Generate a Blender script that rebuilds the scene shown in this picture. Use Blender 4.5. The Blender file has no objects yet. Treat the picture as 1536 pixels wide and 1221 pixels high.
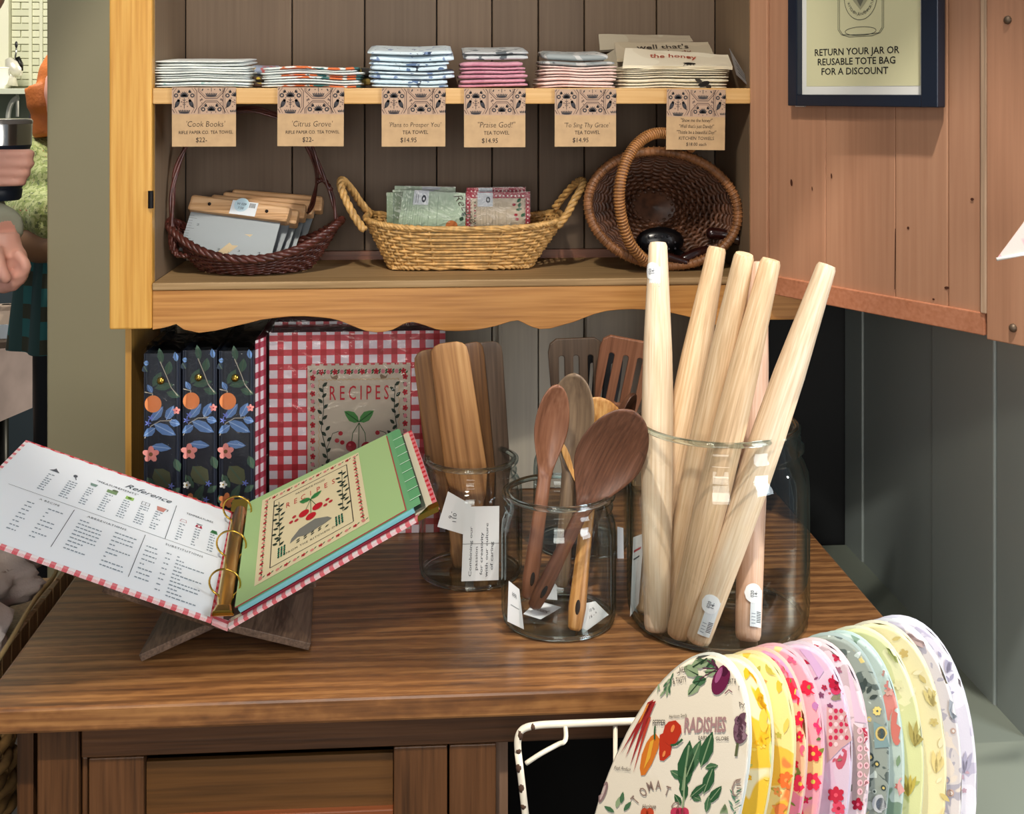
import bpy, math, random
from mathutils import Vector, Matrix, noise
import bmesh
R = math.radians
random.seed(7)
sc = bpy.context.scene
COL = sc.collection

# ------------------------------------------------------------------ camera
FPX, CX, HY, CAMZ = 1800.0, 768.0, 140.0, 1.5
YAW = math.atan(0.0683)
cyw, syw = math.cos(YAW), math.sin(YAW)
cam_d = bpy.data.cameras.new('camera')
cam = bpy.data.objects.new('camera', cam_d)
COL.objects.link(cam)
cam.location = (0, 0, CAMZ)
cam.rotation_euler = (R(90), 0, -YAW)
cam_d.sensor_fit = 'HORIZONTAL'
cam_d.sensor_width = 36
cam_d.lens = FPX / 1536 * 36
cam_d.shift_y = -(610.5 - HY) / 1536
cam_d.clip_start = 0.05
sc.camera = cam

# ------------------------------------------------------------------ world, lights, exposure
sc.view_settings.view_transform = 'Standard'
sc.view_settings.look = 'None'
sc.view_settings.gamma = 1
sc.view_settings.use_curve_mapping = False
sc.view_settings.exposure = 0.12
wd = bpy.data.worlds.new('room_light')
sc.world = wd
wd.use_nodes = True
wd.node_tree.nodes['Background'].inputs[0].default_value = (0.80, 0.90, 1.0, 1)
wd.node_tree.nodes['Background'].inputs[1].default_value = 0.20


def lamp(name, kind, loc, target, energy, color, size=0.5, size_y=None):
    d = bpy.data.lights.new(name, kind)
    d.energy = energy
    d.color = color
    if kind == 'AREA':
        d.size = size
        if size_y:
            d.shape = 'RECTANGLE'
            d.size_y = size_y
    if kind == 'SUN':
        d.angle = size
    if kind == 'SPOT':
        d.shadow_soft_size = size
        d.spot_size = R(size_y)
        d.spot_blend = 0.10
    o = bpy.data.objects.new(name, d)
    COL.objects.link(o)
    o.location = loc
    o.rotation_euler = (Vector(target) - Vector(loc)).to_track_quat('-Z', 'Y').to_euler()
    return o


# low sun through the shop window on the right
lamp('sun_light', 'SUN', (3, 1.6, 2.2), (3 - 1.0, 1.6 - 0.03, 2.2 - 0.33), 2.6, (1.0, 0.90, 0.74), R(1.6))
# warm ceiling fixture above and in front of the hutch
lamp('ceiling_light', 'AREA', (-0.30, 0.25, 2.75), (0.0, 2.1, 1.1), 9, (1.0, 0.88, 0.70), 0.30, 0.30)
# two added spots, cones shaped to light the worktop's front strip and the jars
lamp('added_spot', 'SPOT', (-0.20, 0.20, 2.90), (-0.20, 0.201, 0.0), 230, (1.0, 0.84, 0.62), 0.03, 67)
lamp('added_spot', 'SPOT', (0.55, 0.95, 2.90), (0.50, 1.72, 0.80), 150, (1.0, 0.93, 0.84), 0.03, 22)
lamp('added_spot', 'SPOT', (-0.25, 0.25, 2.90), (-0.02, 2.0, 1.46), 95, (1.0, 0.93, 0.82), 0.05, 36)  # third spot, added to brighten the hutch front
# shop front behind the camera
lamp('shop_front_light', 'AREA', (-0.15, -1.7, 1.5), (0.05, 2.0, 1.15), 32, (1.0, 0.94, 0.86), 1.3, 1.0)
# tall shop window, to the right of the camera
lamp('window_light', 'AREA', (2.05, 0.15, 1.75), (-0.2, 2.0, 1.15), 38, (0.92, 0.95, 1.0), 0.8, 1.3)
# area light added to brighten the neighbouring room, no fixture seen
lamp('far_room_light', 'AREA', (-1.3, 3.2, 2.7), (-1.6, 4.5, 1.2), 45, (1.0, 0.95, 0.85), 0.8, 0.8)


# ------------------------------------------------------------------ pixel -> point helpers (real planes, real sizes)
def ray(px, py):
    xc = (px - CX) / FPX
    return Vector((xc * cyw + syw, -xc * syw + cyw, -(py - HY) / FPX))


CAMP = Vector((0, 0, CAMZ))


def W(px, py, D): return CAMP + ray(px, py) * D
def WY(px, py, Y): r = ray(px, py); return CAMP + r * (Y / r.y)
def WX(px, py, X): r = ray(px, py); return CAMP + r * (X / r.x)
def WZ(px, py, z): r = ray(px, py); return CAMP + r * ((z - CAMZ) / r.z)
def WP(px, py, P0, n): r = ray(px, py); return CAMP + r * ((P0 - CAMP).dot(n) / r.dot(n))


# ------------------------------------------------------------------ materials
def hexc(h):
    h = h.lstrip('#')
    c = [int(h[i:i + 2], 16) / 255 for i in (0, 2, 4)]
    return tuple(((x / 12.92) if x <= .04045 else ((x + .055) / 1.055) ** 2.4) for x in c) + (1.0,)


_M = {}


def mat(name, col='#888888', rough=.6, metal=0, spec=.5, bump=0, bscale=60, vary=0, vscale=8, coat=0, trans=0, sheen=0):
    key = (name, col, rough, metal)
    if key in _M: return _M[key]
    m = bpy.data.materials.new(name)
    m.use_nodes = True
    nt = m.node_tree
    b = nt.nodes['Principled BSDF']
    b.inputs['Base Color'].default_value = hexc(col)
    b.inputs['Roughness'].default_value = rough
    b.inputs['Metallic'].default_value = metal
    b.inputs['Specular IOR Level'].default_value = spec
    b.inputs['Coat Weight'].default_value = coat
    b.inputs['Coat Roughness'].default_value = .12
    b.inputs['Transmission Weight'].default_value = trans
    b.inputs['Sheen Weight'].default_value = sheen
    if bump or vary:
        tc = nt.nodes.new('ShaderNodeTexCoord')
        n = nt.nodes.new('ShaderNodeTexNoise')
        n.inputs['Scale'].default_value = bscale
        n.inputs['Detail'].default_value = 4
        nt.links.new(tc.outputs['Object'], n.inputs['Vector'])
        if bump:
            bp = nt.nodes.new('ShaderNodeBump')
            bp.inputs['Strength'].default_value = bump
            bp.inputs['Distance'].default_value = .002
            nt.links.new(n.outputs[0], bp.inputs['Height'])
            nt.links.new(bp.outputs[0], b.inputs['Normal'])
        if vary:
            n2 = nt.nodes.new('ShaderNodeTexNoise')
            n2.inputs['Scale'].default_value = vscale
            n2.inputs['Detail'].default_value = 3
            nt.links.new(tc.outputs['Object'], n2.inputs['Vector'])
            rp = nt.nodes.new('ShaderNodeValToRGB')
            c = hexc(col)
            rp.color_ramp.elements[0].position = .35
            rp.color_ramp.elements[1].position = .65
            rp.color_ramp.elements[0].color = tuple(x * (1 - vary) for x in c[:3]) + (1,)
            rp.color_ramp.elements[1].color = tuple(min(1, x * (1 + vary)) for x in c[:3]) + (1,)
            nt.links.new(n2.outputs[0], rp.inputs[0])
            nt.links.new(rp.outputs[0], b.inputs['Base Color'])
    _M[key] = m
    return m


def wood(name, dark, mid, light, axis='Z', scale=1.0, rings=14, distort=3.0, rough=.45, streak=.5, bump=.15, coat=0, cathedral=False, knots=0):
    if name in _M: return _M[name]
    m = bpy.data.materials.new(name)
    m.use_nodes = True
    nt = m.node_tree; N = nt.nodes; L = nt.links
    b = N['Principled BSDF']
    b.inputs['Roughness'].default_value = rough
    b.inputs['Coat Weight'].default_value = coat
    b.inputs['Coat Roughness'].default_value = .2
    tc = N.new('ShaderNodeTexCoord')
    info = N.new('ShaderNodeObjectInfo')
    off = N.new('ShaderNodeVectorMath'); off.operation = 'MULTIPLY_ADD'
    L.new(info.outputs['Random'], off.inputs[0])
    off.inputs[1].default_value = (7.3, 3.1, 5.7)
    L.new(tc.outputs['Object'], off.inputs[2])
    mp = N.new('ShaderNodeMapping')
    s = [1.0, 1.0, 1.0]; s['XYZ'.index(axis)] = .10 if not cathedral else .17
    mp.inputs['Scale'].default_value = [x * scale for x in s]
    L.new(off.outputs[0], mp.inputs['Vector'])
    n1 = N.new('ShaderNodeTexNoise'); n1.inputs['Scale'].default_value = 5; n1.inputs['Detail'].default_value = 3
    L.new(mp.outputs[0], n1.inputs['Vector'])
    mul = N.new('ShaderNodeMath'); mul.operation = 'MULTIPLY'; mul.inputs[1].default_value = 6.2832 * rings * distort / 10
    L.new(n1.outputs[0], mul.inputs[0])
    arg = mul.outputs[0]
    if cathedral:
        sx = N.new('ShaderNodeSeparateXYZ'); L.new(off.outputs[0], sx.inputs[0])
        ya = N.new('ShaderNodeMath'); ya.operation = 'MULTIPLY_ADD'; ya.inputs[1].default_value = 6.2832 * 42; L.new(sx.outputs[1], ya.inputs[0]); L.new(arg, ya.inputs[2])
        nj = N.new('ShaderNodeTexNoise'); nj.inputs['Scale'].default_value = 1; nj.inputs['Detail'].default_value = 3
        mj = N.new('ShaderNodeMapping'); mj.inputs['Scale'].default_value = (34, 120, 60); L.new(off.outputs[0], mj.inputs['Vector']); L.new(mj.outputs[0], nj.inputs['Vector'])
        yj = N.new('ShaderNodeMath'); yj.operation = 'MULTIPLY_ADD'; yj.inputs[1].default_value = 5.0; L.new(nj.outputs[0], yj.inputs[0]); L.new(ya.outputs[0], yj.inputs[2])
        arg = yj.outputs[0]
    s0 = N.new('ShaderNodeMath'); s0.operation = 'SINE'; L.new(arg, s0.inputs[0])
    sn = N.new('ShaderNodeMath'); sn.operation = 'MULTIPLY_ADD'; sn.inputs[1].default_value = .36; sn.inputs[2].default_value = .5
    L.new(s0.outputs[0], sn.inputs[0])
    # fine fibre
    mp2 = N.new('ShaderNodeMapping')
    s2 = [170.0] * 3; s2['XYZ'.index(axis)] = 5.0
    mp2.inputs['Scale'].default_value = [x * scale for x in s2]
    L.new(off.outputs[0], mp2.inputs['Vector'])
    n2 = N.new('ShaderNodeTexNoise'); n2.inputs['Scale'].default_value = 1; n2.inputs['Detail'].default_value = 5
    L.new(mp2.outputs[0], n2.inputs['Vector'])
    mx = N.new('ShaderNodeMix'); mx.data_type = 'FLOAT'
    mx.inputs[0].default_value = min(.8, streak + .15)
    fm_ = N.new('ShaderNodeMapRange'); fm_.inputs['From Min'].default_value = .2; fm_.inputs['From Max'].default_value = .8; L.new(n2.outputs[0], fm_.inputs[0])
    L.new(sn.outputs[0], mx.inputs[2]); L.new(fm_.outputs[0], mx.inputs[3])
    rp = N.new('ShaderNodeValToRGB')
    e = rp.color_ramp.elements
    e[0].position = .2; e[0].color = hexc(light)
    e[1].position = .85; e[1].color = hexc(dark)
    k = e.new(.5); k.color = hexc(mid)
    L.new(mx.outputs[0], rp.inputs[0])
    last = rp.outputs[0]
    # broad tone change
    n3 = N.new('ShaderNodeTexNoise'); n3.inputs['Scale'].default_value = 2.2; n3.inputs['Detail'].default_value = 2
    L.new(mp.outputs[0], n3.inputs['Vector'])
    mr = N.new('ShaderNodeMapRange'); mr.inputs['From Min'].default_value = .3; mr.inputs['From Max'].default_value = .7
    mr.inputs['To Min'].default_value = .82; mr.inputs['To Max'].default_value = 1.15
    L.new(n3.outputs[0], mr.inputs[0])
    vm = N.new('ShaderNodeVectorMath'); vm.operation = 'SCALE'
    L.new(last, vm.inputs[0]); L.new(mr.outputs[0], vm.inputs['Scale'])
    last = vm.outputs[0]
    if knots:
        vo = N.new('ShaderNodeTexVoronoi'); vo.inputs['Scale'].default_value = knots
        L.new(tc.outputs['Object'], vo.inputs['Vector'])
        kr = N.new('ShaderNodeMapRange'); kr.inputs['From Min'].default_value = .02; kr.inputs['From Max'].default_value = .09
        kr.inputs['To Min'].default_value = .25; kr.inputs['To Max'].default_value = 1
        L.new(vo.outputs['Distance'], kr.inputs[0])
        v2 = N.new('ShaderNodeVectorMath'); v2.operation = 'SCALE'
        L.new(last, v2.inputs[0]); L.new(kr.outputs[0], v2.inputs['Scale'])
        last = v2.outputs[0]
    L.new(last, b.inputs['Base Color'])
    if bump:
        bp = N.new('ShaderNodeBump'); bp.inputs['Strength'].default_value = bump; bp.inputs['Distance'].default_value = .0015
        L.new(mx.outputs[0], bp.inputs['Height']); L.new(bp.outputs[0], b.inputs['Normal'])
    _M[name] = m
    return m


def glass(name='jar_glass', tint=(0.86, 0.95, 0.96), edge=(.26, .42, .46)):
    if name in _M: return _M[name]
    m = bpy.data.materials.new(name); m.use_nodes = True
    nt = m.node_tree; N = nt.nodes; L = nt.links
    N.remove(N['Principled BSDF'])
    out = N['Material Output']
    lw = N.new('ShaderNodeLayerWeight'); lw.inputs['Blend'].default_value = .25
    rp = N.new('ShaderNodeValToRGB')
    rp.color_ramp.elements[0].position = .62; rp.color_ramp.elements[0].color = (.99, .995, .995, 1)
    rp.color_ramp.elements[1].position = .97; rp.color_ramp.elements[1].color = edge + (1,)
    lw.inputs['Blend'].default_value = .5; L.new(lw.outputs['Facing'], rp.inputs[0])
    tr = N.new('ShaderNodeBsdfTransparent'); L.new(rp.outputs[0], tr.inputs[0])
    gl = N.new('ShaderNodeBsdfGlossy'); gl.inputs['Roughness'].default_value = .03
    gl.inputs['Color'].default_value = tint + (1,)
    pw = N.new('ShaderNodeMath'); pw.operation = 'POWER'; pw.inputs[1].default_value = 3.5
    lw2 = N.new('ShaderNodeLayerWeight'); lw2.inputs['Blend'].default_value = .5; L.new(lw2.outputs['Facing'], pw.inputs[0])
    fr = N.new('ShaderNodeMath'); fr.operation = 'MULTIPLY_ADD'; fr.inputs[1].default_value = .55; fr.inputs[2].default_value = .035; L.new(pw.outputs[0], fr.inputs[0])
    mx = N.new('ShaderNodeMixShader')
    L.new(fr.outputs[0], mx.inputs[0]); L.new(tr.outputs[0], mx.inputs[1]); L.new(gl.outputs[0], mx.inputs[2])
    L.new(mx.outputs[0], out.inputs['Surface'])
    _M[name] = m
    return m


def solid_glass(name='rim_glass'):
    if name in _M: return _M[name]
    m = mat(name, '#dff0f0', .02, trans=1.0)
    m.node_tree.nodes['Principled BSDF'].inputs['IOR'].default_value = 1.46
    _M[name] = m
    return m


def film(name='clear_wrap'):
    if name in _M: return _M[name]
    m = bpy.data.materials.new(name); m.use_nodes = True
    nt = m.node_tree; N = nt.nodes; L = nt.links
    N.remove(N['Principled BSDF'])
    out = N['Material Output']
    tr = N.new('ShaderNodeBsdfTransparent'); tr.inputs[0].default_value = (.985, .985, .99, 1)
    gl = N.new('ShaderNodeBsdfGlossy'); gl.inputs['Roughness'].default_value = .12
    fr = N.new('ShaderNodeFresnel'); fr.inputs['IOR'].default_value = 1.5
    tc = N.new('ShaderNodeTexCoord')
    n = N.new('ShaderNodeTexNoise'); n.inputs['Scale'].default_value = 38; n.inputs['Detail'].default_value = 2; n.inputs['Distortion'].default_value = 2.5
    L.new(tc.outputs['Object'], n.inputs['Vector'])
    bp = N.new('ShaderNodeBump'); bp.inputs['Strength'].default_value = .5; bp.inputs['Distance'].default_value = .003
    L.new(n.outputs[0], bp.inputs['Height'])
    L.new(bp.outputs[0], gl.inputs['Normal']); L.new(bp.outputs[0], fr.inputs['Normal'])
    mx = N.new('ShaderNodeMixShader')
    fh = N.new('ShaderNodeMath'); fh.operation = 'MULTIPLY'; fh.inputs[1].default_value = .8; fh.use_clamp = True; L.new(fr.outputs[0], fh.inputs[0])
    L.new(fh.outputs[0], mx.inputs[0]); L.new(tr.outputs[0], mx.inputs[1]); L.new(gl.outputs[0], mx.inputs[2])
    L.new(mx.outputs[0], out.inputs['Surface'])
    _M[name] = m
    return m


def gingham(name, n, mrows, red='#c8202e', midc='#e0606a', white='#f4ecec', rough=.45):
    if name in _M: return _M[name]
    m = bpy.data.materials.new(name); m.use_nodes = True
    nt = m.node_tree; N = nt.nodes; L = nt.links
    b = N['Principled BSDF']; b.inputs['Roughness'].default_value = rough
    uv = N.new('ShaderNodeUVMap')
    sp = N.new('ShaderNodeSeparateXYZ'); L.new(uv.outputs[0], sp.inputs[0])
    outs = []
    for i, k in ((0, n), (1, mrows)):
        a = N.new('ShaderNodeMath'); a.operation = 'MULTIPLY'; a.inputs[1].default_value = k
        L.new(sp.outputs[i], a.inputs[0])
        f = N.new('ShaderNodeMath'); f.operation = 'FRACT'; L.new(a.outputs[0], f.inputs[0])
        g = N.new('ShaderNodeMath'); g.operation = 'GREATER_THAN'; g.inputs[1].default_value = .57
        L.new(f.outputs[0], g.inputs[0]); outs.append(g.outputs[0])
    s = N.new('ShaderNodeMath'); s.operation = 'ADD'; L.new(outs[0], s.inputs[0]); L.new(outs[1], s.inputs[1])
    h = N.new('ShaderNodeMath'); h.operation = 'MULTIPLY'; h.inputs[1].default_value = .5; L.new(s.outputs[0], h.inputs[0])
    rp = N.new('ShaderNodeValToRGB'); rp.color_ramp.interpolation = 'CONSTANT'
    e = rp.color_ramp.elements
    e[0].position = 0; e[0].color = hexc(white)
    e[1].position = .25; e[1].color = hexc(midc)
    k = e.new(.75); k.color = hexc(red)
    L.new(h.outputs[0], rp.inputs[0]); L.new(rp.outputs[0], b.inputs['Base Color'])
    _M[name] = m
    return m


def printed(name, base, blobs, scale=40, thr=.42, rough=.85, stretch=(1, 1, 1)):
    """cloth with a procedural print: base colour and irregular coloured blots [(colour, threshold, seed scale)]"""
    if name in _M: return _M[name]
    m = bpy.data.materials.new(name); m.use_nodes = True
    nt = m.node_tree; N = nt.nodes; L = nt.links
    b = N['Principled BSDF']; b.inputs['Roughness'].default_value = rough
    b.inputs['Sheen Weight'].default_value = .1
    tc = N.new('ShaderNodeTexCoord')
    last = None
    for i, (col, th, ssc) in enumerate(blobs):
        mp = N.new('ShaderNodeMapping'); mp.inputs['Location'].default_value = (i * 3.7, i * 1.9, i * 5.1)
        mp.inputs['Scale'].default_value = stretch
        L.new(tc.outputs['Object'], mp.inputs['Vector'])
        n = N.new('ShaderNodeTexNoise'); n.inputs['Scale'].default_value = ssc; n.inputs['Detail'].default_value = 2.5
        n.inputs['Distortion'].default_value = .6
        L.new(mp.outputs[0], n.inputs['Vector'])
        g = N.new('ShaderNodeMapRange'); g.inputs['From Min'].default_value = th; g.inputs['From Max'].default_value = th + .015
        L.new(n.outputs[0], g.inputs[0])
        mx = N.new('ShaderNodeMix'); mx.data_type = 'RGBA'
        L.new(g.outputs[0], mx.inputs[0])
        if last is None: mx.inputs[6].default_value = hexc(base)
        else: L.new(last, mx.inputs[6])
        mx.inputs[7].default_value = hexc(col)
        last = mx.outputs[2]
    L.new(last, b.inputs['Base Color'])
    n = N.new('ShaderNodeTexNoise'); n.inputs['Scale'].default_value = 600
    L.new(tc.outputs['Object'], n.inputs['Vector'])
    bp = N.new('ShaderNodeBump'); bp.inputs['Strength'].default_value = .12; bp.inputs['Distance'].default_value = .001
    L.new(n.outputs[0], bp.inputs['Height']); L.new(bp.outputs[0], b.inputs['Normal'])
    _M[name] = m
    return m


def ink(col): return mat('ink_' + col.strip('#'), col, .7, spec=.2)


# ------------------------------------------------------------------ mesh builder
MW = {}


def mw(o): return MW.get(o.name, Matrix.Identity(4)) if o else Matrix.Identity(4)


class MB:
    def __init__(s): s.v = []; s.f = []; s.m = []; s.uv = {}

    def add(s, vs, fs, mi=0):
        b = len(s.v); s.v += [Vector(v) for v in vs]
        for f in fs: s.f.append(tuple(b + i for i in f)); s.m.append(mi)
        return s

    def box(s, a, b, mi=0, M=None):
        (x0, y0, z0), (x1, y1, z1) = a, b
        vs = [Vector(p) for p in ((x0, y0, z0), (x1, y0, z0), (x1, y1, z0), (x0, y1, z0), (x0, y0, z1), (x1, y0, z1), (x1, y1, z1), (x0, y1, z1))]
        if M: vs = [M @ p for p in vs]
        return s.add(vs, [(0, 3, 2, 1), (4, 5, 6, 7), (0, 1, 5, 4), (1, 2, 6, 5), (2, 3, 7, 6), (3, 0, 4, 7)], mi)

    def hexa(s, bot, top, mi=0):
        return s.add(list(bot) + list(top), [(3, 2, 1, 0), (4, 5, 6, 7), (0, 1, 5, 4), (1, 2, 6, 5), (2, 3, 7, 6), (3, 0, 4, 7)], mi)

    def loop(s, rings, mi=0, caps=True, closed=False):
        n = len(rings[0]); b = len(s.v)
        for r in rings: s.v += [Vector(p) for p in r]
        k = len(rings)
        for i in range(k if closed else k - 1):
            j = (i + 1) % k
            for a in range(n):
                c = (a + 1) % n
                s.f.append((b + i * n + a, b + i * n + c, b + j * n + c, b + j * n + a)); s.m.append(mi)
        if caps and not closed:
            s.f.append(tuple(b + i for i in range(n))[::-1]); s.m.append(mi)
            s.f.append(tuple(b + (k - 1) * n + i for i in range(n))); s.m.append(mi)
        return s

    def tube(s, pts, r, n=8, mi=0, closed=False, flat=1.0):
        pts = [Vector(p) for p in pts]
        k = len(pts); rings = []
        up = Vector((0, 0, 1)); prev = None
        for i, p in enumerate(pts):
            if closed: t = pts[(i + 1) % k] - pts[i - 1]
            else: t = pts[min(i + 1, k - 1)] - pts[max(i - 1, 0)]
            if t.length < 1e-9: t = Vector((0, 0, 1))
            t.normalize()
            if prev is None:
                a = up if abs(t.z) < .95 else Vector((1, 0, 0))
                x = t.cross(a).normalized()
            else:
                x = (prev - t * prev.dot(t)).normalized()
            prev = x; y = t.cross(x)
            rr = r[i] if isinstance(r, (list, tuple)) else r
            rings.append([p + x * (rr * math.cos(q * 2 * math.pi / n)) + y * (rr * flat * math.sin(q * 2 * math.pi / n)) for q in range(n)])
        return s.loop(rings, mi, not closed, closed)

    def lathe(s, prof, c=(0, 0, 0), n=40, mi=0, caps=False, sx=1, sy=1):
        c = Vector(c)
        rings = [[c + Vector((r * sx * math.cos(a * 2 * math.pi / n), r * sy * math.sin(a * 2 * math.pi / n), z)) for a in range(n)] for r, z in prof]
        return s.loop(rings, mi, caps)

    def grid(s, fn, nu, nv, mi=0, flip=False):
        b = len(s.v)
        for j in range(nv + 1):
            for i in range(nu + 1): s.v.append(Vector(fn(i / nu, j / nv)))
        for j in range(nv):
            for i in range(nu):
                q = (b + j * (nu + 1) + i, b + j * (nu + 1) + i + 1, b + (j + 1) * (nu + 1) + i + 1, b + (j + 1) * (nu + 1) + i)
                uv = ((i / nu, j / nv), ((i + 1) / nu, j / nv), ((i + 1) / nu, (j + 1) / nv), (i / nu, (j + 1) / nv))
                if flip: q = q[::-1]; uv = uv[::-1]
                s.uv[len(s.f)] = uv
                s.f.append(q); s.m.append(mi)
        return s

    def ball(s, c, r, n=12, mi=0, M=None):
        if not isinstance(r, (list, tuple)): r = (r, r, r)
        rings = []
        k = n // 2 + 1
        for i in range(k):
            a = math.pi * (i + .001 + (-.002 if i == k - 1 else 0)) / (k - 1)
            ring = [Vector((r[0] * math.sin(a) * math.cos(q * 2 * math.pi / n), r[1] * math.sin(a) * math.sin(q * 2 * math.pi / n), -r[2] * math.cos(a))) for q in range(n)]
            if M: ring = [M @ p for p in ring]
            rings.append([Vector(c) + p for p in ring])
        return s.loop(rings, mi, True)

    def build(s, name, mats, parent=None, local=False, smooth=False, bevel=0, subsurf=0, autos=None):
        if not isinstance(mats, (list, tuple)): mats = [mats]
        inv = mw(parent).inverted() if (parent and not local) else None
        vs = [inv @ v for v in s.v] if inv else s.v
        me = bpy.data.meshes.new(name)
        origin = None
        if parent is None and not local and vs:
            mn = [min(v[i] for v in vs) for i in range(3)]; mxx = [max(v[i] for v in vs) for i in range(3)]
            origin = Vector(((mn[0] + mxx[0]) / 2, (mn[1] + mxx[1]) / 2, mn[2]))
            vs = [v - origin for v in vs]
        me.from_pydata([tuple(v) for v in vs], [], s.f)
        for m in mats: me.materials.append(m)
        me.polygons.foreach_set('material_index', s.m)
        if smooth: me.polygons.foreach_set('use_smooth', [True] * len(s.f))
        if s.uv:
            ul = me.uv_layers.new(name='UVMap')
            for fi, uvs in s.uv.items():
                p = me.polygons[fi]
                for k, li in enumerate(p.loop_indices): ul.data[li].uv = uvs[k]
        me.update()
        if smooth and autos:
            try: me.set_sharp_from_angle(angle=R(autos))
            except Exception: pass
        o = bpy.data.objects.new(name, me)
        COL.objects.link(o)
        if origin: o.location = origin; MW[o.name] = Matrix.Translation(origin)
        if parent:
            o.parent = parent; MW[o.name] = mw(parent)
        if bevel:
            b = o.modifiers.new('bevel', 'BEVEL'); b.width = bevel; b.segments = 2; b.limit_method = 'ANGLE'
        if subsurf:
            b = o.modifiers.new('sub', 'SUBSURF'); b.levels = subsurf; b.render_levels = subsurf
        return o


def thing(name, label, cat, loc=(0, 0, 0), rot=None, group=None):
    o = bpy.data.objects.new(name, None)
    COL.objects.link(o)
    o.empty_display_size = .05
    M = Matrix.Translation(loc)
    if rot is not None: M = M @ rot.to_4x4()
    o.matrix_world = M
    MW[o.name] = M
    o['label'] = label; o['category'] = cat
    if group: o['group'] = group
    return o


def tag(o, label, cat, group=None):
    o['label'] = label; o['category'] = cat
    if group: o['group'] = group
    return o


def struct(o): o['kind'] = 'structure'; return o


def boxo(name, a, b, m, parent=None, bevel=0, **k):
    return MB().box(a, b).build(name, m, parent, bevel=bevel, **k)


def shape2d(polys, depth, bevel=0):
    """2-D outlines with holes -> list of verts, faces; lies in XY, thickness along Z (centred)"""
    cu = bpy.data.curves.new('t', 'CURVE'); cu.dimensions = '2D'; cu.fill_mode = 'BOTH'
    cu.extrude = depth / 2 - bevel; cu.bevel_depth = bevel; cu.bevel_resolution = 1; cu.offset = -bevel
    for p in polys:
        sp = cu.splines.new('POLY'); sp.points.add(len(p) - 1)
        for i, q in enumerate(p): sp.points[i].co = (q[0], q[1], 0, 1)
        sp.use_cyclic_u = True
    return curve_mesh(cu)


def curve_mesh(cu):
    o = bpy.data.objects.new('t', cu); COL.objects.link(o)
    dg = bpy.context.evaluated_depsgraph_get()
    me = bpy.data.meshes.new_from_object(o.evaluated_get(dg))
    vs = [v.co.copy() for v in me.vertices]; fs = [tuple(p.vertices) for p in me.polygons]
    bpy.data.objects.remove(o); bpy.data.meshes.remove(me); bpy.data.curves.remove(cu)
    return vs, fs


_T = {}


def text2d(txt, size, align='CENTER', shear=0, bold=0, space=1.0):
    key = (txt, align, shear, bold, space)
    if key not in _T:
        cu = bpy.data.curves.new('t', 'FONT'); cu.body = txt; cu.size = 1; cu.align_x = align
        cu.shear = shear; cu.resolution_u = 2; cu.offset = bold; cu.space_character = space
        _T[key] = curve_mesh(cu)
    vs, fs = _T[key]
    return [(v.x * size, v.y * size) for v in vs], fs


class Decal:
    """flat print laid on a surface; fn(u, v, h) gives the point at height h above it"""
    def __init__(s, fn, step=.00018, sub=1): s.fn = fn; s.b = MB(); s.cols = []; s.step = step; s.sub = sub

    def mi(s, c):
        if c not in s.cols: s.cols.append(c)
        return s.cols.index(c)

    def poly(s, pts, c, layer=1):
        s.b.add([s.fn(u, v, s.step * layer) for u, v in pts], [tuple(range(len(pts)))], s.mi(c))

    def rect(s, x0, y0, x1, y1, c, layer=1):
        n = max(1, s.sub)
        for i in range(n):
            for j in range(n):
                a, b = x0 + (x1 - x0) * i / n, x0 + (x1 - x0) * (i + 1) / n
                p, q = y0 + (y1 - y0) * j / n, y0 + (y1 - y0) * (j + 1) / n
                s.poly([(a, p), (b, p), (b, q), (a, q)], c, layer)

    def ell(s, x, y, rx, ry, c, layer=1, rot=0, n=14):
        ca, sa = math.cos(rot), math.sin(rot)
        s.poly([(x + rx * math.cos(a) * ca - ry * math.sin(a) * sa, y + rx * math.cos(a) * sa + ry * math.sin(a) * ca) for a in [2 * math.pi * i / n for i in range(n)]], c, layer)

    def leaf(s, x, y, ln, w, ang, c, layer=1, vein=None):
        ca, sa = math.cos(ang), math.sin(ang)
        o = [(0, 0), (.2, .7), (.5, 1), (.8, .55), (1, 0), (.8, -.55), (.5, -1), (.2, -.7)]
        s.poly([(x + a * ln * ca - b * w / 2 * sa, y + a * ln * sa + b * w / 2 * ca) for a, b in o], c, layer)
        if vein: s.line([(x, y), (x + ln * .9 * ca, y + ln * .9 * sa)], w * .1, vein, layer + 1)

    def flower(s, x, y, r, c, cc, layer=1, n=5, rot=0):
        for k in range(n):
            a = rot + 2 * math.pi * k / n
            s.ell(x + r * .55 * math.cos(a), y + r * .55 * math.sin(a), r * .48, r * .36, c, layer + .1 * k, a, 8)
        s.ell(x, y, r * .25, r * .25, cc, layer + 1, 0, 8)

    def line(s, pts, w, c, layer=1, closed=False):
        k = len(pts)
        for i in range(k if closed else k - 1):
            (x0, y0), (x1, y1) = pts[i], pts[(i + 1) % k]
            d = math.hypot(x1 - x0, y1 - y0)
            if d < 1e-9: continue
            nx, ny = -(y1 - y0) / d * w / 2, (x1 - x0) / d * w / 2
            s.poly([(x0 + nx, y0 + ny), (x0 - nx, y0 - ny), (x1 - nx, y1 - ny), (x1 + nx, y1 + ny)], c, layer)

    def text(s, t, x, y, size, c, layer=2, rot=0, align='CENTER', shear=0, sx=1, bold=0, space=1.0):
        vs, fs = text2d(t, size, align, shear, bold, space)
        ca, sa = math.cos(rot), math.sin(rot)
        s.b.add([s.fn(x + a * sx * ca - b * sa, y + a * sx * sa + b * ca, s.step * layer) for a, b in vs], fs, s.mi(c))

    def build(s, name, parent, local=False):
        return s.b.build(name, [ink(c) for c in s.cols], parent, local)


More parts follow.
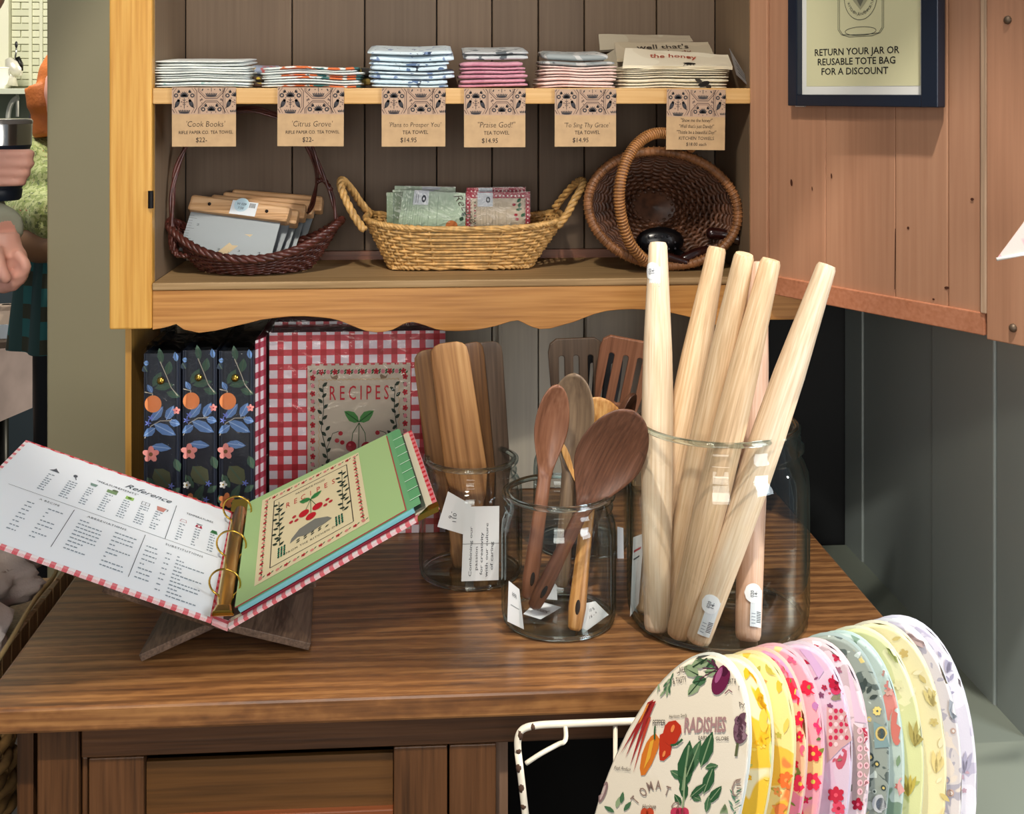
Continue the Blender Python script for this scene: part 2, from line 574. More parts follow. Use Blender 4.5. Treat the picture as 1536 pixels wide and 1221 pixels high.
def frame_rot(z, xhint):
    z = Vector(z).normalized(); x = Vector(xhint); x = (x - z * x.dot(z)).normalized(); y = z.cross(x)
    return Matrix((x, y, z)).transposed()


def bil(P00, P10, P01, P11, lift=0):
    n = (P10 - P00).cross(P01 - P00).normalized()
    def f(u, v, h=0): return P00 * (1 - u) * (1 - v) + P10 * u * (1 - v) + P01 * (1 - u) * v + P11 * u * v + n * (h + lift)
    return f


def catmull(pts, sub=6, closed=False):
    pts = [Vector(p) for p in pts]; out = []; k = len(pts)
    for i in range(k if closed else k - 1):
        if closed: p0, p1, p2, p3 = pts[i - 1], pts[i], pts[(i + 1) % k], pts[(i + 2) % k]
        else: p0, p1, p2, p3 = pts[max(i - 1, 0)], pts[i], pts[i + 1], pts[min(i + 2, k - 1)]
        for j in range(sub):
            t = j / sub
            out.append(.5 * ((2 * p1) + (-p0 + p2) * t + (2 * p0 - 5 * p1 + 4 * p2 - p3) * t * t + (-p0 + 3 * p1 - 3 * p2 + p3) * t ** 3))
    if not closed: out.append(pts[-1])
    return out

# ================================================================== SETTING
olive = mat('olive_paint', '#979074', .55, bump=.25, bscale=25)
greyw = mat('grey_green_paint', '#98a3a2', .5, bump=.15, bscale=14)
blackw = mat('gap_shade_black', '#0b0e12', .6)  # near-black stands for the shade in the gap behind the hutch
cream = mat('cream_paint', '#dcdcc0', .7, bump=.3, bscale=20)
dustyg = mat('dusty_green_paint', '#848c78', .7)
floorm = wood('floor_boards', '#2c2622', '#3d3733', '#4a443f', 'Y', 1, 10, 3, .5)

struct(boxo('floor', (-4.5, -1.5, -.05), (3.0, 7.5, 0), floorm))
# painted partition post left of the hutch
pc = struct(boxo('wall_left', (WY(70, 300, 2.33).x, 2.33, 0), (WY(194, 600, 2.33).x, 2.60, 2.8), olive, bevel=.004))
# right wall, clad with wide vertical boards, and back wall with the dark gap's shade put into its colour
WR = struct(boxo('wall_right', (.862, 1.664, 0), (.95, 2.42, 2.8), greyw))
ys = [2.415, WX(1293, 600, .85).y, WX(1397, 600, .85).y, WX(1491, 600, .85).y, 1.665]
for i in range(4):
    o = boxo('board', (.85 + (.003 if i % 2 else 0), ys[i + 1] + .0012, .02), (.865, ys[i] - .0012, 2.8), greyw, WR, bevel=.0025)
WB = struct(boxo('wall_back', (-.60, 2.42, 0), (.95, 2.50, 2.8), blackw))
tr = struct(boxo('trim_1', (.672, 1.10, 0), (.8615, 2.41, .575), mat('ledge_paint', '#7f877c', .5), bevel=.004))

# the next room
FWY = 5.0
fw = struct(boxo('wall_far', (-4.2, FWY, 0), (1.5, FWY + .1, 3.0), cream))
zs = WY(20, 133, FWY).z
struct(boxo('wall_far_lower', (-4.2, FWY - .03, 0), (1.0, FWY, zs - .02), dustyg))
bm_ = [mat('painted_brick_a', '#dadabd', .75, bump=.4, bscale=40), mat('painted_brick_b', '#cfd0b2', .75, bump=.4, bscale=40)]
bx0, bx1 = WY(19, 60, FWY).x, WY(78, 60, FWY).x
bw, bh = .075, .0285
row = 0; z = zs + .01
while z < 2.05:
    x = bx0 - (bw / 2 if row % 2 else 0)
    while x < bx1:
        a, b2 = max(x, bx0), x + bw - .004
        if b2 - a > .01:
            MB().box((a, FWY - .010 - random.random() * .003, z), (b2, FWY + .002, z + bh - .003)).build('brick', bm_[random.random() < .4], fw, bevel=.0015)
        x += bw
    row += 1; z += bh
for px in (48, 64):
    boxo('batten', (WY(px, 60, FWY).x - .006, FWY - .022, zs), (WY(px, 60, FWY).x + .006, FWY - .010, 2.05), bm_[0], fw)
struct(boxo('trim_2', (WY(-30, 60, FWY).x, FWY - .04, zs), (WY(18, 60, FWY).x, FWY, 2.4), mat('cream_trim', '#e6e4c8', .6), bevel=.003))
# wall shelf in the next room with a bracket, crock and old grinder
sh = thing('wall_shelf', 'pale painted wall shelf with curved bracket far behind the tumbler', 'shelf', (WY(0, 133, 4.9).x, 4.9, zs - .03))
boxo('shelf_board', (WY(-60, 130, 4.8).x, 4.72, zs - .022), (WY(54, 130, 4.8).x, FWY - .03, zs), mat('shelf_paint', '#c9ccb6', .5), sh, bevel=.002)
bp = [Vector((WY(14, 200, 4.85).x, 4.85, WY(14, 190, 4.85).z))]
arc = [WY(12 + 16 * (1 - math.cos(a)), 180 - 34 * math.sin(a), 4.85) for a in [i * math.pi / 2 / 8 for i in range(9)]]
MB().tube(arc, .010, 6).tube([WY(26, 138, 4.85), WY(26, 175, 4.85)], .006, 6).build('bracket', mat('white_paint', '#e4e4d8', .5), sh, smooth=True)
cr = tag(MB().lathe([(.001, 0), (.05, 0), (.062, .02), (.066, .075), (.070, .08), (.064, .084), (.058, .078), (.05, .01), (.001, .01)], (WY(-7, 128, 4.85).x, 4.85, zs), 24).build('crock', mat('white_glaze', '#e8e8de', .2), smooth=True, autos=40), 'white glazed crock on the far wall shelf', 'crock')
g = thing('meat_grinder', 'old white metal hand grinder with black handle knob on far shelf', 'grinder', (WY(20, 128, 4.85).x, 4.85, zs))
gm = mat('worn_enamel', '#d6d2c2', .35, metal=.3)
P = lambda x, y, d=4.85: WY(x, y, d)
MB().tube([P(15, 128), P(17, 112), P(20, 100)], [.03, .016, .014], 10).build('stand', gm, g, smooth=True)
MB().tube([P(12, 88), P(18, 98), P(26, 108), P(30, 112)], [.012, .030, .026, .014], 12).build('body', gm, g, smooth=True)
MB().tube([P(26, 86), P(31, 96), P(31, 106)], .010, 8).build('rim', mat('dark_iron', '#30302e', .4, 1), g, smooth=True)
MB().tube([P(22, 90), P(24, 80), P(24.5, 72)], .0035, 6).build('crank', mat('steel', '#a8a8a4', .3, 1), g, smooth=True)
MB().ball(P(24.5, 67), (.006, .006, .014), 10).build('knob', mat('black_knob', '#15151a', .4), g, smooth=True)
MB().tube([P(16, 114), P(24, 112), P(32, 110)], .010, 8).build('outlet', gm, g, smooth=True)

# display table in the next room
tb = thing('display_table', 'low display table under a dusky pink cloth in the next room', 'table', (WY(-60, 560, 3.5).x, 3.6, 0))
ct = mat('dusky_cloth', '#8a7c78', .9, vary=.15)
zt = WY(10, 548, 3.3).z
tA, tB2 = W(53, 522, 3.7), W(-160, 640, 3.1)
dirv = (tA - tB2); dirv.z = 0
pt = [Vector((tB2.x, tB2.y, zt)), Vector((tA.x, tA.y, zt)), Vector((tA.x - .9, tA.y + .25, zt)), Vector((tB2.x - .9, tB2.y + .25, zt))]
MB().hexa([p - Vector((0, 0, .03)) for p in pt], pt).build('tabletop', ct, tb)
pin = [p * .985 + (pt[0] + pt[2]) * .0075 for p in pt]
for p in pin: p.z = zt
MB().hexa([Vector((p.x, p.y, zt - .24)) for p in pin], [Vector((p.x, p.y, zt - .03)) for p in pin]).build('cloth_skirt', ct, tb)
MB().tube([pt[0] + Vector((0, 0, .03)), pt[1] + Vector((0, 0, .03))], .008, 8).build('rail', mat('teal_steel', '#2c4450', .3, .6), tb, smooth=True)
for p in (pt[0], pt[1]):
    q = p * .9 + (pt[2] + pt[3]) * .05
    MB().tube([Vector((q.x, q.y, 0)), Vector((q.x, q.y, zt - .2))], .02, 8).build('leg', mat('dark_iron', '#30302e', .4, 1), tb, smooth=True)
par = [((4, 532), 'with a pale label at the frame edge', .05), ((22, 540), 'lying between two others, tilted left', .045), ((40, 518), 'farthest back under the plaid skirt', .04), ((12, 515), 'at the back behind the labelled one', .045)]
pm = mat('kraft_wrap', '#8b7a6c', .8, bump=.3, bscale=30)
for i, ((px, py), lb, r) in enumerate(par):
    p = W(px, py, 3.45); p.z = zt + .002
    a = random.uniform(-.5, .5)
    t = thing('parcel', 'small brown wrapped parcel ' + lb + ' on the display table', 'parcel', p, Matrix.Rotation(a, 3, 'Z'), 'wrapped parcels on the far table')
    MB().loop([[Vector((x * r * s, y * r * s * .8, z)) for x, y in ((-1, -1), (1, -1), (1, 1), (-1, 1))] for s, z in ((.9, 0), (1.15, .02), (1.1, .07), (.5, .105), (.45, .12))]).build('wrapper', pm, t, local=True, bevel=.004)
    MB().box((-.02, -r * .93, .03), (.02, -r * .90, .07)).build('label', mat('pale_label', '#b9c2cc', .6), t, local=True)
st = tag(boxo('card_sign', (WY(20, 492, 3.9).x, 3.9, WY(20, 508, 3.9).z), (WY(27, 492, 3.9).x, 3.91, WY(20, 492, 3.9).z), mat('pale_label', '#b9c2cc', .6)), 'small pale card standing beside the plaid skirt', 'card')
cab = tag(boxo('dark_counter', (-3.2, 4.3, 0), (WY(72, 400, 4.3).x + .3, 4.7, WY(30, 395, 4.3).z), mat('slate_paint', '#39444a', .6), bevel=.006), 'dark slate painted counter across the next room', 'counter')

# ================================================================== BASE CABINET
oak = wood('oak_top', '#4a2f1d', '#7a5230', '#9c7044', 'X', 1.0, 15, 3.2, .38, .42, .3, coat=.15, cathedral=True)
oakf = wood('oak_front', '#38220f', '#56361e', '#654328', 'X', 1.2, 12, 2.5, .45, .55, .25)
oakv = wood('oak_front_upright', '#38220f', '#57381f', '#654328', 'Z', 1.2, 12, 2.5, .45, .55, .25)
CT = .75
X0, X1, Y0, Y1 = -.551, .650, 1.50, 2.30
bc = thing('base_cabinet', 'old oak base cabinet with thick grained top carrying the hutch', 'cabinet', ((X0 + X1) / 2, 1.9, 0))
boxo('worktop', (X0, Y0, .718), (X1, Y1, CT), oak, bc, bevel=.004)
YF = 1.535
fx = lambda px: WY(px, 1150, YF).x
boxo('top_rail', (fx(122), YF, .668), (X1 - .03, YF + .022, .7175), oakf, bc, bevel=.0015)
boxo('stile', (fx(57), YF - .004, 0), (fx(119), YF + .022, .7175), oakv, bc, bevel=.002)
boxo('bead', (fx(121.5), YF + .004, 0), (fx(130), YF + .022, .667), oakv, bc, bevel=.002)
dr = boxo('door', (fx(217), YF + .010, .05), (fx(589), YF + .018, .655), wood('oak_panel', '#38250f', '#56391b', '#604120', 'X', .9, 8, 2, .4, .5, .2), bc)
boxo('door_stile', (fx(133), YF, .03), (fx(215.5), YF + .02, .667), oakv, dr, bevel=.0015)
boxo('door_stile', (fx(590.5), YF, .03), (fx(671), YF + .02, .667), oakv, dr, bevel=.0015)
boxo('door_rail', (fx(216), YF, .545), (fx(590), YF + .02, .588), wood('oak_red_rail', '#4a2412', '#6e3a20', '#7c4628', 'X', 1, 8, 2), dr, bevel=.0015)
boxo('door_rail', (fx(216), YF, .03), (fx(590), YF + .02, .10), oakf, dr, bevel=.0015)
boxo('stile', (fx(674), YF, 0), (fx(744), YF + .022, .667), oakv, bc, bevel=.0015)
boxo('jamb', (fx(744), YF + .03, .03), (fx(764), YF + .05, .655), wood('jamb_wood', '#5e4636', '#7c6250', '#8a7060', 'Z'), bc)
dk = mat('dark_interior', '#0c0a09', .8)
boxo('stile', (X1 - .08, YF, 0), (X1 - .03, YF + .022, .667), oakv, bc)
boxo('side_panel', (X0 + .03, YF + .022, 0), (X0 + .05, Y1 - .03, .7175), oakv, bc)
boxo('side_panel', (X1 - .05, YF + .022, 0), (X1 - .03, Y1 - .03, .7175), oakv, bc)
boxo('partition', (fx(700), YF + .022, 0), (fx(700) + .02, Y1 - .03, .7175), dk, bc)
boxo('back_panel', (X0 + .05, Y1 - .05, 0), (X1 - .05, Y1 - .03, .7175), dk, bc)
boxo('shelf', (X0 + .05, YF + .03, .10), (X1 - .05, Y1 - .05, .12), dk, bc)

# ================================================================== HUTCH
YH = 2.0; YB = 2.266; HT = 1.95
honey = wood('honey_pine_upright', '#a86c20', '#cc9440', '#dcaa56', 'Z', 1.0, 9, 2.4, .38, .5, .15, coat=.2)
honeyx = wood('honey_pine', '#9a6228', '#bd8444', '#c99452', 'X', 1.0, 9, 2.4, .38, .5, .15, coat=.2, knots=5)
pale = wood('pale_pine', '#b07c40', '#cf9f5e', '#dcb276', 'X', 1.0, 9, 2.2, .45, .5, .1)
floorw = wood('worn_pine', '#7a5c38', '#a08055', '#b4946a', 'X', 1.0, 8, 2.4, .6, .5, .1)
innerw = wood('inner_pine', '#6a5642', '#7b6650', '#86715a', 'Z', .9, 6, 2.2, .6, .3, .05)
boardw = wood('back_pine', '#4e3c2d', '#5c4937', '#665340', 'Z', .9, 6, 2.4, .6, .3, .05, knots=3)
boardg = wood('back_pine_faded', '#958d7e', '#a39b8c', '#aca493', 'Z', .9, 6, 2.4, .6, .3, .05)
hx = lambda px: WY(px, 300, YH).x
hz = lambda py, px=600: WY(px, py, YH).z
HX0, XI0, XI1, HX1 = hx(163.5), hx(228), hx(1129), hx(1205)
ZS1, ZS0, ZF, ZE, ZP = hz(132), hz(156), hz(420.5), hz(432), hz(494, 200)
hu = thing('hutch', 'honey pine hutch with scalloped apron standing on the oak cabinet', 'hutch', ((HX0 + HX1) / 2, 2.13, CT))
boxo('post', (HX0, YH, ZP), (XI0, YH + .022, HT), honey, hu, bevel=.003)
boxo('post', (XI1, YH, hz(480, 1180)), (HX1, YH + .022, HT), honeyx, hu, bevel=.003)
boxo('side_panel', (XI0 - .022, YH + .0225, ZE - .01), (XI0, YB, HT), innerw, hu)
boxo('foot_panel', (WY(199, 600, 2.1).x, YH + .05, CT + .001), (WY(208, 600, 2.1).x, YB, ZE - .011), honey, hu)
boxo('foot_rail', (WY(199, 600, 2.1).x, YH + .03, ZE - .0105), (XI0 - .0225, YB, ZE - .0005), innerw, hu)
boxo('side_panel', (XI1, YH + .0225, CT + .001), (XI1 + .022, YB, HT), innerw, hu)
boxo('upper_shelf', (XI0 + .0005, YH + .001, ZS0), (XI1 - .0005, YB - .001, ZS1), pale, hu, bevel=.002)
boxo('lower_shelf', (XI0 + .0005, YH - .002, ZE + .0005), (XI1 - .0005, YB - .001, ZF), floorw, hu, bevel=.002)
boxo('top_panel', (HX0, YH, HT), (HX1, YB + .012, HT + .02), honeyx, hu)
boxo('shelf_batten', (WY(470, 380, YB).x, YB - .014, ZF + .0002), (XI1 - .001, YB - .001, ZF + .016), wood('red_pine', '#5c3220', '#7d4a32', '#8c5a40', 'X'), hu)
seams = [277, 438, 547, 655, 738, 807.5, 876.5, 985, 1073]
for i in range(8):
    a, b2 = WY(seams[i], 300, YB).x, WY(seams[i + 1], 300, YB).x
    if i == 0: a = XI0 + .0003
    if i == 7: b2 = XI1 - .0003
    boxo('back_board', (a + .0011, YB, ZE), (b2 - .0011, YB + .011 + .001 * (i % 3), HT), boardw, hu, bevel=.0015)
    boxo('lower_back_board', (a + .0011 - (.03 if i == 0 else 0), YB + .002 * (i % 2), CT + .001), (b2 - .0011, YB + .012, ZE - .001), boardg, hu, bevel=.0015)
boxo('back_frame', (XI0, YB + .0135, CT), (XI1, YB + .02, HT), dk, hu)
for px in (750, 882, 990):
    boxo('molding', (WY(px, 600, YB).x - .004, YB - .006, CT + .001), (WY(px, 600, YB).x + .004, YB - .0005, ZE - .001), boardg, hu, bevel=.002)
# scalloped apron
ap = [(229, 495), (246, 492), (264, 486.6), (270, 491), (276, 495), (298, 499.7), (323, 496.6), (346, 491), (370, 485.6), (392, 480), (414, 477), (435, 475), (457, 474.7), (476, 476), (495, 478), (508, 481), (520, 485.6), (534, 491.5), (548, 496.6), (564, 499), (577, 498), (589, 495), (597, 491), (604, 487), (611, 484.5), (619, 483.4), (628, 485.5), (639, 489), (653, 494), (667, 496.6), (690, 497), (712, 495.5), (729, 492.6), (743, 489.5), (755, 486), (766, 482.5), (777, 481), (784, 484), (791, 487.7), (800, 491.5), (810, 494), (826.5, 493), (844, 488), (862, 483), (877, 477), (891.6, 471.5), (909, 467), (927, 465), (950, 464), (973, 465), (1000, 468), (1031, 475), (1060, 484), (1085, 490), (1105, 490), (1128, 484)]
pts = [WY(x, y, YH) for x, y in ap]
out = [(p.x, p.z) for p in pts] + [(XI1 - .0006, ZE), (XI0 + .0006, ZE)]
out[0] = (XI0 + .0006, out[0][1]); out[len(pts) - 1] = (XI1 - .0006, out[len(pts) - 1][1])
vs, fs = shape2d([out], .020, .001)
MB().add([Vector((v.x, YH + .011 + v.z, v.y)) for v in vs], fs).build('apron', honeyx, hu)
hm = mat('black_iron', '#1c1a1a', .5, .7)
MB().tube([Vector((XI0 - .001, YH - .004, hz(286, 228))), Vector((XI0 - .001, YH - .004, hz(312, 228)))], .0045, 10).build('hinge', hm, hu, smooth=True, autos=40)
# door, swung wide open to the right
H = Vector((XI1 - .006, YH - .004, 0)); E = W(1536, 515, 1.594)
d = Vector((E.x - H.x, E.y - H.y, 0)).normalized()
nrm = Vector((d.y, -d.x, 0))
if nrm.dot(Vector((0, -1, 0))) < 0: nrm = -nrm
doorw = wood('red_pine_door', '#9c7056', '#ac7e62', '#b6896c', 'Z', .8, 5, 2.3, .42, .3, .06, coat=.15, knots=5)
doorx = wood('red_pine_rail', '#945a40', '#ae7152', '#ba7e60', 'X', .9, 6, 2.3, .42, .5, .1, coat=.15)


def ds(px, py=300): return (WP(px, py, H, nrm) - H).dot(d)


def dbox(name, s0, s1, z0, z1, h0, h1, m, par, bevel=.0015):
    f = lambda s, h, z: Vector((H.x, H.y, 0)) + d * s + nrm * h + Vector((0, 0, z))
    return MB().hexa([f(s0, h1, z0), f(s1, h1, z0), f(s1, h0, z0), f(s0, h0, z0)], [f(s0, h1, z1), f(s1, h1, z1), f(s1, h0, z1), f(s0, h0, z1)]).build(name, m, par, bevel=bevel)


ZD0, ZR = 1.168, 1.199
door = dbox('door', ds(1152), ds(1236), ZR - .006, HT, -.016, -.003, doorw, hu)
door.name = 'door'
sE = ds(1478)
cuts = [ds(1236), ds(1341), ds(1420), sE + .002]
for i in range(3): dbox('plank', cuts[i] + .0006, cuts[i + 1] - .0006, ZR - .006, HT, -.016, -.003 + .0007 * (i % 2), doorw, door)
dbox('door_stile', 0.001, ds(1151), ZD0, HT, -.018, .001, doorw, door)
dbox('bottom_rail', ds(1151) + .001, sE, ZD0, ZR, -.018, .002, doorx, door)
dbox('door_stile', sE + .004, sE + .075, ZD0 - .004, HT, -.018, .003, doorw, door)
dbox('split_edge', sE - .005, sE + .004, ZR, HT, -.004, .004, wood('split_wood', '#8a7460', '#b89a80', '#c9b09a', 'Z'), door, .001)
for px, py in ((1512, 30), (1520, 492)):
    p = WP(px, py, H + nrm * .003, nrm)
    MB().ball(p, (.006, .006, .006), 10).build('screw', mat('dull_screw', '#6a5a4a', .5, .6), door, smooth=True)

kf = Decal(lambda a, z, h: Vector((H.x, H.y, 0)) + d * a + nrm * (-.0020 + h) + Vector((0, 0, z)), .0003)
for (px, py, r1, r2) in ((1186, 274, .0035, .008), (1246, 264, .002, .006), (1457, 299, .004, .003), (1217, 283, .0015, .005), (1361, 342, .003, .003), (1150, 341, .002, .004), (1419, 432, .006, .003), (1399, 449, .003, .002), (1489, 164, .002, .002)):
    p = WP(px, py, H, nrm)
    kf.ell((p - H).dot(d), p.z, r1 * .7, r2 * .7, '#4a2a1e', 1, .1)
kf.line([(ds(1341), 1.21), (ds(1342), 1.30)], .0012, '#3c2218', 1)
kf.build('knots', door)

# framed notice on the door
FO = H + nrm * .004
fr = thing('picture_frame', 'black framed jar-return notice hung on the open pine door', 'picture frame', WP(1308, 150, FO, nrm))
s0, s1 = ds(1196, 163), ds(1421, 158)
zb, zt2 = WP(1310, 160, FO, nrm).z, 1.5 + .30
si0, si1 = ds(1210, 146), ds(1396, 139)
zi = WP(1310, 142, FO, nrm).z
fm = mat('navy_black_frame', '#131c2c', .3)
dbox('frame_side', s0, si0, zb, zt2, .004, .022, fm, fr); dbox('frame_side', si1, s1, zb, zt2, .004, .022, fm, fr)
dbox('frame_rail', si0, si1, zb, zi, .004, .022, fm, fr); dbox('frame_rail', si0, si1, zt2 - .02, zt2, .004, .022, fm, fr)
dbox('mount', si0, si1, zi, zt2 - .02, .004, .010, mat('white_mount', '#e9e9e4', .5), fr, 0)
fn = lambda s, z, h: Vector((H.x, H.y, 0)) + d * s + nrm * (.0104 + h) + Vector((0, 0, z))
wi = si1 - si0; sc_ = (si0 + si1) / 2
D_ = Decal(fn)
zz = lambda y: WP(1310, y, FO, nrm).z
D_.rect(si0 + wi * .04, zz(129), si1 - wi * .04, zt2 - .03, '#d9d6ae', 0)
for t, y, k in (('RETURN YOUR JAR OR', 81, 0), ('REUSABLE TOTE BAG', 96, 0), ('FOR A DISCOUNT', 111, -.003)):
    D_.text(t, sc_ - .010 + k, zz(y), .0148, '#2b2a28', 3, 0, 'CENTER', 0, 1.08, .012)
D_.build('notice_print', fr)
D_ = Decal(fn)
jc = ds(1298, 20); jw = wi * .185
g1 = '#55564c'
for k in (0, .003):
    D_.line([(jc - jw + k, zt2 - .05), (jc - jw + k, zz(42)), (jc - jw * .85 + k, zz(50)), (jc - jw * .5, zz(54) + k), (jc + jw * .5, zz(54) + k), (jc + jw * .85 - k, zz(50)), (jc + jw - k, zz(42)), (jc + jw - k, zt2 - .05)], .0009, g1, 3)
ec = [(jc + jw * .68 * math.cos(a), zz(46) + .0065 * math.sin(a)) for a in [i * math.pi / 12 for i in range(24)]]
D_.line(ec, .0009, g1, 3, True)
rr = .034; cz = zz(29) + rr
D_.line([(jc + rr * .92 * math.cos(a), cz + rr * math.sin(a)) for a in [i * math.pi / 18 for i in range(36)]], .0009, g1, 4, True)
D_.poly([(jc - .016, cz - .002), (jc, cz - .019), (jc + .016, cz - .002), (jc, cz + .008)], '#a9a88a', 4)
D_.poly([(jc - .007, cz - .003), (jc, cz - .014), (jc + .007, cz - .003)], '#6f6f60', 5)
for word, a0, a1 in (('KITCHEN', 200, 248), ('EMPORIUM', 292, 350)):
    for i, ch in enumerate(word):
        a = R(a0 + (a1 - a0) * i / (len(word) - 1))
        D_.text(ch, jc + rr * .76 * math.cos(a), cz + rr * .80 * math.sin(a), .0062, g1, 5, a + math.pi / 2)
D_.text('And', jc, cz - rr * .80, .008, g1, 5, .15, shear=.4)
D_.build('jar_drawing', fr)
dbox('hanging_tab', s0 + .003, s0 + .022, zb - .0015, zb, .004, .008, mat('white_mount', '#e9e9e4', .5), fr, 0)

# ================================================================== JARS
gl = glass()


def jar(px, D, r, h, rim, label, grp=None, neck=.9):
    c = W(px, 900, D); c.z = CT + .0005
    t = thing('glass_jar', label, 'jar', c, None, grp)
    k = h / .18
    prof = [(r * .93, .0), (r * .955, .002), (r * .99, .010 * k), (r, .020 * k), (r, .125 * k), (r * .985, .138 * k), (r * .94, .147 * k), (r * neck, .151 * k), (r * neck, .156 * k), (r * (neck + .035), .159 * k), (r * (neck + .035), .162 * k), (r * neck, .165 * k), (r * neck, .169 * k), (rim - .004, .172 * k), (rim, .175 * k), (rim, .179 * k), (rim - .004, .181 * k), (rim - .007, .178 * k)]
    inn = [(r * neck - .005, .165 * k), (r * neck - .005, .152 * k), (r * .93 - .004, .145 * k), (r - .005, .125 * k), (r - .004, .020 * k), (r * .985 - .003, .010 * k), (r * .93 - .003, .0045), (.0005, .004)]
    MB().lathe(prof + inn, (0, 0, 0), 64).build('jar_body', gl, t, local=True, smooth=True)
    MB().lathe([(.0005, .0015), (r * .88, .0015), (r * .93, 0)], (0, 0, 0), 64).build('jar_base', gl, t, local=True, smooth=True)
    MB().lathe([(rim - .0075 + .0042 * math.cos(a), .178 * k + .0042 * math.sin(a)) for a in [i * math.pi / 5 for i in range(11)]], (0, 0, 0), 64).build('rim', solid_glass(), t, local=True, smooth=True)
    MB().lathe([(r * .935 + .0030 * math.cos(a), .0042 + .0030 * math.sin(a)) for a in [i * math.pi / 5 for i in range(11)]], (0, 0, 0), 64).build('foot_ring', solid_glass(), t, local=True, smooth=True)
    return c


jl = jar(706, 1.88, .081, .18, .075, 'clear glass jar of flat wooden spatulas beside the gingham binders', None, .86)
jf = jar(838, 1.714, .082, .182, .081, 'clear glass jar at the front holding the wooden spoons', None, .91)
jb = jar(872, 2.0, .080, .18, .076, 'clear glass jar at the back holding the slotted turners', None, .88)
jg = jar(1076, 1.723, .1295, .279, .117, 'very large clear glass jar full of rolling pins', None, .905)

# ------------------------------------------------------------------ rolling pins
pinw = wood('rubberwood', '#c4a684', '#dcc4a4', '#e8d6bc', 'Z', 2.2, 7, 2.4, .5, .6, .04)
pinw2 = wood('rubberwood_warm', '#b49470', '#cfb08a', '#dcc4a2', 'Z', 2.2, 7, 2.4, .5, .65, .04)
pinw3 = wood('rubberwood_pink', '#bd9278', '#cfa68a', '#dcb9a0', 'Z', 2.2, 7, 2.4, .5, .55, .06)
zin = CT + .010
pins = [((987, 363), 0, (985, 948), pinw, .0228, 'long pale rolling pin standing upright at the left, price sticker near its top', (980, 400)),
        ((1076, 370), .03, (968, 918), pinw2, .0225, 'wooden rolling pin second from left in the big jar, foot touching the left glass', None),
        ((1117, 380), -.035, (1004, 915), pinw2, .0215, 'wooden rolling pin in the middle behind the speckled one', None),
        ((1138, 395), .03, (1122, 962), pinw3, .0205, 'pinkish rolling pin mostly hidden behind others, its stickered foot at the right', (1132, 900)),
        ((1157, 388), None, (1018, 957), pinw2, .0222, 'speckled wooden rolling pin crossing in front of two hidden ones', None),
        ((1241, 396), None, (1046, 965), pinw, .0232, 'rolling pin leaning farthest right, its white price sticker near the foot', (1066, 915))]


def sticker(t, M, th, z0, r, flip=1):
    """round price dot and oblong barcode label bent round the pin"""
    def f(u, v, h):
        a = th + u / r
        return Vector(((r + .0004 + h) * math.cos(a), (r + .0004 + h) * math.sin(a), z0 + v * flip))
    D1 = Decal(f, .0003)
    def bent(x0, x1, y0, y1, c, ly):
        n = 6
        for i in range(n):
            a, b = x0 + (x1 - x0) * i / n, x0 + (x1 - x0) * (i + 1) / n
            D1.rect(a, y0, b, y1, c, ly)
    bent(-.008, .009, -.036, .012, '#dfe6ea', 1)
    for i in range(6):
        w = .0125; yy = -.010 + .025 * 0
        # round dot as strips
        pass
    for i in range(10):
        a, b = -1 + i / 5, -1 + (i + 1) / 5
        ya, yb = math.sqrt(max(0, 1 - a * a)), math.sqrt(max(0, 1 - b * b))
        q = .0125
        D1.poly([(-.004 + a * q, .006 - ya * q), (-.004 + b * q, .006 - yb * q), (-.004 + b * q, .006 + yb * q), (-.004 + a * q, .006 + ya * q)], '#eef2f4', 2)
    for i in range(7): D1.rect(.001, -.030 + i * .0021, .0075, -.0290 + i * .0021, '#3a3f46', 2)
    for i in range(4): D1.rect(-.006, -.032 + i * .004, -.001, -.0312 + i * .004, '#8a94a0', 2)
    D1.text('020', -.004, .005, .006, '#3c4450', 4, R(90)); D1.text('14-', .001, .005, .0065, '#3c4450', 4, R(90))
    return D1


for (tp, tD, bt, m, r, lb, stk) in pins:
    b = WZ(bt[0], bt[1], CT + .006); b.z = CT + .0095
    zn = CT + .245; D_t = 1.72
    for it in range(12):
        tpw = W(tp[0], tp[1], D_t); k_n = (zn - b.z) / (tpw.z - b.z); pn = b.lerp(tpw, k_n)
        a_ = .1125 - r
        want = jg.y + (tD if tD is not None else -math.sqrt(max(0, a_ * a_ - (pn.x - jg.x) ** 2)))
        D_t += (want - pn.y) / k_n * .8
    tpw = W(tp[0], tp[1], D_t)
    ax = (tpw - b); L = ax.length
    rot = frame_rot(ax, (1, 0, 0)).to_4x4()
    t = thing('rolling_pin', lb, 'rolling pin', b, rot, 'rolling pins in the big jar')
    prof = [(.0005, -.004), (.011, -.003), (.0155, 0), (.0172, .006), (.0180, .03), (r * .93, .13), (r, .20), (r, L * .55), (r * .93, L - .16), (.0150, L - .03), (.0138, L - .006), (.0118, L - .001), (.0005, L)]
    MB().lathe(prof, (0, 0, 0), 28).build('pin_body', m, t, local=True, smooth=True, autos=60)
    if stk:
        zl = min(max((WY(stk[0], stk[1], b.y) - b).dot(ax.normalized()), .05), L - .05)
        rl = .0158 if zl > L / 2 else .0198
        cw = (CAMP - (b + ax.normalized() * zl)).normalized(); lc = rot.to_3x3().inverted() @ cw
        sticker(t, None, math.atan2(lc.y, lc.x) + (-.35 if zl > L / 2 else (.5 if tp[0] < 1200 else .25)), zl, rl).build('price_sticker', t, local=True)

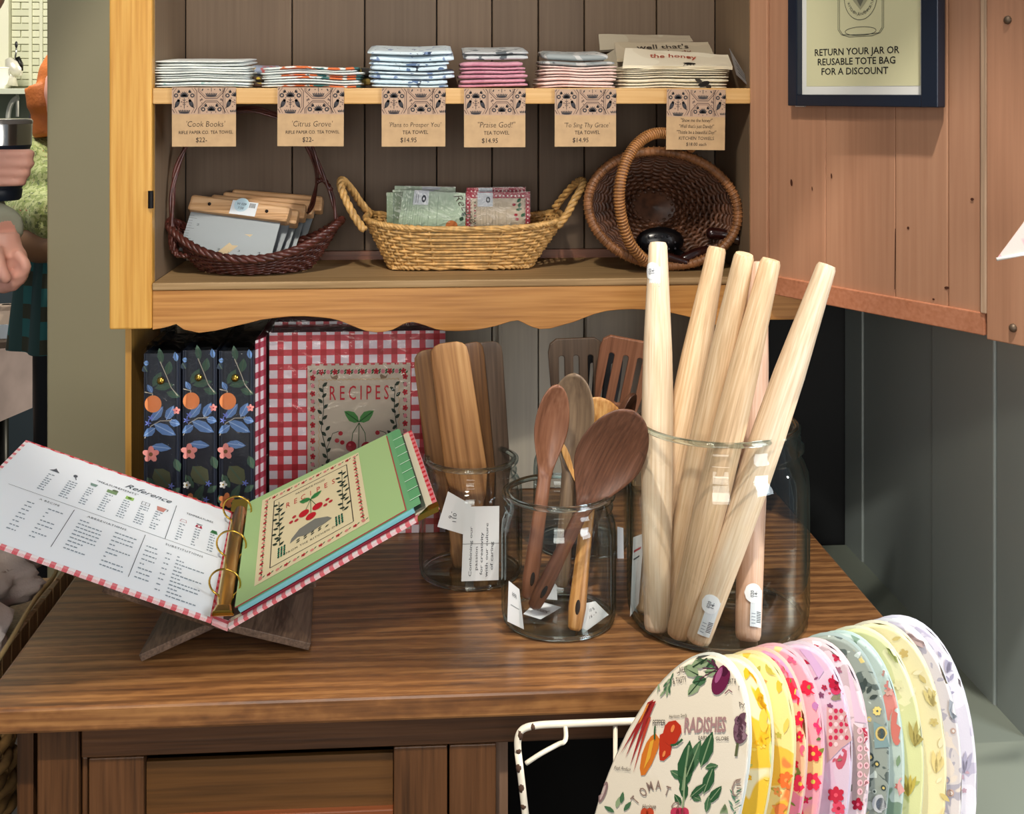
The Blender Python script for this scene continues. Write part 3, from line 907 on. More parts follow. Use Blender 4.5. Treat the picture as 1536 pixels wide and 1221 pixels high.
# ------------------------------------------------------------------ utensils
ac1 = wood('acacia_light', '#704523', '#b08050', '#cfa26c', 'Z', 1.2, 10, 3, .45, .3, .05)
ac2 = wood('acacia_mid', '#50341f', '#8a623c', '#b58c5a', 'Z', 1.2, 10, 3, .45, .3, .05)
ac3 = wood('acacia_grey', '#3c2f26', '#665343', '#8a745c', 'Z', 1.2, 10, 3, .45, .3, .05)
wal = wood('walnut', '#432a1e', '#62402f', '#775342', 'Z', 1.6, 7, 3, .38, .4, .05)
wal2 = wood('walnut_red', '#5a3826', '#7c523c', '#8e644c', 'Z', 1.6, 7, 3, .38, .4, .05)
gol = wood('acacia_gold', '#7a4c22', '#b07c40', '#cda062', 'Z', 1.6, 8, 3, .38, .4, .1)


def loft(secs, n=20, e=2.4, conc=None):
    rings = []
    for (z, hw, ht, yo, cc) in secs:
        ring = []
        for q in range(n):
            a = 2 * math.pi * q / n
            c, s_ = math.cos(a), math.sin(a)
            x = hw * math.copysign(abs(c) ** (2 / e), c); y = ht * math.copysign(abs(s_) ** (2 / e), s_)
            if cc and y < 0: y = y + cc * (1 - (x / hw) ** 2)
            elif cc: y = y + cc * (1 - (x / hw) ** 2)
            ring.append(Vector((x, y + yo, z)))
        rings.append(ring)
    return MB().loop(rings)


def utensil(name, label, cat, bot, top, D0, D1, kind, m, w, headlen, grp, yaw=0, hole=False, front=None):
    b = W(bot[0], bot[1], D0); tp = W(top[0], top[1], D1)
    ax = tp - b; L = ax.length
    xh = Vector((math.cos(yaw), math.sin(yaw), 0))
    rot = frame_rot(ax, xh).to_4x4()      # local y points away from the viewer
    t = thing(name, label, cat, b, rot, grp)
    hw = w / 2; H0 = L - headlen
    hd = [(0, .006, .004, 0, 0), (.004, .010, .006, 0, 0), (.03, .0125, .007, 0, 0), (H0 * .5, .0105, .0065, 0, 0), (H0 * .9, .010, .006, 0, 0)]
    if kind == 'spoon':
        hs = []
        for i in range(1, 21):
            u = 1 - (1 - i / 20) ** 1.7
            um = .56
            if u < um: q_ = u / um; wdt = .010 + (hw - .010) * (q_ * q_ * (3 - 2 * q_)) ** .85
            else: wdt = hw * math.sqrt(max(0.002, 1 - ((u - um) / (1 - um)) ** 2))
            hs.append((H0 * .9 + (L - H0 * .9) * u, wdt, .0045 + .001 * math.sin(math.pi * u) - .002 * (u > .99), 0, .016 * max(0, math.sin(math.pi * u)) ** .8))
        MB_ = loft(hd + hs, 24, 2.0)
        MB_.build('spoon_body', m, t, local=True, smooth=True)
    elif kind == 'spatula':
        hs = [(H0, .013, .005, 0, 0), (H0 + headlen * .12, hw * .8, .004, 0, 0), (H0 + headlen * .25, hw, .0035, 0, 0), (L - .025, hw * .90, .0028, 0, 0), (L - .010, hw * .84, .0026, 0, 0), (L - .003, hw * .66, .0024, 0, 0), (L, hw * .42, .002, 0, 0)]
        loft(hd + hs, 28, 3.2).build('spatula_body', m, t, local=True, smooth=True, autos=50)
    else:
        a = [(-.011, 0), (.011, 0)]
        prof = [(.011, H0 * .8), (.013, H0), (hw * .78, H0 + headlen * .18), (hw * .94, H0 + headlen * .5), (hw, L - .022), (hw * .93, L - .008), (hw * .7, L)]
        outl = [(x, z) for x, z in [(.010, 0)] + prof] + [(-x, z) for x, z in reversed([(.010, 0)] + prof)]
        slots = []
        for k in range(3):
            cx = (k - 1) * hw * .52; z0, z1 = L - headlen * .72, L - headlen * .22; q = hw * .105
            slots.append([(cx + q * math.cos(a), (z1 if math.sin(a) >= 0 else z0) + q * math.sin(a)) for a in [i * math.pi / 6 + .01 for i in range(12)]])
        vs, fs = shape2d([outl] + slots, .008, .0015)
        MB().add([Vector((v.x, v.z, v.y)) for v in vs], fs).build('turner_body', m, t, local=True)
    if hole:
        MB().ball((0, -.0068, .030), (.0035, .0018, .010), 12).build('hanging_hole', mat('dark_hole', '#0d0805', .9), t, local=True, smooth=True)
    return t, rot, b


g1_ = 'flat spatulas in the left jar'
utensil('spatula', 'pale edged wooden spatula at the left of the left jar', 'spatula', (690, 852), (645, 524), 1.90, 1.88, 'spatula', ac2, .062, .275, g1_, .1)
utensil('spatula', 'broad honey striped wooden spatula in front of the left jar', 'spatula', (722, 868), (672, 514), 1.87, 1.845, 'spatula', ac1, .066, .275, g1_, -.05, True)
utensil('spatula', 'wooden spatula with a sunlit edge, second from right in left jar', 'spatula', (733, 855), (706, 514), 1.90, 1.90, 'spatula', ac2, .050, .275, g1_, .45)
utensil('spatula', 'grey topped wooden spatula at the right of the left jar', 'spatula', (748, 850), (731, 513), 1.925, 1.93, 'spatula', ac3, .055, .275, g1_, .2)
g2_ = 'wooden spoons in the front jar'
utensil('wooden_spoon', 'small walnut spoon leaning left in the front jar', 'spoon', (792, 897), (836, 577), 1.70, 1.70, 'spoon', wal2, .052, .115, g2_, .25, True)
utensil('wooden_spoon', 'wooden spoon with pale rim behind the small walnut one', 'spoon', (842, 880), (862, 560), 1.75, 1.755, 'spoon', ac3, .066, .125, g2_, -.3)
utensil('wooden_spoon', 'golden brown wooden spoon, its holed handle end at the jar bottom', 'spoon', (862, 946), (900, 596), 1.66, 1.79, 'spoon', gol, .104, .135, g2_, 0, True)
utensil('wooden_spoon', 'big dark walnut ladle-shaped spoon in front of the golden one', 'spoon', (800, 912), (950, 616), 1.685, 1.67, 'spoon', wal, .104, .150, g2_, .15, True)
utensil('wooden_spoon', 'narrow dark wooden spoon tip showing right of the walnut ladle', 'spoon', (860, 880), (952, 590), 1.79, 1.80, 'spoon', wal, .036, .09, g2_, .8)
g3_ = 'slotted turners in the back jar'
utensil('slotted_turner', 'dark brown slotted turner standing upright in the back jar', 'turner', (870, 830), (863, 507), 2.0, 1.985, 'turner', ac3, .092, .15, g3_, 0)
utensil('slotted_turner', 'reddish slotted turner leaning right in the back jar', 'turner', (880, 830), (944, 508), 2.02, 1.96, 'turner', wal2, .090, .15, g3_, -.15)
utensil('slotted_turner', 'black slotted turner just visible behind the two brown turners', 'turner', (885, 825), (905, 522), 2.04, 2.035, 'turner', mat('black_utensil', '#17181a', .5), .07, .13, g3_, .1)

# paper tags inside the jars
pap = mat('tag_paper', '#d9dcdd', .6)


def paper_tag(name, label, quad, D, grp, lines=None, txt=None, bend=0, D2=None):
    P = [W(x, y, D if k < 2 or D2 is None else D2) for k, (x, y) in enumerate(quad)]   # bl br tr tl
    t = thing(name, label, 'paper tag', sum(P, Vector()) / 4 - Vector((0, 0, (P[3] - P[0]).length / 2)), None, grp)
    n = (P[1] - P[0]).cross(P[3] - P[0]).normalized()
    f = bil(P[0], P[1], P[3], P[2])
    g = lambda u, v, h: f(u, v, h) + n * (bend * math.sin(u * math.pi))
    b = MB()
    b.grid(lambda u, v: g(u, v, .0003), 6, 4); b.grid(lambda u, v: g(u, v, -.0003), 6, 4, flip=True)
    b.build('tag_card', pap, t)
    if lines:
        Dk = Decal(lambda u, v, h: g(u, v, h + .0004), .0002)
        for kind, a in lines:
            if kind == 'r': Dk.rect(*a)
            if kind == 't': Dk.text(*a)
        Dk.build('lettering', t)


gt = 'product tags inside the jars'
k_ = '#4a4c52'
paper_tag('paper_tag', 'tall white care tag with sideways lettering in the left jar', [(692, 872), (748, 870), (749, 759), (696, 760)], 1.80, gt,
          [('r', (.0, .495, 1, .505, '#9a9c9c', 1)), ('t', ('Combining our', .26, .06, .11, k_, 2, R(90), 'LEFT', 0, 1.0)), ('t', ('passion', .42, .14, .11, k_, 2, R(90), 'LEFT')), ('t', ('for creativity', .56, .08, .11, k_, 2, R(90), 'LEFT')), ('t', ('with our culture', .70, .05, .11, k_, 2, R(90), 'LEFT')), ('t', ('of caring', .84, .14, .11, k_, 2, R(90), 'LEFT'))], .004 and None, 0)
paper_tag('paper_tag', 'crooked grey price tag behind the care tag in left jar', [(656, 790), (700, 803), (707, 757), (672, 737)], 1.803, gt,
          [('t', ('110', .55, .4, .2, k_, 2, R(100))), ('t', ('9 -', .4, .45, .2, k_, 2, R(100)))])
paper_tag('paper_tag', 'white tag standing at left in the front jar', [(761, 932), (786, 944), (779, 884), (763, 871)], 1.655, gt,
          [('t', ('***', .5, .6, .3, k_, 2)), ('r', (.2, .45, .8, .47, '#8a8f92', 1))])
paper_tag('paper_tag', 'folded white tag lying on the bottom of the front jar', [(785, 921), (811, 929), (842, 911), (806, 901)], 1.68, gt,
          [('t', ('Dozzk', .5, .4, .28, '#5a4a4a', 2, 0, 'CENTER', .4))], D2=1.74)
paper_tag('paper_tag', 'white tag leaning right of the holed handle in front jar', [(872, 952), (913, 922), (893, 902), (878, 905)], 1.665, gt,
          [('t', ('10 %', .5, .6, .18, k_, 2)), ('t', ('16 - *', .5, .35, .18, k_, 2))], D2=1.70)
paper_tag('paper_tag', 'upright white tag at back of the front jar', [(812, 898), (836, 900), (834, 858), (822, 855)], 1.75, gt)
paper_tag('paper_tag', 'bluish printed tag standing against the left inside of the big jar', [(945, 925), (958, 905), (966, 800), (950, 806)], 1.70, gt,
          [('r', (.1, .8, .8, .83, '#b04a50', 1)), ('r', (.1, .7, .7, .72, k_, 1))])
paper_tag('paper_tag', 'pale tag hanging low in the back jar', [(926, 862), (936, 862), (935, 792), (926, 790)], 1.935, gt)

# ================================================================== BINDERS ON THE COUNTER
fl = film()
navy = mat('navy_cover', '#1e2330', .35, vary=.1)
blackc = mat('black_board', '#0c0d12', .5)
pagew = mat('page_stack', '#dcd8cf', .8)
brass = mat('brass', '#c9a54a', .22, metal=1)


def floral(D_, x0, w, h):
    """flowers, oranges and leaves printed on a spine x0..x0+w, height h (from the foot)"""
    U = lambda u: x0 + u * w
    V = lambda v: h * (1 - v)
    def clip(u): return min(max(u, .01), .99)
    dg, dg2, bl, bl2, pk, og, wt, vi = '#4c6656', '#66694e', '#6f92c8', '#a4bfe4', '#f6a098', '#f79a60', '#f6f4ee', '#8494ea'
    def leaf(u, v, ln, wd, a, c, ly=1, vein=None):
        # keep inside the spine
        ex = u + ln / w * math.cos(a)
        if ex > 1: ln *= (1 - u) / (ex - u) if ex > u else 1
        if ex < 0: ln *= u / (u - ex)
        D_.leaf(U(u), V(v), ln, wd, a, c, ly, vein)
    for (u, v, ln, wd, a, c) in [(.5, .06, .022, .010, R(100), dg), (.65, .13, .020, .012, R(80), dg), (.25, .20, .024, .012, R(60), dg), (.30, .21, .028, .012, R(10), dg), (.62, .235, .022, .011, R(-20), dg), (.10, .11, .020, .012, R(120), '#35404e'),
                                  (.9, .05, .014, .008, R(100), bl), (.15, .06, .016, .008, R(170), bl),
                                  (.30, .70, .034, .028, R(-52), dg2), (.32, .92, .030, .012, R(60), dg), (.10, .75, .022, .012, R(-60), dg), (.85, .64, .020, .012, R(-70), dg), (.72, .86, .026, .010, R(35), dg), (.30, .94, .022, .010, R(15), dg), (.75, .98, .026, .012, R(110), dg), (.15, .93, .024, .012, R(120), dg), (.9, .99, .02, .010, R(70), dg)]:
        leaf(u, v * .82, ln * 1.15, wd * 1.1, a, c, 1, '#5c6c58')
    for pts in ([(.45, .04), (.62, .11), (.75, .17), (.95, .215)], [(.03, .19), (.25, .2), (.2, .23)], [(.03, .42), (.2, .36), (.45, .335), (.75, .335)], [(.03, .52), (.2, .475), (.35, .465)]):
        D_.line([(U(u), V(v)) for u, v in pts], .0014, '#c8bfae', 2)
    for (u, v, ln, wd, a) in [(.22, .335, .030, .015, R(52)), (.28, .35, .040, .018, R(-28)), (.62, .33, .026, .015, R(62)), (.70, .34, .020, .013, R(-15)), (.32, .37, .026, .014, R(215)), (.22, .46, .032, .014, R(-8)), (.24, .195, .016, .009, R(120))]:
        leaf(u, v, ln, wd, a, bl, 3, bl2)
    D_.ell(U(.26), V(.250), .0135, .0140, og, 4, 0, 20)
    D_.flower(U(.20), V(.50), .0135, pk, '#8a6440', 5, 5, .3)
    D_.flower(U(.90), V(.285), .0062, pk, '#c05060', 5, 5, .3)
    for u, v in ((.2, .32), (.75, .66), (.68, .74), (.12, .345)):
        for k in range(5): D_.leaf(U(u), V(v), .0058, .0022, k * 2 * math.pi / 5, vi, 4)
    D_.flower(U(.13), V(.665), .0065, wt, '#c0a040', 5, 5)
    D_.flower(U(.22), V(.745), .013, og, '#e07048', 4, 5, .2)
    D_.ell(U(.72), V(.79), .013, .012, '#d98038', 4, 0, 18)


nb = [(215.5, 270.5, 531, 1.985, 'leftmost'), (273.5, 325.5, 526, 1.990, 'middle'), (328, 381, 527, 1.990, 'rightmost')]
for i, (a, b_, yt, Y, w_) in enumerate(nb):
    p0, p1 = WY(a, 650, Y), WY(b_, 650, Y)
    h = WY(a, yt, Y).z - CT
    wdt = p1.x - p0.x
    t = thing('floral_binder', '%s of the three shrink-wrapped navy floral binders, spine out' % w_, 'binder', (p0.x, Y, CT + .0005), None, 'navy floral binders')
    dp = .232
    MB().box((0, 0, 0), (.0028, dp, h)).box((wdt - .0028, 0, 0), (wdt, dp, h)).box((.0028, 0, 0), (wdt - .0028, .003, h)).build('cover', navy, t, local=True, bevel=.001)
    MB().box((.004, .005, .004), (wdt - .004, dp - .008, h - .012)).build('page_block', blackc, t, local=True)
    D_ = Decal(lambda u, v, hh: Vector((u, -.0004 - hh, v)), .00015)
    D_.rect(wdt * .40, 0, wdt * .412, h, '#3a4254', 0); D_.rect(wdt * .93, 0, wdt * .95, h, '#343c4e', 0)
    floral(D_, 0, wdt, h)
    D_.build('floral_print', t, local=True)
    MB().lathe([(.0003, .0045), (.0036, .0038), (.0064, .0016), (.0068, 0)], (0, 0, 0), 16).build('stud', brass, t, local=True, smooth=True)
    s_ = [o for o in t.children][-1]
    s_.rotation_euler = (R(90), 0, 0); s_.location = (wdt * .47, -.0008, h * .865)
    q = .0035
    def wr(u, v, k=i):
        return 0
    f = MB()
    def fp(u, v):
        a_ = u * 2 * math.pi
        c, s2 = math.cos(a_), math.sin(a_)
        x = wdt / 2 + (wdt / 2 + q) * math.copysign(min(1, abs(c) * 1.3), c)
        y = dp / 2 + (dp / 2 + q) * math.copysign(min(1, abs(s2) * 1.15), s2)
        z = v * (h + .006)
        n_ = noise.noise(Vector((x * 60 + k_seed, y * 60, z * 25)))
        return Vector((x + n_ * .0015, y + n_ * .002, z))
    k_seed = i * 9.0
    f.grid(fp, 48, 24)
    def tp_(u, v):
        x = -q + u * (wdt + 2 * q); y = -q + v * (dp + 2 * q)
        z = h + .006 + .006 * noise.noise(Vector((x * 70 + k_seed, y * 40, 0))) + .010 * math.sin(math.pi * u) * (1 if v < .2 else .3)
        return Vector((x, y, z))
    f.grid(tp_, 16, 30)
    f.build('plastic_wrap', fl, t, local=True, smooth=True)

gm_ = gingham('gingham_cover', 12.4, 14.2, '#b01824', '#cc4550', '#e8e0e8')
gm_s = gingham('gingham_spine', 2.0, 14.2, '#8e2233', '#b0485c', '#e6dce2')


def ging_binder(name, label, px0, px1, yt, yb, Y, dep, lean, art, ztop=None):
    p0, p1 = WY(px0, 700, Y), WY(px1, 700, Y)
    h = WY(px0, yt, Y).z - CT; wdt = p1.x - p0.x
    t = thing(name, label, 'binder', (p0.x, Y, CT + .001), Matrix.Rotation(R(-lean), 3, 'X'), 'gingham recipe binders')
    MB().grid(lambda u, v: Vector((u * wdt, 0, v * h)), 1, 1).grid(lambda u, v: Vector((u * wdt, .0028, v * h)), 1, 1, flip=True).grid(lambda u, v: Vector((u * wdt, v * .0028, h)), 1, 1).grid(lambda u, v: Vector((wdt, u * .0028, v * h)), 1, 1).build('front_cover', gm_, t, local=True)
    MB().grid(lambda u, v: Vector((0, dep * (1 - u), v * h)), 1, 1).build('spine', gm_s, t, local=True)
    MB().box((.002, dep - .0028, 0), (wdt, dep, h)).build('back_cover', mat('dark_red_board', '#5a1622', .5), t, local=True)
    MB().box((.004, .004, .004), (wdt - .012, dep - .004, h - .008)).build('page_block', pagew, t, local=True)
    if art:
        D_ = Decal(lambda u, v, hh: Vector((u * wdt, -.0005 - hh, v * h)), .00016)
        # label panel from the photograph's proportions
        x0, x1, y0, y1 = .215, .80, .02, .835
        D_.rect(x0, y0, x1, y1, '#c9beae', 0)
        n = 26
        for k in range(n):   # scalloped edge in pale squares
            u = x0 + (x1 - x0) * (k + .5) / n
            if k % 2: D_.rect(u - .011, y1, u + .011, y1 + .008, '#c9beae', 0)
        gr, rd, pk2, dkg, bg = '#355c3c', '#b02a36', '#d0808c', '#2e3c30', '#cbb08c'
        def vine(px_, py_, ang, L_, k):
            for i in range(k):
                s = L_ * (i + .5) / k
                cx, cy = px_ + s * math.cos(ang), py_ + s * math.sin(ang) * wdt / h * (h / wdt if abs(math.sin(ang)) > .5 else 1)
                if abs(math.sin(ang)) > .5: cy = py_ + s
                if i % 2: D_.flower(cx, cy, .016, rd, '#7a1e28', 3, 5, i)
                else: D_.ell(cx, cy, .011, .011, pk2, 3)
                D_.leaf(cx + .012, cy - .012, .020, .009, ang + .8, gr, 2)
                D_.leaf(cx - .012, cy + .012, .020, .009, ang + 3.8, gr, 2)
        vine(x0 + .02, y1 - .032, 0, x1 - x0 - .04, 14)
        vine(x0 + .030, y0, math.pi / 2, y1 - y0 - .04, 20)
        vine(x1 - .030, y0, math.pi / 2, y1 - y0 - .04, 20)
        xi0, xi1, yi1 = x0 + .065, x1 - .065, y1 - .07
        zz_ = []
        for k in range(41): zz_.append((xi0 + (xi1 - xi0) * k / 40, yi1 + (.004 if k % 2 else -.004)))
        D_.line(zz_, .004, bg, 2)
        for xe in (xi0, xi1): D_.line([(xe + (.004 if k % 2 else -.004), yi1 * k / 50) for k in range(51)], .004, bg, 2)
        D_.text('RECIPES', (x0 + x1) / 2, .665, .100, '#c0303c', 4, 0, 'CENTER', 0, .66, .004, 1.55)
        cxm = (x0 + x1) / 2
        for sx in (-1, 1):
            D_.poly([(cxm + sx * .125, .765), (cxm + sx * .155, .77), (cxm + sx * .165, .79), (cxm + sx * .150, .778), (cxm + sx * .125, .79), (cxm + sx * .118, .782)][::sx], '#8a7560', 3)
            D_.leaf(cxm, .555, .10, .052, math.pi / 2 + sx * -1.0, '#4e8a4c', 4, '#2e5c34')
            st = [(cxm + sx * .175, .25), (cxm + sx * .18, .40), (cxm + sx * .215, .52), (cxm + sx * .20, .62), (cxm + sx * .205, .74)]
            D_.line(st, .004, dkg, 3)
            for k in range(17):
                v = .30 + k * .027; u = .182 + (.02 if k > 8 else 0) + .004 * (k % 3)
                D_.leaf(cxm + sx * u, v, .034, .018, math.pi / 2 + (.9 if k % 2 else -.9), dkg, 3)
            for k in range(5): D_.leaf(cxm + sx * (.17 - k * .014), .30 + k * .014, .030, .016, math.pi / 2 + sx * (1.2 if k % 2 else .2), dkg, 3)
            D_.line([(cxm + sx * .185, .26), (cxm + sx * .14, .33), (cxm + sx * .09, .335)], .003, dkg, 3)
            D_.ell(cxm + sx * .085, .335, .012, .011, rd, 4)
            D_.line([(cxm + sx * .185, .42), (cxm + sx * .15, .50), (cxm + sx * .115, .51)], .003, dkg, 3)
            for a, b2 in ((.105, .50), (.125, .465), (.095, .455)): D_.ell(cxm + sx * a, b2, .013, .011, rd, 4)
            D_.ell(cxm + sx * .20, .22, .034, .038, '#1e5c4c', 3)
            for k in range(5):
                for l in range(3): D_.leaf(cxm + sx * .20 - .022 + l * .018, .20 + k * .012, .018, .011, math.pi / 2, '#2f8068' if (k + l) % 2 else '#174a3e', 4)
        for (a, b2) in ((-.045, .435), (.042, .430), (-.002, .375)):
            D_.line([(cxm, .55), (cxm + a * .8, .50), (cxm + a, b2)], .004, '#2e5c34', 3)
            D_.ell(cxm + a, b2, .030, .0265, '#a81e30', 5, 0, 18)
            D_.ell(cxm + a - .008, b2 + .008, .008, .006, '#d86070', 6)
        D_.build('cover_print', t, local=True)
    f = MB(); q = .004
    f.grid(lambda u, v: Vector((-q + u * (wdt + 2 * q), -q + .0014 * noise.noise(Vector((u * 14, v * 16, 3))), v * (h + q))), 40, 40)
    f.grid(lambda u, v: Vector((-q + u * (wdt + 2 * q), -q + v * (dep + 2 * q), h + q + .002 * noise.noise(Vector((u * 14, v * 3, 3))))), 30, 4)
    f.build('plastic_wrap', fl, t, local=True, smooth=True)
    return t


ging_binder('gingham_binder', 'wrapped red gingham binder titled RECIPES, cover facing out', 404, 668, 500, 797, 2.052, .045, 0, True)
ging_binder('gingham_binder', 'second red gingham binder hidden behind the one titled RECIPES', 412, 664, 484, 797, 2.115, .045, 0, False)
# spine-out red binder between the navy ones and the facing cover
p0, p1 = WY(383, 650, 2.0), WY(401, 650, 2.02)
t = thing('gingham_binder', 'thin wine red gingham binder seen edge-on beside the navy binders', 'binder', (p0.x, 2.0, CT + .001), None, 'gingham recipe binders')
hh_ = WY(390, 512, 2.0).z - CT
MB().grid(lambda u, v: Vector((u * (p1.x - p0.x - .004), u * .03, v * hh_)), 1, 1).grid(lambda u, v: Vector((0, .23 * (1 - u), v * hh_)), 1, 1).build('cover', gm_s, t, local=True)
MB().hexa([Vector((.001, .004, 0)), Vector((.012, .032, 0)), Vector((.012, .225, 0)), Vector((.001, .225, 0))], [Vector((.001, .004, hh_)), Vector((.012, .032, hh_)), Vector((.012, .225, hh_)), Vector((.001, .225, hh_))]).build('page_block', mat('dark_red_board', '#5a1622', .5), t, local=True)

# ================================================================== OPEN RECIPE BINDER ON ITS STAND
S0, S1 = W(318, 931, 1.58), W(350, 768, 1.84)
L0, L1 = W(-88, 788, 1.50), W(39, 660, 1.78)
R0, R1 = W(657, 760, 1.58), W(617, 645, 1.82)
SR0, SR1 = W(342, 941, 1.575), W(366, 768, 1.84)
ob = thing('open_recipe_binder', 'open recipe ring binder with gingham edge lying on a wooden stand', 'binder', (S0 + R0) / 2)
gv = gingham('gingham_edge', 22, 18, '#cf2636', '#e8848c', '#f6eeee')
gv.name = 'gingham_edge'


def slab4(P00, P10, P01, P11, th, name, m, par, uvm=True):
    f = bil(P00, P10, P01, P11)
    b = MB()
    b.grid(lambda u, v: f(u, v, 0), 8, 8); b.grid(lambda u, v: f(u, v, -th), 8, 8, flip=True)
    b.grid(lambda u, v: f(u, 0, -th * (1 - v)), 8, 1); b.grid(lambda u, v: f(u, 1, -th * (1 - v)), 8, 1, flip=True)
    b.grid(lambda u, v: f(0, u, -th * (1 - v)), 8, 1, flip=True); b.grid(lambda u, v: f(1, u, -th * (1 - v)), 8, 1)
    return b.build(name, m, par)


slab4(L0, S0, L1, S1, .0045, 'left_cover', gv, ob)
slab4(SR0, R0, SR1, R1, .0045, 'right_cover', gv, ob)
slab4(S0 + Vector((0, 0, -.002)), SR0 + Vector((0, 0, -.002)), S1 + Vector((0, 0, -.002)), SR1 + Vector((0, 0, -.002)), .004, 'spine', gv, ob)
fL = bil(L0, S0, L1, S1)
whitep = mat('white_lining', '#eff5fb', .6)
b = MB(); b.grid(lambda u, v: fL(.015 + .975 * u, .018 + .962 * v + (.004 * math.sin(u * 80) if v > .9 else 0), .0008), 60, 4)
b.build('left_lining', whitep, ob)
fR = bil(SR0, R0, SR1, R1)
b = MB(); b.grid(lambda u, v: fR(.01 + .972 * u, .03 + .95 * v, .0008), 8, 4)
b.build('right_lining', mat('cream_lining', '#e6dcc4', .6), ob)
# printed reference page
D_ = Decal(lambda u, v, h: fL(u, v, .0012 + h), .00022)
ik, lg = '#4c545c', '#8d99a4'
D_.text('Reference', .60, .86, .062, ik, 2, -.03, 'CENTER', .5, .85)
D_.text('"MEASUREMENTS"', .47, .82, .026, ik, 2, 0, 'CENTER', 0, .85, 0, 1.1)
D_.line([(.08, .515), (.97, .515)], .0022, ik, 1)
D_.line([(.74, .515), (.74, .86)], .0026, ik, 1)
D_.line([(.36, .12), (.36, .49)], .0022, ik, 1); D_.line([(.66, .10), (.66, .49)], .0022, ik, 1)
rnd = random.Random(3)


def rows(u0, u1, v0, v1, n, c=lg):
    for k in range(n):
        v = v0 + (v1 - v0) * k / max(1, n - 1)
        u = u0
        while u < u1 - .004:
            w_ = rnd.uniform(.006, .016); D_.rect(u, v - .0045, min(u + w_, u1), v + .0045, c, 1); u += w_ + .004
            if rnd.random() < .12: break


for cu_ in (.20, .29, .375, .455, .535, .61, .68):
    rows(cu_ - .018, cu_ + rnd.uniform(.005, .022), .735, .57, 8)
for cu_ in (.79, .86, .93): rows(cu_ - .012, cu_ + .012, .70, .55, 7)
D_.text('TEMPERATURES', .855, .81, .024, ik, 2, 0, 'CENTER', 0, .75)
D_.text('ABBREVIATIONS', .50, .465, .024, ik, 2, 0, 'CENTER', 0, .8, 0, 1.2)
D_.text('SUBSTITUTIONS', .83, .465, .024, ik, 2, 0, 'CENTER', 0, .8, 0, 1.2)
D_.text('A RECIPE', .26, .47, .022, ik, 2, 0, 'CENTER', 0, .8, 0, 1.2)
rows(.40, .50, .42, .15, 9); rows(.545, .635, .42, .12, 9)
rows(.185, .22, .42, .15, 8); rows(.27, .33, .42, .15, 8)
rows(.68, .735, .40, .12, 8); rows(.765, .785, .40, .08, 8); rows(.81, .93, .40, .06, 12)
# little utensil drawings
D_.poly([(.175, .775), (.22, .775), (.205, .795), (.197, .81), (.19, .792)], '#5a6068', 2)
D_.ell(.285, .80, .009, .014, '#5a6068', 2); D_.line([(.288, .79), (.297, .765)], .004, '#5a6068', 2)
D_.poly([(.362, .765), (.385, .765), (.390, .79), (.357, .79)], '#7f9a90', 2)
D_.rect(.435, .755, .480, .785, '#7f9a70', 2); D_.ell(.468, .79, .014, .010, '#6b7a60', 3)
D_.rect(.520, .755, .556, .785, '#9cc46a', 2); D_.ell(.538, .770, .009, .008, '#4a6a30', 3)
D_.line([(.593, .755), (.593, .785), (.628, .785), (.628, .755), (.593, .755)], .002, ik, 2); D_.line([(.61, .755), (.61, .785)], .002, ik, 2)
D_.poly([(.666, .750), (.696, .750), (.703, .790), (.660, .790)], '#c98a80', 2); D_.line([(.70, .785), (.712, .785), (.708, .765)], .003, ik, 2)
D_.line([(.775, .725), (.805, .725), (.800, .748), (.780, .748), (.775, .725)], .002, '#b06a74', 2)
D_.poly([(.845, .722), (.878, .722), (.872, .745), (.851, .745)], '#b02a44', 2); D_.rect(.848, .752, .875, .757, ik, 2); D_.ell(.861, .733, .006, .008, '#ece6e6', 3)
D_.poly([(.915, .715), (.950, .715), (.943, .745), (.922, .745)], '#3f7a4c', 2); D_.text('LB', .932, .722, .018, '#1c3c24', 3, 0, 'CENTER', 0, .7)
D_.build('reference_print', ob)
# page stack on the right
def lay(name, u0, u1, v0, v1, h0, h1, col, k=1):
    f2 = lambda u, v, h: fR(u0 + (u1 - u0) * u, v0 + (v1 - v0) * v, h)
    bb = MB()
    for kk in range(k):
        a, c = h0 + (h1 - h0) * kk / k, h0 + (h1 - h0) * (kk + .72) / k
        j = .002 * math.sin(kk * 2.1)
        bb.grid(lambda u, v: f2(u, v + j, c), 8, 8); bb.grid(lambda u, v: f2(u, v + j, a), 8, 8, flip=True)
        bb.grid(lambda u, v: f2(u, 0 + j, a + (c - a) * v), 2, 1); bb.grid(lambda u, v: f2(u, 1 + j, a + (c - a) * v), 2, 1, flip=True)
        bb.grid(lambda u, v: f2(1, u + j, a + (c - a) * v), 2, 1)
    return bb.build(name, mat(name + '_paper', col, .7), ob)


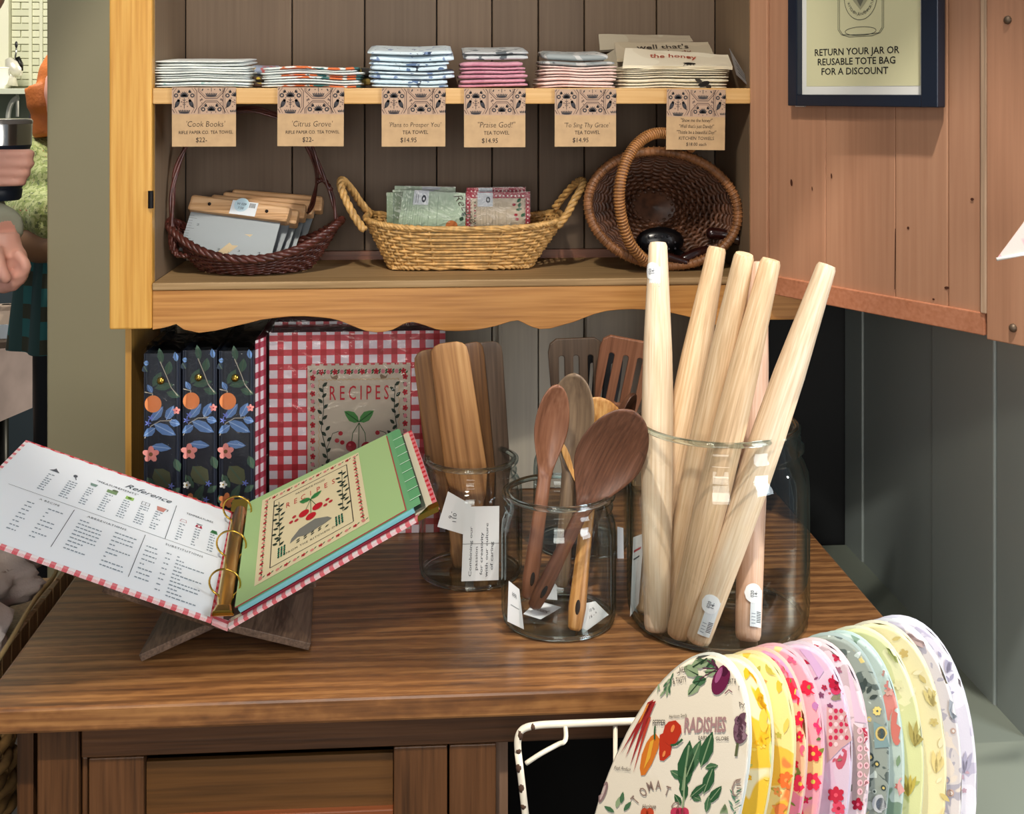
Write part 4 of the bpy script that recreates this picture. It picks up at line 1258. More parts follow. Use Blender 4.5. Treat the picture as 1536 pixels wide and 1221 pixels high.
lay('red_pages', .07, .895, .02, .97, .0015, .005, '#8e2438', 3)
lay('dark_divider', .07, .955, .04, .965, .0052, .0062, '#4a5246', 1)
lay('blue_pages', .07, .905, .02, .965, .0064, .0125, '#8fd0d8', 8)
lay('green_divider', .07, .945, .03, .985, .0128, .0138, '#6fb07c', 1)
lay('red_divider', .06, .88, .03, .955, .0142, .0150, '#b04a4a', 1)
lay('green_title_page', .06, .875, .035, .965, .0152, .0160, '#a9c98a', 1)
for k in range(8):
    v = .10 + k * .108
    f2 = lambda u, vv, h: fR(u, vv, h)
    bb = MB(); a, c = .0135 + k * .0001, .0142 + k * .0001
    bb.grid(lambda u, w_: f2(.905 + .050 * u, v + .100 * w_, .0145 + k * .00012), 1, 1)
    bb.grid(lambda u, w_: f2(.905 + .050 * u, v + .100 * w_, .0139 + k * .00012), 1, 1, flip=True)
    bb.build('index_tab', mat('tab_green', '#62a873', .6), ob)
    MB().tube([f2(.905, v, .0149), f2(.957, v, .0149)], .0004, 4).build('tab_edge', mat('tab_pale', '#cfe6cf', .6), ob)
D_ = Decal(lambda u, v, h: fR(.06 + .815 * u, .035 + .93 * v, .0162 + h), .00018, 8)
D_.rect(.11, .08, .80, .94, '#e4d6ae', 1)
for k in range(13):
    u = .145 + k * .052
    for v in (.905, .115):
        (D_.flower if k % 2 else lambda x, y, r, c, cc, ly: D_.ell(x, y, r * .8, r * .8, '#d88a80', ly))(u, v, .015, '#b8343c', '#7a1e28', 3)
        D_.leaf(u + .012, v, .022, .010, .8, '#4a7048', 2)
for k in range(19):
    v = .13 + k * .041
    for u in (.145, .765):
        (D_.flower if k % 2 else lambda x, y, r, c, cc, ly: D_.ell(x, y, r * .8, r * .8, '#d88a80', ly))(u, v, .014, '#b8343c', '#7a1e28', 3)
        D_.leaf(u + .008, v + .012, .020, .010, 2, '#4a7048', 2)
D_.line([(.20, .17), (.71, .17), (.71, .86), (.20, .86)], .006, '#4a4038', 2, True)
for k, ch in enumerate('RECIPES'): D_.text(ch, .300 + k * .052, .705, .080, '#c23a40', 4, 0, 'CENTER', 0, .62)
D_.text('FAVORITE FOOD', .455, .80, .03, '#6a5a50', 4, 0, 'CENTER', 0, .9)
D_.text('FROM THE KITCHEN OF', .455, .215, .028, '#4a4a40', 4, 0, 'CENTER', 0, .9, 0, 1.2)
for sx in (-1, 1):
    D_.leaf(.455, .66, .085, .05, math.pi / 2 - sx * 1.1, '#3f8a4a', 5, '#24603a')
    for k in range(18):
        D_.leaf(.455 + sx * (.205 + .02 * ((k * 7) % 3) / 2), .34 + k * .026, .040, .022, math.pi / 2 + (1.0 if k % 2 else -1.0), '#2e3c30', 4)
    D_.line([(.455 + sx * .20, .34), (.455 + sx * .22, .82)], .004, '#2e3c30', 3)
    for a, b2 in ((.11, .56), (.13, .52), (.095, .51)): D_.ell(.455 + sx * a, b2, .014, .014, '#b8343c', 4)
    for k in range(5):
        for l in range(3): D_.leaf(.455 + sx * .18 - .024 + l * .018, .215 + k * .020, .026, .014, math.pi / 2, '#2f7a58' if (k + l) % 2 else '#174a3e', 5)
for a, b2 in ((-.045, .54), (.045, .54), (0, .47)):
    D_.line([(.455, .66), (.455 + a, b2)], .004, '#2e5c34', 4); D_.ell(.455 + a, b2, .034, .034, '#c0202c', 6, 0, 16)
D_.poly([(.33, .34), (.38, .40), (.48, .42), (.56, .37), (.585, .33), (.54, .315), (.42, .30), (.37, .325), (.32, .30)], '#7c7c74', 4)
for k in range(9): D_.leaf(.36 + (k % 5) * .045, .27 + (k // 5) * .02, .028, .012, .5, '#2e3c30', 4)
D_.build('title_print', ob)
# ring mechanism
m0, m1 = (S0 + SR0) / 2 + Vector((.004, 0, .010)), (S1 + SR1) / 2 + Vector((.004, 0, .010))
along = (m1 - m0).normalized(); sidev = Vector((1, -.1, .05)).normalized(); upv = sidev.cross(along).normalized()
if upv.z < 0: upv = -upv
bb = MB()
rings = []
for k in range(9):
    tt = k / 8; p = m0.lerp(m1, .03 + .94 * tt); w_ = .0125 if 0 < k < 8 else .009
    rings.append([p + sidev * (w_ * math.cos(a)) + upv * (.0045 * math.sin(a)) for a in [i * math.pi / 8 for i in range(9)]])
bb.loop(rings).build('ring_plate', mat('brass_plate', '#d9c48a', .22, metal=1), ob, smooth=True, autos=50)
for e_, sgn in ((.03, 1), (.97, -1)):
    p = m0.lerp(m1, e_)
    MB().hexa([p - sidev * .016 - along * .010, p + sidev * .016 - along * .010, p + sidev * .013 + along * .012, p - sidev * .013 + along * .012],
              [p - sidev * .014 - along * .012 * sgn + upv * .010, p + sidev * .014 - along * .012 * sgn + upv * .010, p + sidev * .010 + along * .010 + upv * .006, p - sidev * .010 + along * .010 + upv * .006]).build('ring_lever', brass, ob, bevel=.003)
for e_ in (.16, .50, .84):
    p = m0.lerp(m1, e_) + upv * .003
    c = [p + sidev * (.021 * math.cos(a)) + upv * (.017 + .021 * math.sin(a)) for a in [i * 2 * math.pi / 28 for i in range(28)]]
    MB().tube(c, .0014, 6, closed=True).build('binder_ring', brass, ob, smooth=True)
MB().hexa([R0 + (S0 - R0).normalized() * .03 + Vector((0, -.001, -.006)), R0 + Vector((.001, -.001, -.006)), R0 + (R1 - R0).normalized() * .012 + Vector((.001, 0, -.006)), R0 + (R1 - R0).normalized() * .012 + (S0 - R0).normalized() * .012 + Vector((0, 0, -.006))],
          [R0 + (S0 - R0).normalized() * .03 + Vector((0, -.001, .0015)), R0 + Vector((.001, -.001, .0015)), R0 + (R1 - R0).normalized() * .012 + Vector((.001, 0, .0015)), R0 + (R1 - R0).normalized() * .012 + (S0 - R0).normalized() * .012 + Vector((0, 0, .0015))]).build('corner_guard', brass, ob)

# crossed wooden stand
stw = wood('stand_wood', '#2a1e17', '#412f24', '#6e5847', 'Y', 1.6, 12, 3, .5, .3, .2)
bs = thing('book_stand', 'dark wooden crossed-board stand under the open binder', 'stand', WZ(335, 985, CT))


def board4(a0, a1, b0, b1, th, name):
    n = (a1 - a0).cross(b0 - a0).normalized() * th
    MB().hexa([a0, a1, b1, b0], [a0 + n, a1 + n, b1 + n, b0 + n]).build(name, stw, bs, bevel=.001)


zc = CT + .0015
# lower legs: right board, left board ; upper arms follow the covers
rA, rB = WZ(463, 976, zc), WZ(468, 885, zc)
lA, lB = WZ(212, 993, zc), WZ(262, 900, zc)
cA = W(322, 946, 1.595); cA.z = S0.z - .017; cB = W(352, 800, 1.84); cB.z = S1.z - .030
cA.y = max(cA.y, 1.575)
rA.y += .0; rB.y = min(rB.y, cB.y)
def arm(Cb, Ct, k, drop): return Cb.lerp(Ct, k) + Vector((0, 0, -drop))
board4(rA, cA, rB, cB, -.010, 'stand_board')
board4(lA, cA, lB, cB, .010, 'stand_board')
board4(cA, arm(S0, L0, .42, .014), cB, arm(S1, L1, .42, .014), -.008, 'stand_arm')
board4(cA, arm(SR0, R0, .42, .014), cB, arm(SR1, R1, .42, .014), .008, 'stand_arm')

# ================================================================== TOWELS ON THE UPPER SHELF
def slab_cloth(b, x0, x1, y0, y1, z0, z1, seed, slope=0, mi=0, ns=16):
    """one folded layer: rounded fold at the front, thin at the back"""
    rings = []; n = 16
    zc, hz_ = (z0 + z1) / 2, (z1 - z0) / 2
    for i in range(ns + 1):
        u = i / ns; e = min(1, math.sin(math.pi * min(max(u, .0), 1)) * 5 + .62)
        x = x0 + (x1 - x0) * u
        nz = .0042 * noise.noise(Vector((x * 16, seed * .03, 0))); ny = .009 * noise.noise(Vector((x * 16, seed + 9, 4)))
        ring = []
        for q in range(n):
            a = 2 * math.pi * q / n
            c, s_ = math.cos(a), math.sin(a)
            yy = (y0 + y1) / 2 - (y1 - y0) / 2 * math.copysign(abs(c) ** .5, c) * (.97 + .03 * e)
            zz = zc + hz_ * e * math.copysign(abs(s_) ** .6, s_)
            f = (yy - y0) / max(.001, y1 - y0)
            ring.append(Vector((x, yy + ny * (1 - f), zz + nz * .7 + slope * f)))
        rings.append(ring)
    b.loop(rings, mi)
    return b


def towel(px0, px1, yb, yt, Y0_, Y1_, label, grp, m, seed, layers=2, slope=0, mats=None, zoff=0, name='tea_towel', print_=None):
    A, B = WY(px0, yb, Y0_), WY(px1, yt, Y0_)
    z0, z1 = A.z + zoff, WY(px0, yt, Y0_).z + zoff
    t = thing(name, label, 'towel', ((A.x + B.x) / 2, (Y0_ + Y1_) / 2, z0), None, grp)
    hgt = (z1 - z0) / layers
    if isinstance(m, (list, tuple)): ms = list(m)
    else: ms = [m]
    rs_ = random.Random(seed)
    cut = [0, 1] if layers == 1 else [0, rs_.uniform(.34, .66), 1]
    for l in range(layers):
        b = MB()
        slab_cloth(b, A.x + rs_.uniform(0, .006), B.x - rs_.uniform(0, .007), Y0_ + rs_.uniform(0, .008), Y1_, z0 + (z1 - z0) * cut[l], z0 + (z1 - z0) * cut[l + 1] * .99, seed * 7 + l, slope)
        b.build('cloth_fold', ms[l % len(ms)], t, smooth=True)
    return t


wht = printed('white_linen', '#dfe4e0', [('#e9ede8', .5, 12)])
ckb = printed('cookbook_print', '#e2e8e6', [('#9ec4c0', .63, 45), ('#d8a24a', .70, 40)])
cit = printed('citrus_print', '#e8ece8', [('#2d6a68', .52, 20), ('#e0733c', .55, 24)], stretch=(1, .3, 1))
citw = printed('citrus_plain', '#e6ebe8', [('#d9dfdc', .5, 12)])
blu = printed('blue_print', '#d3e3ea', [('#5a7298', .60, 45), ('#22293c', .64, 60)])
blus = printed('blue_stripes', '#d6e4ea', [('#7f93b8', .62, 30), ('#2a3c58', .66, 52)], stretch=(1.5, 1, 1))
pnk = printed('rose_linen', '#c8889a', [('#d094a4', .5, 14)])
gry = printed('grey_script_print', '#c3c6c6', [('#5c6468', .57, 45)])
ppk = printed('blush_linen', '#e9c8be', [('#f0d6cc', .5, 14)])
gfl = printed('grey_fold_print', '#9aa0a0', [('#c9c8c4', .5, 26), ('#5e6668', .62, 40)])
crm = printed('cream_linen', '#e2d6bc', [('#eae0c8', .5, 10)])
ZB = 132
# stack 1: white cook-book towels
ys_ = [131, 123, 115, 107, 99.5, 90]
nm = ['lowest, patterned edge,', 'second lowest', 'middle one', 'second from the top', 'topmost']
for i in range(5):
    towel(229 if i else 229, 377 - (3 if i > 3 else 0) - i, ys_[i], ys_[i + 1], 2.012 + .003 * i, 2.19, 'white folded tea towel, %s in the far left stack' % nm[i], 'white tea towels at the far left', ckb if i == 0 else wht, i + 1, 2, slope=.002 * i)
towel(372, 410, 112, 97, 2.10, 2.22, 'blue and red patterned towel end behind the white stack', 'tea towels pushed to the back', printed('mixed_print', '#8f9ab0', [('#b05a58', .55, 40), ('#e0b040', .66, 30)]), 31, 1, .004)
towel(374, 398, 130, 112, 2.06, 2.2, 'brown and yellow printed towel behind the white stack', 'tea towels pushed to the back', printed('brown_print', '#4a3428', [('#c8b040', .6, 40)]), 33, 2)
# stack 2: citrus
ys_ = [131.5, 123, 115, 107, 99]
nm = ['lowest', 'second lowest', 'second from the top', 'topmost']
for i in range(4):
    towel(389 + (i % 2) * 3, 545 - (4 * (i == 3)) - 3 * (i % 2), ys_[i], ys_[i + 1], 2.012 + .004 * i, 2.18, 'orange and teal citrus tea towel, %s in its stack' % nm[i], 'citrus tea towels', [citw, cit] if i % 2 else [cit, citw], i + 11, 2)
towel(520, 560, 128, 100, 2.10, 2.22, 'mustard and black towel behind the citrus stack', 'tea towels pushed to the back', printed('mustard_print', '#8a7434', [('#201c18', .52, 30), ('#e0d8b0', .65, 40)]), 35, 2, .004)
# stack 3: blue and white
ys_ = [131.5, 119, 107, 94, 76]
nm = ['lowest', 'second lowest', 'third from the shelf', 'topmost']
for i in range(4):
    towel(554 - 2 * i + (2 if i == 3 else 0), 676 + (6 if i in (1, 3) else 0), ys_[i], ys_[i + 1], 2.012 + .004 * i, 2.19, 'pale blue printed tea towel, %s of the blue and white stack' % nm[i], 'blue and white tea towels', blus if i % 2 else blu, i + 21, 2, .004 + .004 * i)
# stack 4: rose
ys_ = [131.5, 118.5, 105.5, 92]
nm = ['lowest', 'middle', 'uppermost']
for i in range(3):
    towel(688 + (i % 2), 793 - (4 if i == 2 else 0), ys_[i], ys_[i + 1], 2.012 + .004 * i, 2.18, 'dusty rose tea towel, %s in the pink stack' % nm[i], 'dusty rose tea towels', pnk, i + 41, 2, .002)
towel(694, 796, 91, 77, 2.03, 2.18, 'grey and white script towel on top of the dusty rose towels', 'dusty rose tea towels', gry, 46, 2, .014)
# stack 5: blush
ys_ = [132, 122, 112.5, 103]
nm = ['lowest', 'middle', 'upper']
for i in range(3):
    towel(810 + 2 * (i % 2), 929 - 4 * (i == 0), ys_[i], ys_[i + 1], 2.012 + .004 * i, 2.18, 'pale blush tea towel, %s of the plain blush ones' % nm[i], 'blush tea towels', ppk, i + 51, 2)
towel(812, 927, 103, 92, 2.022, 2.18, 'blush edged tea towel showing a grey printed fold at its left', 'blush tea towels', [ppk, gfl], 55, 2, .004)
towel(813, 916, 92, 80, 2.035, 2.18, 'grey printed towel on top of the blush stack', 'blush tea towels', gfl, 56, 1, .010)
# stack 6: cream kitchen towels
ys_ = [133, 124, 113.5, 107.5, 103, 98.5]
nm = ['lowest, with a bee on its edge,', 'second lowest', 'third from the shelf', 'fourth from the shelf', 'fifth from the shelf']
for i in range(5):
    towel(931 + i, 1096 + (3 if i in (1, 3) else 0), ys_[i], ys_[i + 1], 2.012 + .005 * i, 2.20, 'cream kitchen towel, %s in the right stack' % nm[i], 'cream kitchen towels', crm, i + 61, 2)


def drape(label, quadF, quadB, Yf, Yb_, m, seed, thick=.006):
    P00, P10 = WY(*quadF[0], Yf), WY(*quadF[1], Yf); P01, P11 = WY(*quadB[0], Yb_), WY(*quadB[1], Yb_)
    t = thing('kitchen_towel', label, 'towel', (P00 + P10) / 2, None, 'cream kitchen towels')
    f = bil(P00, P10, P01, P11)
    w = lambda u, v: .002 * noise.noise(Vector((u * 5, v * 4, seed)))
    b = MB()
    b.grid(lambda u, v: f(u, v, w(u, v)), 20, 10); b.grid(lambda u, v: f(u, v, w(u, v) - thick), 20, 10, flip=True)
    b.grid(lambda u, v: f(u, 0, w(u, 0) - thick * (1 - v)), 20, 1); b.grid(lambda u, v: f(0, u, w(0, u) - thick * (1 - v)), 10, 1, flip=True)
    b.grid(lambda u, v: f(1, u, w(1, u) - thick * (1 - v)), 10, 1); b.grid(lambda u, v: f(u, 1, w(u, 1) - thick * (1 - v)), 20, 1, flip=True)
    b.build('cloth', m, t, smooth=True, autos=40)
    return t, (lambda u, v, h: f(u, v, w(u, v) + .0006 + h))


tk, fk = drape('top cream kitchen towel with red the honey lettering and a black bee', [(934, 98), (1099, 100)], [(938, 72), (1092, 82)], 2.035, 2.115, crm, 5)
D_ = Decal(fk, .0002)
D_.text('the honey', .46, .50, .36, '#b0503a', 2, 0, 'CENTER', 0, .30, .01)
def bee(D_, x, y, s):
    D_.ell(x, y, .05 * s, .09 * s, '#1c1814', 3); D_.ell(x + .05 * s, y, .03 * s, .06 * s, '#2c241c', 3)
    D_.leaf(x, y, .07 * s, .10 * s, 2.4, '#4a4640', 4); D_.leaf(x, y, .07 * s, .10 * s, .8, '#4a4640', 4)
    for k in range(4): D_.line([(x - .04 * s + k * .03 * s, y), (x - .06 * s + k * .04 * s, y - .16 * s)], .006 * s, '#1c1814', 2)
bee(D_, .60, .12, .8)
D_.build('printed_lettering', tk)
tk, fk = drape('cream towel lettered well thats dandy lying behind the honey towel', [(925, 88), (1070, 80)], [(922, 64), (1062, 63)], 2.12, 2.20, printed('shade_linen', '#b8aa90', [('#c0b298', .5, 10)]), 8)
D_ = Decal(fk, .0002)
D_.text("well that's", .5, .50, .42, '#4a4038', 2, 0, 'CENTER', 0, .32, .01); D_.text('dandy', .64, .12, .30, '#7a4a3a', 2, 0, 'CENTER', 0, .40)
D_.build('printed_lettering', tk)
drape('rearmost plain beige kitchen towel at the back of the right stack', [(900, 75), (1040, 62)], [(898, 51), (1034, 53)], 2.21, 2.235, printed('back_linen', '#a09480', [('#aaa08c', .5, 10)]), 9)
drape('folded beige towel between the rearmost and the dandy towel', [(912, 130), (932, 130)], [(905, 84), (935, 66)], 2.10, 2.2, printed('back_linen', '#a09480', [('#aaa08c', .5, 10)]), 10)
# dark printed tag hanging off the right end
P = [WY(1105, 112, 2.03), WY(1127, 133, 2.04), WY(1121, 118, 2.05), WY(1094, 72, 2.07)]
t = thing('swing_tag', 'grey printed card hanging off the right end of cream towels', 'tag', P[1])
f = bil(P[0], P[1], P[3], P[2])
MB().grid(lambda u, v: f(u, v, 0), 2, 2).grid(lambda u, v: f(u, v, -.0006), 2, 2, flip=True).build('card', mat('grey_card', '#8a8684', .6), t)
D_ = Decal(lambda u, v, h: f(u, v, .0004 + h))
for k in range(4): D_.rect(.2, .2 + k * .16, .8, .25 + k * .16, '#3c3838', 1)
D_.build('printing', t)
sg = thing('loose_bee_print', 'black bee printed cloth edge on the lowest cream towel', 'print', (0, 0, 0)) if False else None
tt_ = [o for o in bpy.data.objects if o.get('label', '').startswith('cream kitchen towel, lowest')][0]
D_ = Decal(lambda u, v, h: WY(u, v, 2.010) + Vector((0, -h, 0)), .0002)
D_.ell(1056, 126, 9, 4, '#1c1814', 2, -.3); D_.ell(1048, 121, 6, 3, '#3a342c', 3, .5); D_.ell(1063, 130, 4, 3, '#2c241c', 3)
D_.build('bee_print', tt_)

# ================================================================== PRICE CARDS ON THE SHELF EDGE
kraft = mat('kraft_card', '#bf9e76', .8, vary=.06, vscale=60)
cards = [(258, 354, 131, 220, ["'Cook Books'", 'RIFLE PAPER CO. TEA TOWEL', '$22-'], 'Cook Books', 0),
         (416, 515.5, 131, 219.5, ["'Citrus Grove'", 'RIFLE PAPER CO. TEA TOWEL', '$22-'], 'Citrus Grove', .3),
         (572.5, 668, 132, 220, ["'Plans to Prosper You'", 'TEA TOWEL', '$14.95'], 'Plans to Prosper You', 0),
         (696, 788, 132.5, 221, ['"Praise God!"', 'TEA TOWEL', '$14.95'], 'Praise God', 0),
         (832, 924, 133.5, 220, ["'To Sing Thy Grace'", 'TEA TOWEL', '$14.95'], 'To Sing Thy Grace', 0),
         (999, 1087, 134, 225, ['"Show me the honey!"', '"Well that\'s just Dandy!"', '"Thistle be a beautiful Day!"', 'KITCHEN TOWELS', '$18.00 each'], 'Show me the honey', .8)]
for (xa, xb, ya, yb, ln, nm_, rot) in cards:
    Yc = YH - .0035
    A, B = WY(xa, yb, Yc), WY(xb, ya, Yc)
    w_, h_ = B.x - A.x, B.z - A.z
    t = thing('price_card', 'kraft price card reading %s taped to the shelf edge' % nm_, 'price card', ((A.x + B.x) / 2, Yc, A.z), Matrix.Rotation(R(rot), 3, 'Y'), None)
    t['group'] = 'price cards along the upper shelf'
    MB().box((-w_ / 2, -.0006, 0), (w_ / 2, .0006, h_)).build('card', kraft, t, local=True)
    D_ = Decal(lambda u, v, h: Vector((u, -.0008 - h, v)), .00012)
    ph = h_ * .455; z0 = h_ - ph
    ins = lambda x, z: (min(max(x, -w_ / 2), w_ / 2), min(max(z, z0), h_))
    D_.rect(-w_ / 2, z0, w_ / 2, h_, '#b99b84', 0)
    dkc, mdc = '#3f3d40', '#6b5850'
    # woodblock pattern, laid out on a 520 x 228 field: tall octagons with birds, split octagons between them
    U = lambda x: -w_ / 2 + (x - 45) / 520 * w_
    V = lambda y: h_ - (y - 30) / 228 * ph
    ux = w_ / 520
    def ok(x, y, m=0): return 45 + m <= x <= 565 - m and 30 + m <= y <= 258 - m
    def seg(pts, w=7, c=mdc):
        for (p, q) in zip(pts, pts[1:]):
            n_ = 8
            for k in range(n_):
                a_ = (p[0] + (q[0] - p[0]) * k / n_, p[1] + (q[1] - p[1]) * k / n_); b_ = (p[0] + (q[0] - p[0]) * (k + 1) / n_, p[1] + (q[1] - p[1]) * (k + 1) / n_)
                if ok(*a_, 3) and ok(*b_, 3): D_.line([(U(a_[0]), V(a_[1])), (U(b_[0]), V(b_[1]))], w * ux, c, 1)
    def el(x, y, rx, ry, c=dkc, rot=0, ly=2):
        if ok(x, y, max(2, min(rx, ry) * .8)): D_.ell(U(x), V(y), min(rx, max(2, min(x - 45, 565 - x))) * ux, ry * ux, c, ly, rot, 12)
    def lf(x, y, l, w, a, c=dkc):
        if ok(x, y, 2) and ok(x + l * math.cos(a), y - l * math.sin(a), 1): D_.leaf(U(x), V(y), l * ux, w * ux, a, c, 2)
    def motif(cx, cy):
        for sx in (-1, 1):
            el(cx + sx * 56, cy + 2, 17, 34, dkc, sx * .45); el(cx + sx * 46, cy - 24, 12, 12)
            lf(cx + sx * 66, cy + 18, 26, 12, math.pi / 2 + math.pi + sx * .5)
            el(cx + sx * 66, cy - 66, 18, 18); el(cx + sx * 66, cy - 66, 8, 8, '#b99b84', 0, 3)
            for k in range(4): lf(cx + sx * 34, cy - 92, 28, 9, math.pi / 2 - sx * (.5 + .38 * k))
            el(cx + sx * 22, cy - 12, 6, 6, mdc); el(cx + sx * 26, cy + 26, 5, 5, mdc); el(cx + sx * 36, cy - 44, 5, 5, mdc)
        for k in range(-3, 4): lf(cx, cy - 58, 44, 12, math.pi / 2 + k * .40); lf(cx + k * 11, cy + 78, 26, 11, math.pi / 2 - k * .18)
        el(cx, cy - 58, 34, 8); el(cx, cy + 80, 44, 8)
        seg([(cx, cy - 44), (cx, cy + 44)], 5, dkc)
        for k in (-1, 1):
            for j in (0, 20, 36): lf(cx, cy - 20 + j, 20, 7, math.pi / 2 - k * .9, mdc)
    for cx in (145, 563):
        for kk in (1.0, .86):
            q = [(cx + 102 * a_ * kk, 140 + 150 * b_ * kk) for a_, b_ in ((-.5, -1), (.5, -1), (1, -.52), (1, .42), (.55, 1), (-.55, 1), (-1, .42), (-1, -.52), (-.5, -1))]
            seg(q, 7 if kk == 1 else 4)
        motif(cx, 165)
    for kk, dy in ((0, 0), (12, 12)):
        seg([(260 + kk, 30), (260 + kk, 65 - dy * .4), (318 + kk * .5, 125 - dy), (412 - kk * .5, 125 - dy), (470 - kk, 65 - dy * .4), (470 - kk, 30)], 7 if kk == 0 else 4)
        seg([(260 + kk, 258), (260 + kk, 210 + dy * .4), (318 + kk * .5, 145 + dy), (412 - kk * .5, 145 + dy), (470 - kk, 210 + dy * .4), (470 - kk, 258)], 7 if kk == 0 else 4)
    motif(365, 22); motif(365, 282)
    for sx, cx in ((1, 276), (-1, 456)):
        for k in range(4): el(cx + sx * (k % 2) * 12, 108 + k * 18, 5, 5, mdc)
        lf(cx - sx * 6, 135, 30, 12, 0 if sx > 0 else math.pi, mdc)
    D_.build('damask_print', t, local=True)
    D_ = Decal(lambda u, v, h: Vector((u, -.0008 - h, v)), .00015)
    ic = '#3a3230'
    if len(ln) == 3:
        D_.text(ln[0], .002, h_ * .335, .0135 if len(ln[0]) < 16 else .0112, ic, 2, 0, 'CENTER', .15, .86, -.012)
        D_.text(ln[1], .003, h_ * .215, .0076 if len(ln[1]) > 12 else .0088, ic, 2, .01, 'CENTER', .05, .88)
        D_.text(ln[2], -w_ * (.04 if nm_.startswith('C') else .08), h_ * .075, .0112, ic, 2, 0, 'CENTER', .05, .9)
    else:
        for k, s in enumerate(ln): D_.text(s, .001, h_ * (.46 - .098 * k), .0086 if k < 3 else .0080, ic, 2, 0, 'CENTER', .1, .70 if k < 3 else .9)
    D_.build('handwriting', t, local=True)


# ================================================================== BASKETS
def weave(t, path, cen, rows, nst, wr, amp, m, sr=None, spp=5, t0=0, t1=1, bundle=1, th0=0, th1=2 * math.pi, stm=None, name='weaver'):
    """real weave: stakes up the wall, weavers going in front of and behind them. path(theta, t); cen(t)"""
    full = abs(th1 - th0 - 2 * math.pi) < 1e-6
    b = MB()
    sr = sr or wr * 1.1
    for i in range(nst):
        a = th0 + (th1 - th0) * i / nst
        b.tube([path(a, t0 + (t1 - t0) * k / 6) for k in range(7)], sr, 5)
    b.build('stakes', stm or m, t, smooth=True)['kind'] = 'stuff'
    b = MB()
    M_ = nst * spp
    for j in range(rows):
        tt = t0 + (t1 - t0) * (j + .5) / rows
        c = cen(tt)
        pts = []
        for k in range(M_ if full else M_ + 1):
            a = th0 + (th1 - th0) * k / M_
            p = path(a, tt)
            n = (p - c); n = n.normalized()
            sn = math.cos(math.pi * k / spp) * (1 if j % 2 else -1)
            pts.append(p + n * (amp * sn))
        b.tube(pts, wr, 6, 0, full)
    o = b.build(name, m, t, smooth=True)
    o['kind'] = 'stuff'
    return o


def rope(b, pts, r, k=3, turns=10, closed=False, n=6):
    pts = [Vector(p) for p in pts]; N = len(pts)
    for s in range(k):
        out = []; prev = None
        for i, p in enumerate(pts):
            tg = (pts[(i + 1) % N] - pts[i - 1]) if closed else (pts[min(i + 1, N - 1)] - pts[max(i - 1, 0)])
            tg.normalize()
            if prev is None: x = tg.cross(Vector((0, .3, 1))).normalized()
            else: x = (prev - tg * prev.dot(tg)).normalized()
            prev = x; y = tg.cross(x)
            a = 2 * math.pi * (s / k + turns * i / N)
            out.append(p + x * (r * .9 * math.cos(a)) + y * (r * .9 * math.sin(a)))
        b.tube(out, r, n, 0, closed)
    return b


def sup(a, n): c = math.cos(a); s = math.sin(a); return math.copysign(abs(c) ** (2 / n), c), math.copysign(abs(s) ** (2 / n), s)


wil = [mat('willow', '#c79c5e', .5, vary=.28, vscale=90, coat=.1)]
wilb = wil[0]
# --- middle willow basket
bxl, bxr = WY(583, 405, 2.095).x, WY(800, 405, 2.095).x
rxl, rxr = WY(546, 340, 2.06).x, WY(851, 335, 2.06).x
cxb = (bxl + bxr) / 2; cxr = (rxl + rxr) / 2
zf = ZF + .001; zr = WY(700, 343, 2.06).z
yb0, yb1, yr0, yr1 = 2.10, 2.215, 2.062, 2.245
bk = thing('willow_basket', 'pale willow tray basket with end handles in the middle of the hutch', 'basket', (cxb, (yb0 + yb1) / 2, ZF))


def pathw(a, tt):
    x, y = sup(a, 5)
    c0x, c0y, r0x, r0y = cxb, (yb0 + yb1) / 2, (bxr - bxl) / 2, (yb1 - yb0) / 2
    c1x, c1y, r1x, r1y = cxr, (yr0 + yr1) / 2, (rxr - rxl) / 2, (yr1 - yr0) / 2
    sag = .014 * abs(x) ** 3 * tt
    return Vector((c0x + (c1x - c0x) * tt + x * (r0x + (r1x - r0x) * tt), c0y + (c1y - c0y) * tt + y * (r0y + (r1y - r0y) * tt), zf + .004 + (zr - zf - .006) * tt + sag))


weave(bk, pathw, lambda tt: Vector((cxb, 2.155, zf + (zr - zf) * tt)), 13, 38, .0027, .0032, wilb, .0026, 5)
rm = [pathw(i * 2 * math.pi / 120, 1.02) for i in range(120)]
rope(MB(), rm, .0032, 3, 34, True).build('braided_rim', wilb, bk, smooth=True)
rm = [pathw(i * 2 * math.pi / 120, .02) for i in range(120)]
rope(MB(), rm, .0030, 2, 30, True).build('braided_foot', wilb, bk, smooth=True)
MB().box((bxl + .006, yb0 + .004, zf + .002), (bxr - .006, yb1 - .004, zf + .006)).build('base', wilb, bk)
hl = [WY(546, 345, 2.075), WY(532, 325, 2.08), WY(519, 300, 2.09), WY(511, 278, 2.10), WY(514, 270, 2.12), WY(528, 285, 2.15), WY(540, 303, 2.18), WY(556, 322, 2.20)]
hr = [WY(836, 340, 2.075), WY(850, 322, 2.08), WY(862, 300, 2.09), WY(874, 278, 2.10), WY(873, 271, 2.12), WY(862, 276, 2.15), WY(846, 294, 2.18), WY(832, 312, 2.20)]
for q in (hl, hr): rope(MB(), catmull(q, 8), .0040, 3, 6).build('handle', wilb, bk, smooth=True)

# --- recipe card packs inside
cgr = mat('mint_card', '#b9cdb4', .6); cred = mat('ruby_card', '#a5283c', .6); ccream = mat('cream_card', '#d8ccb0', .6)


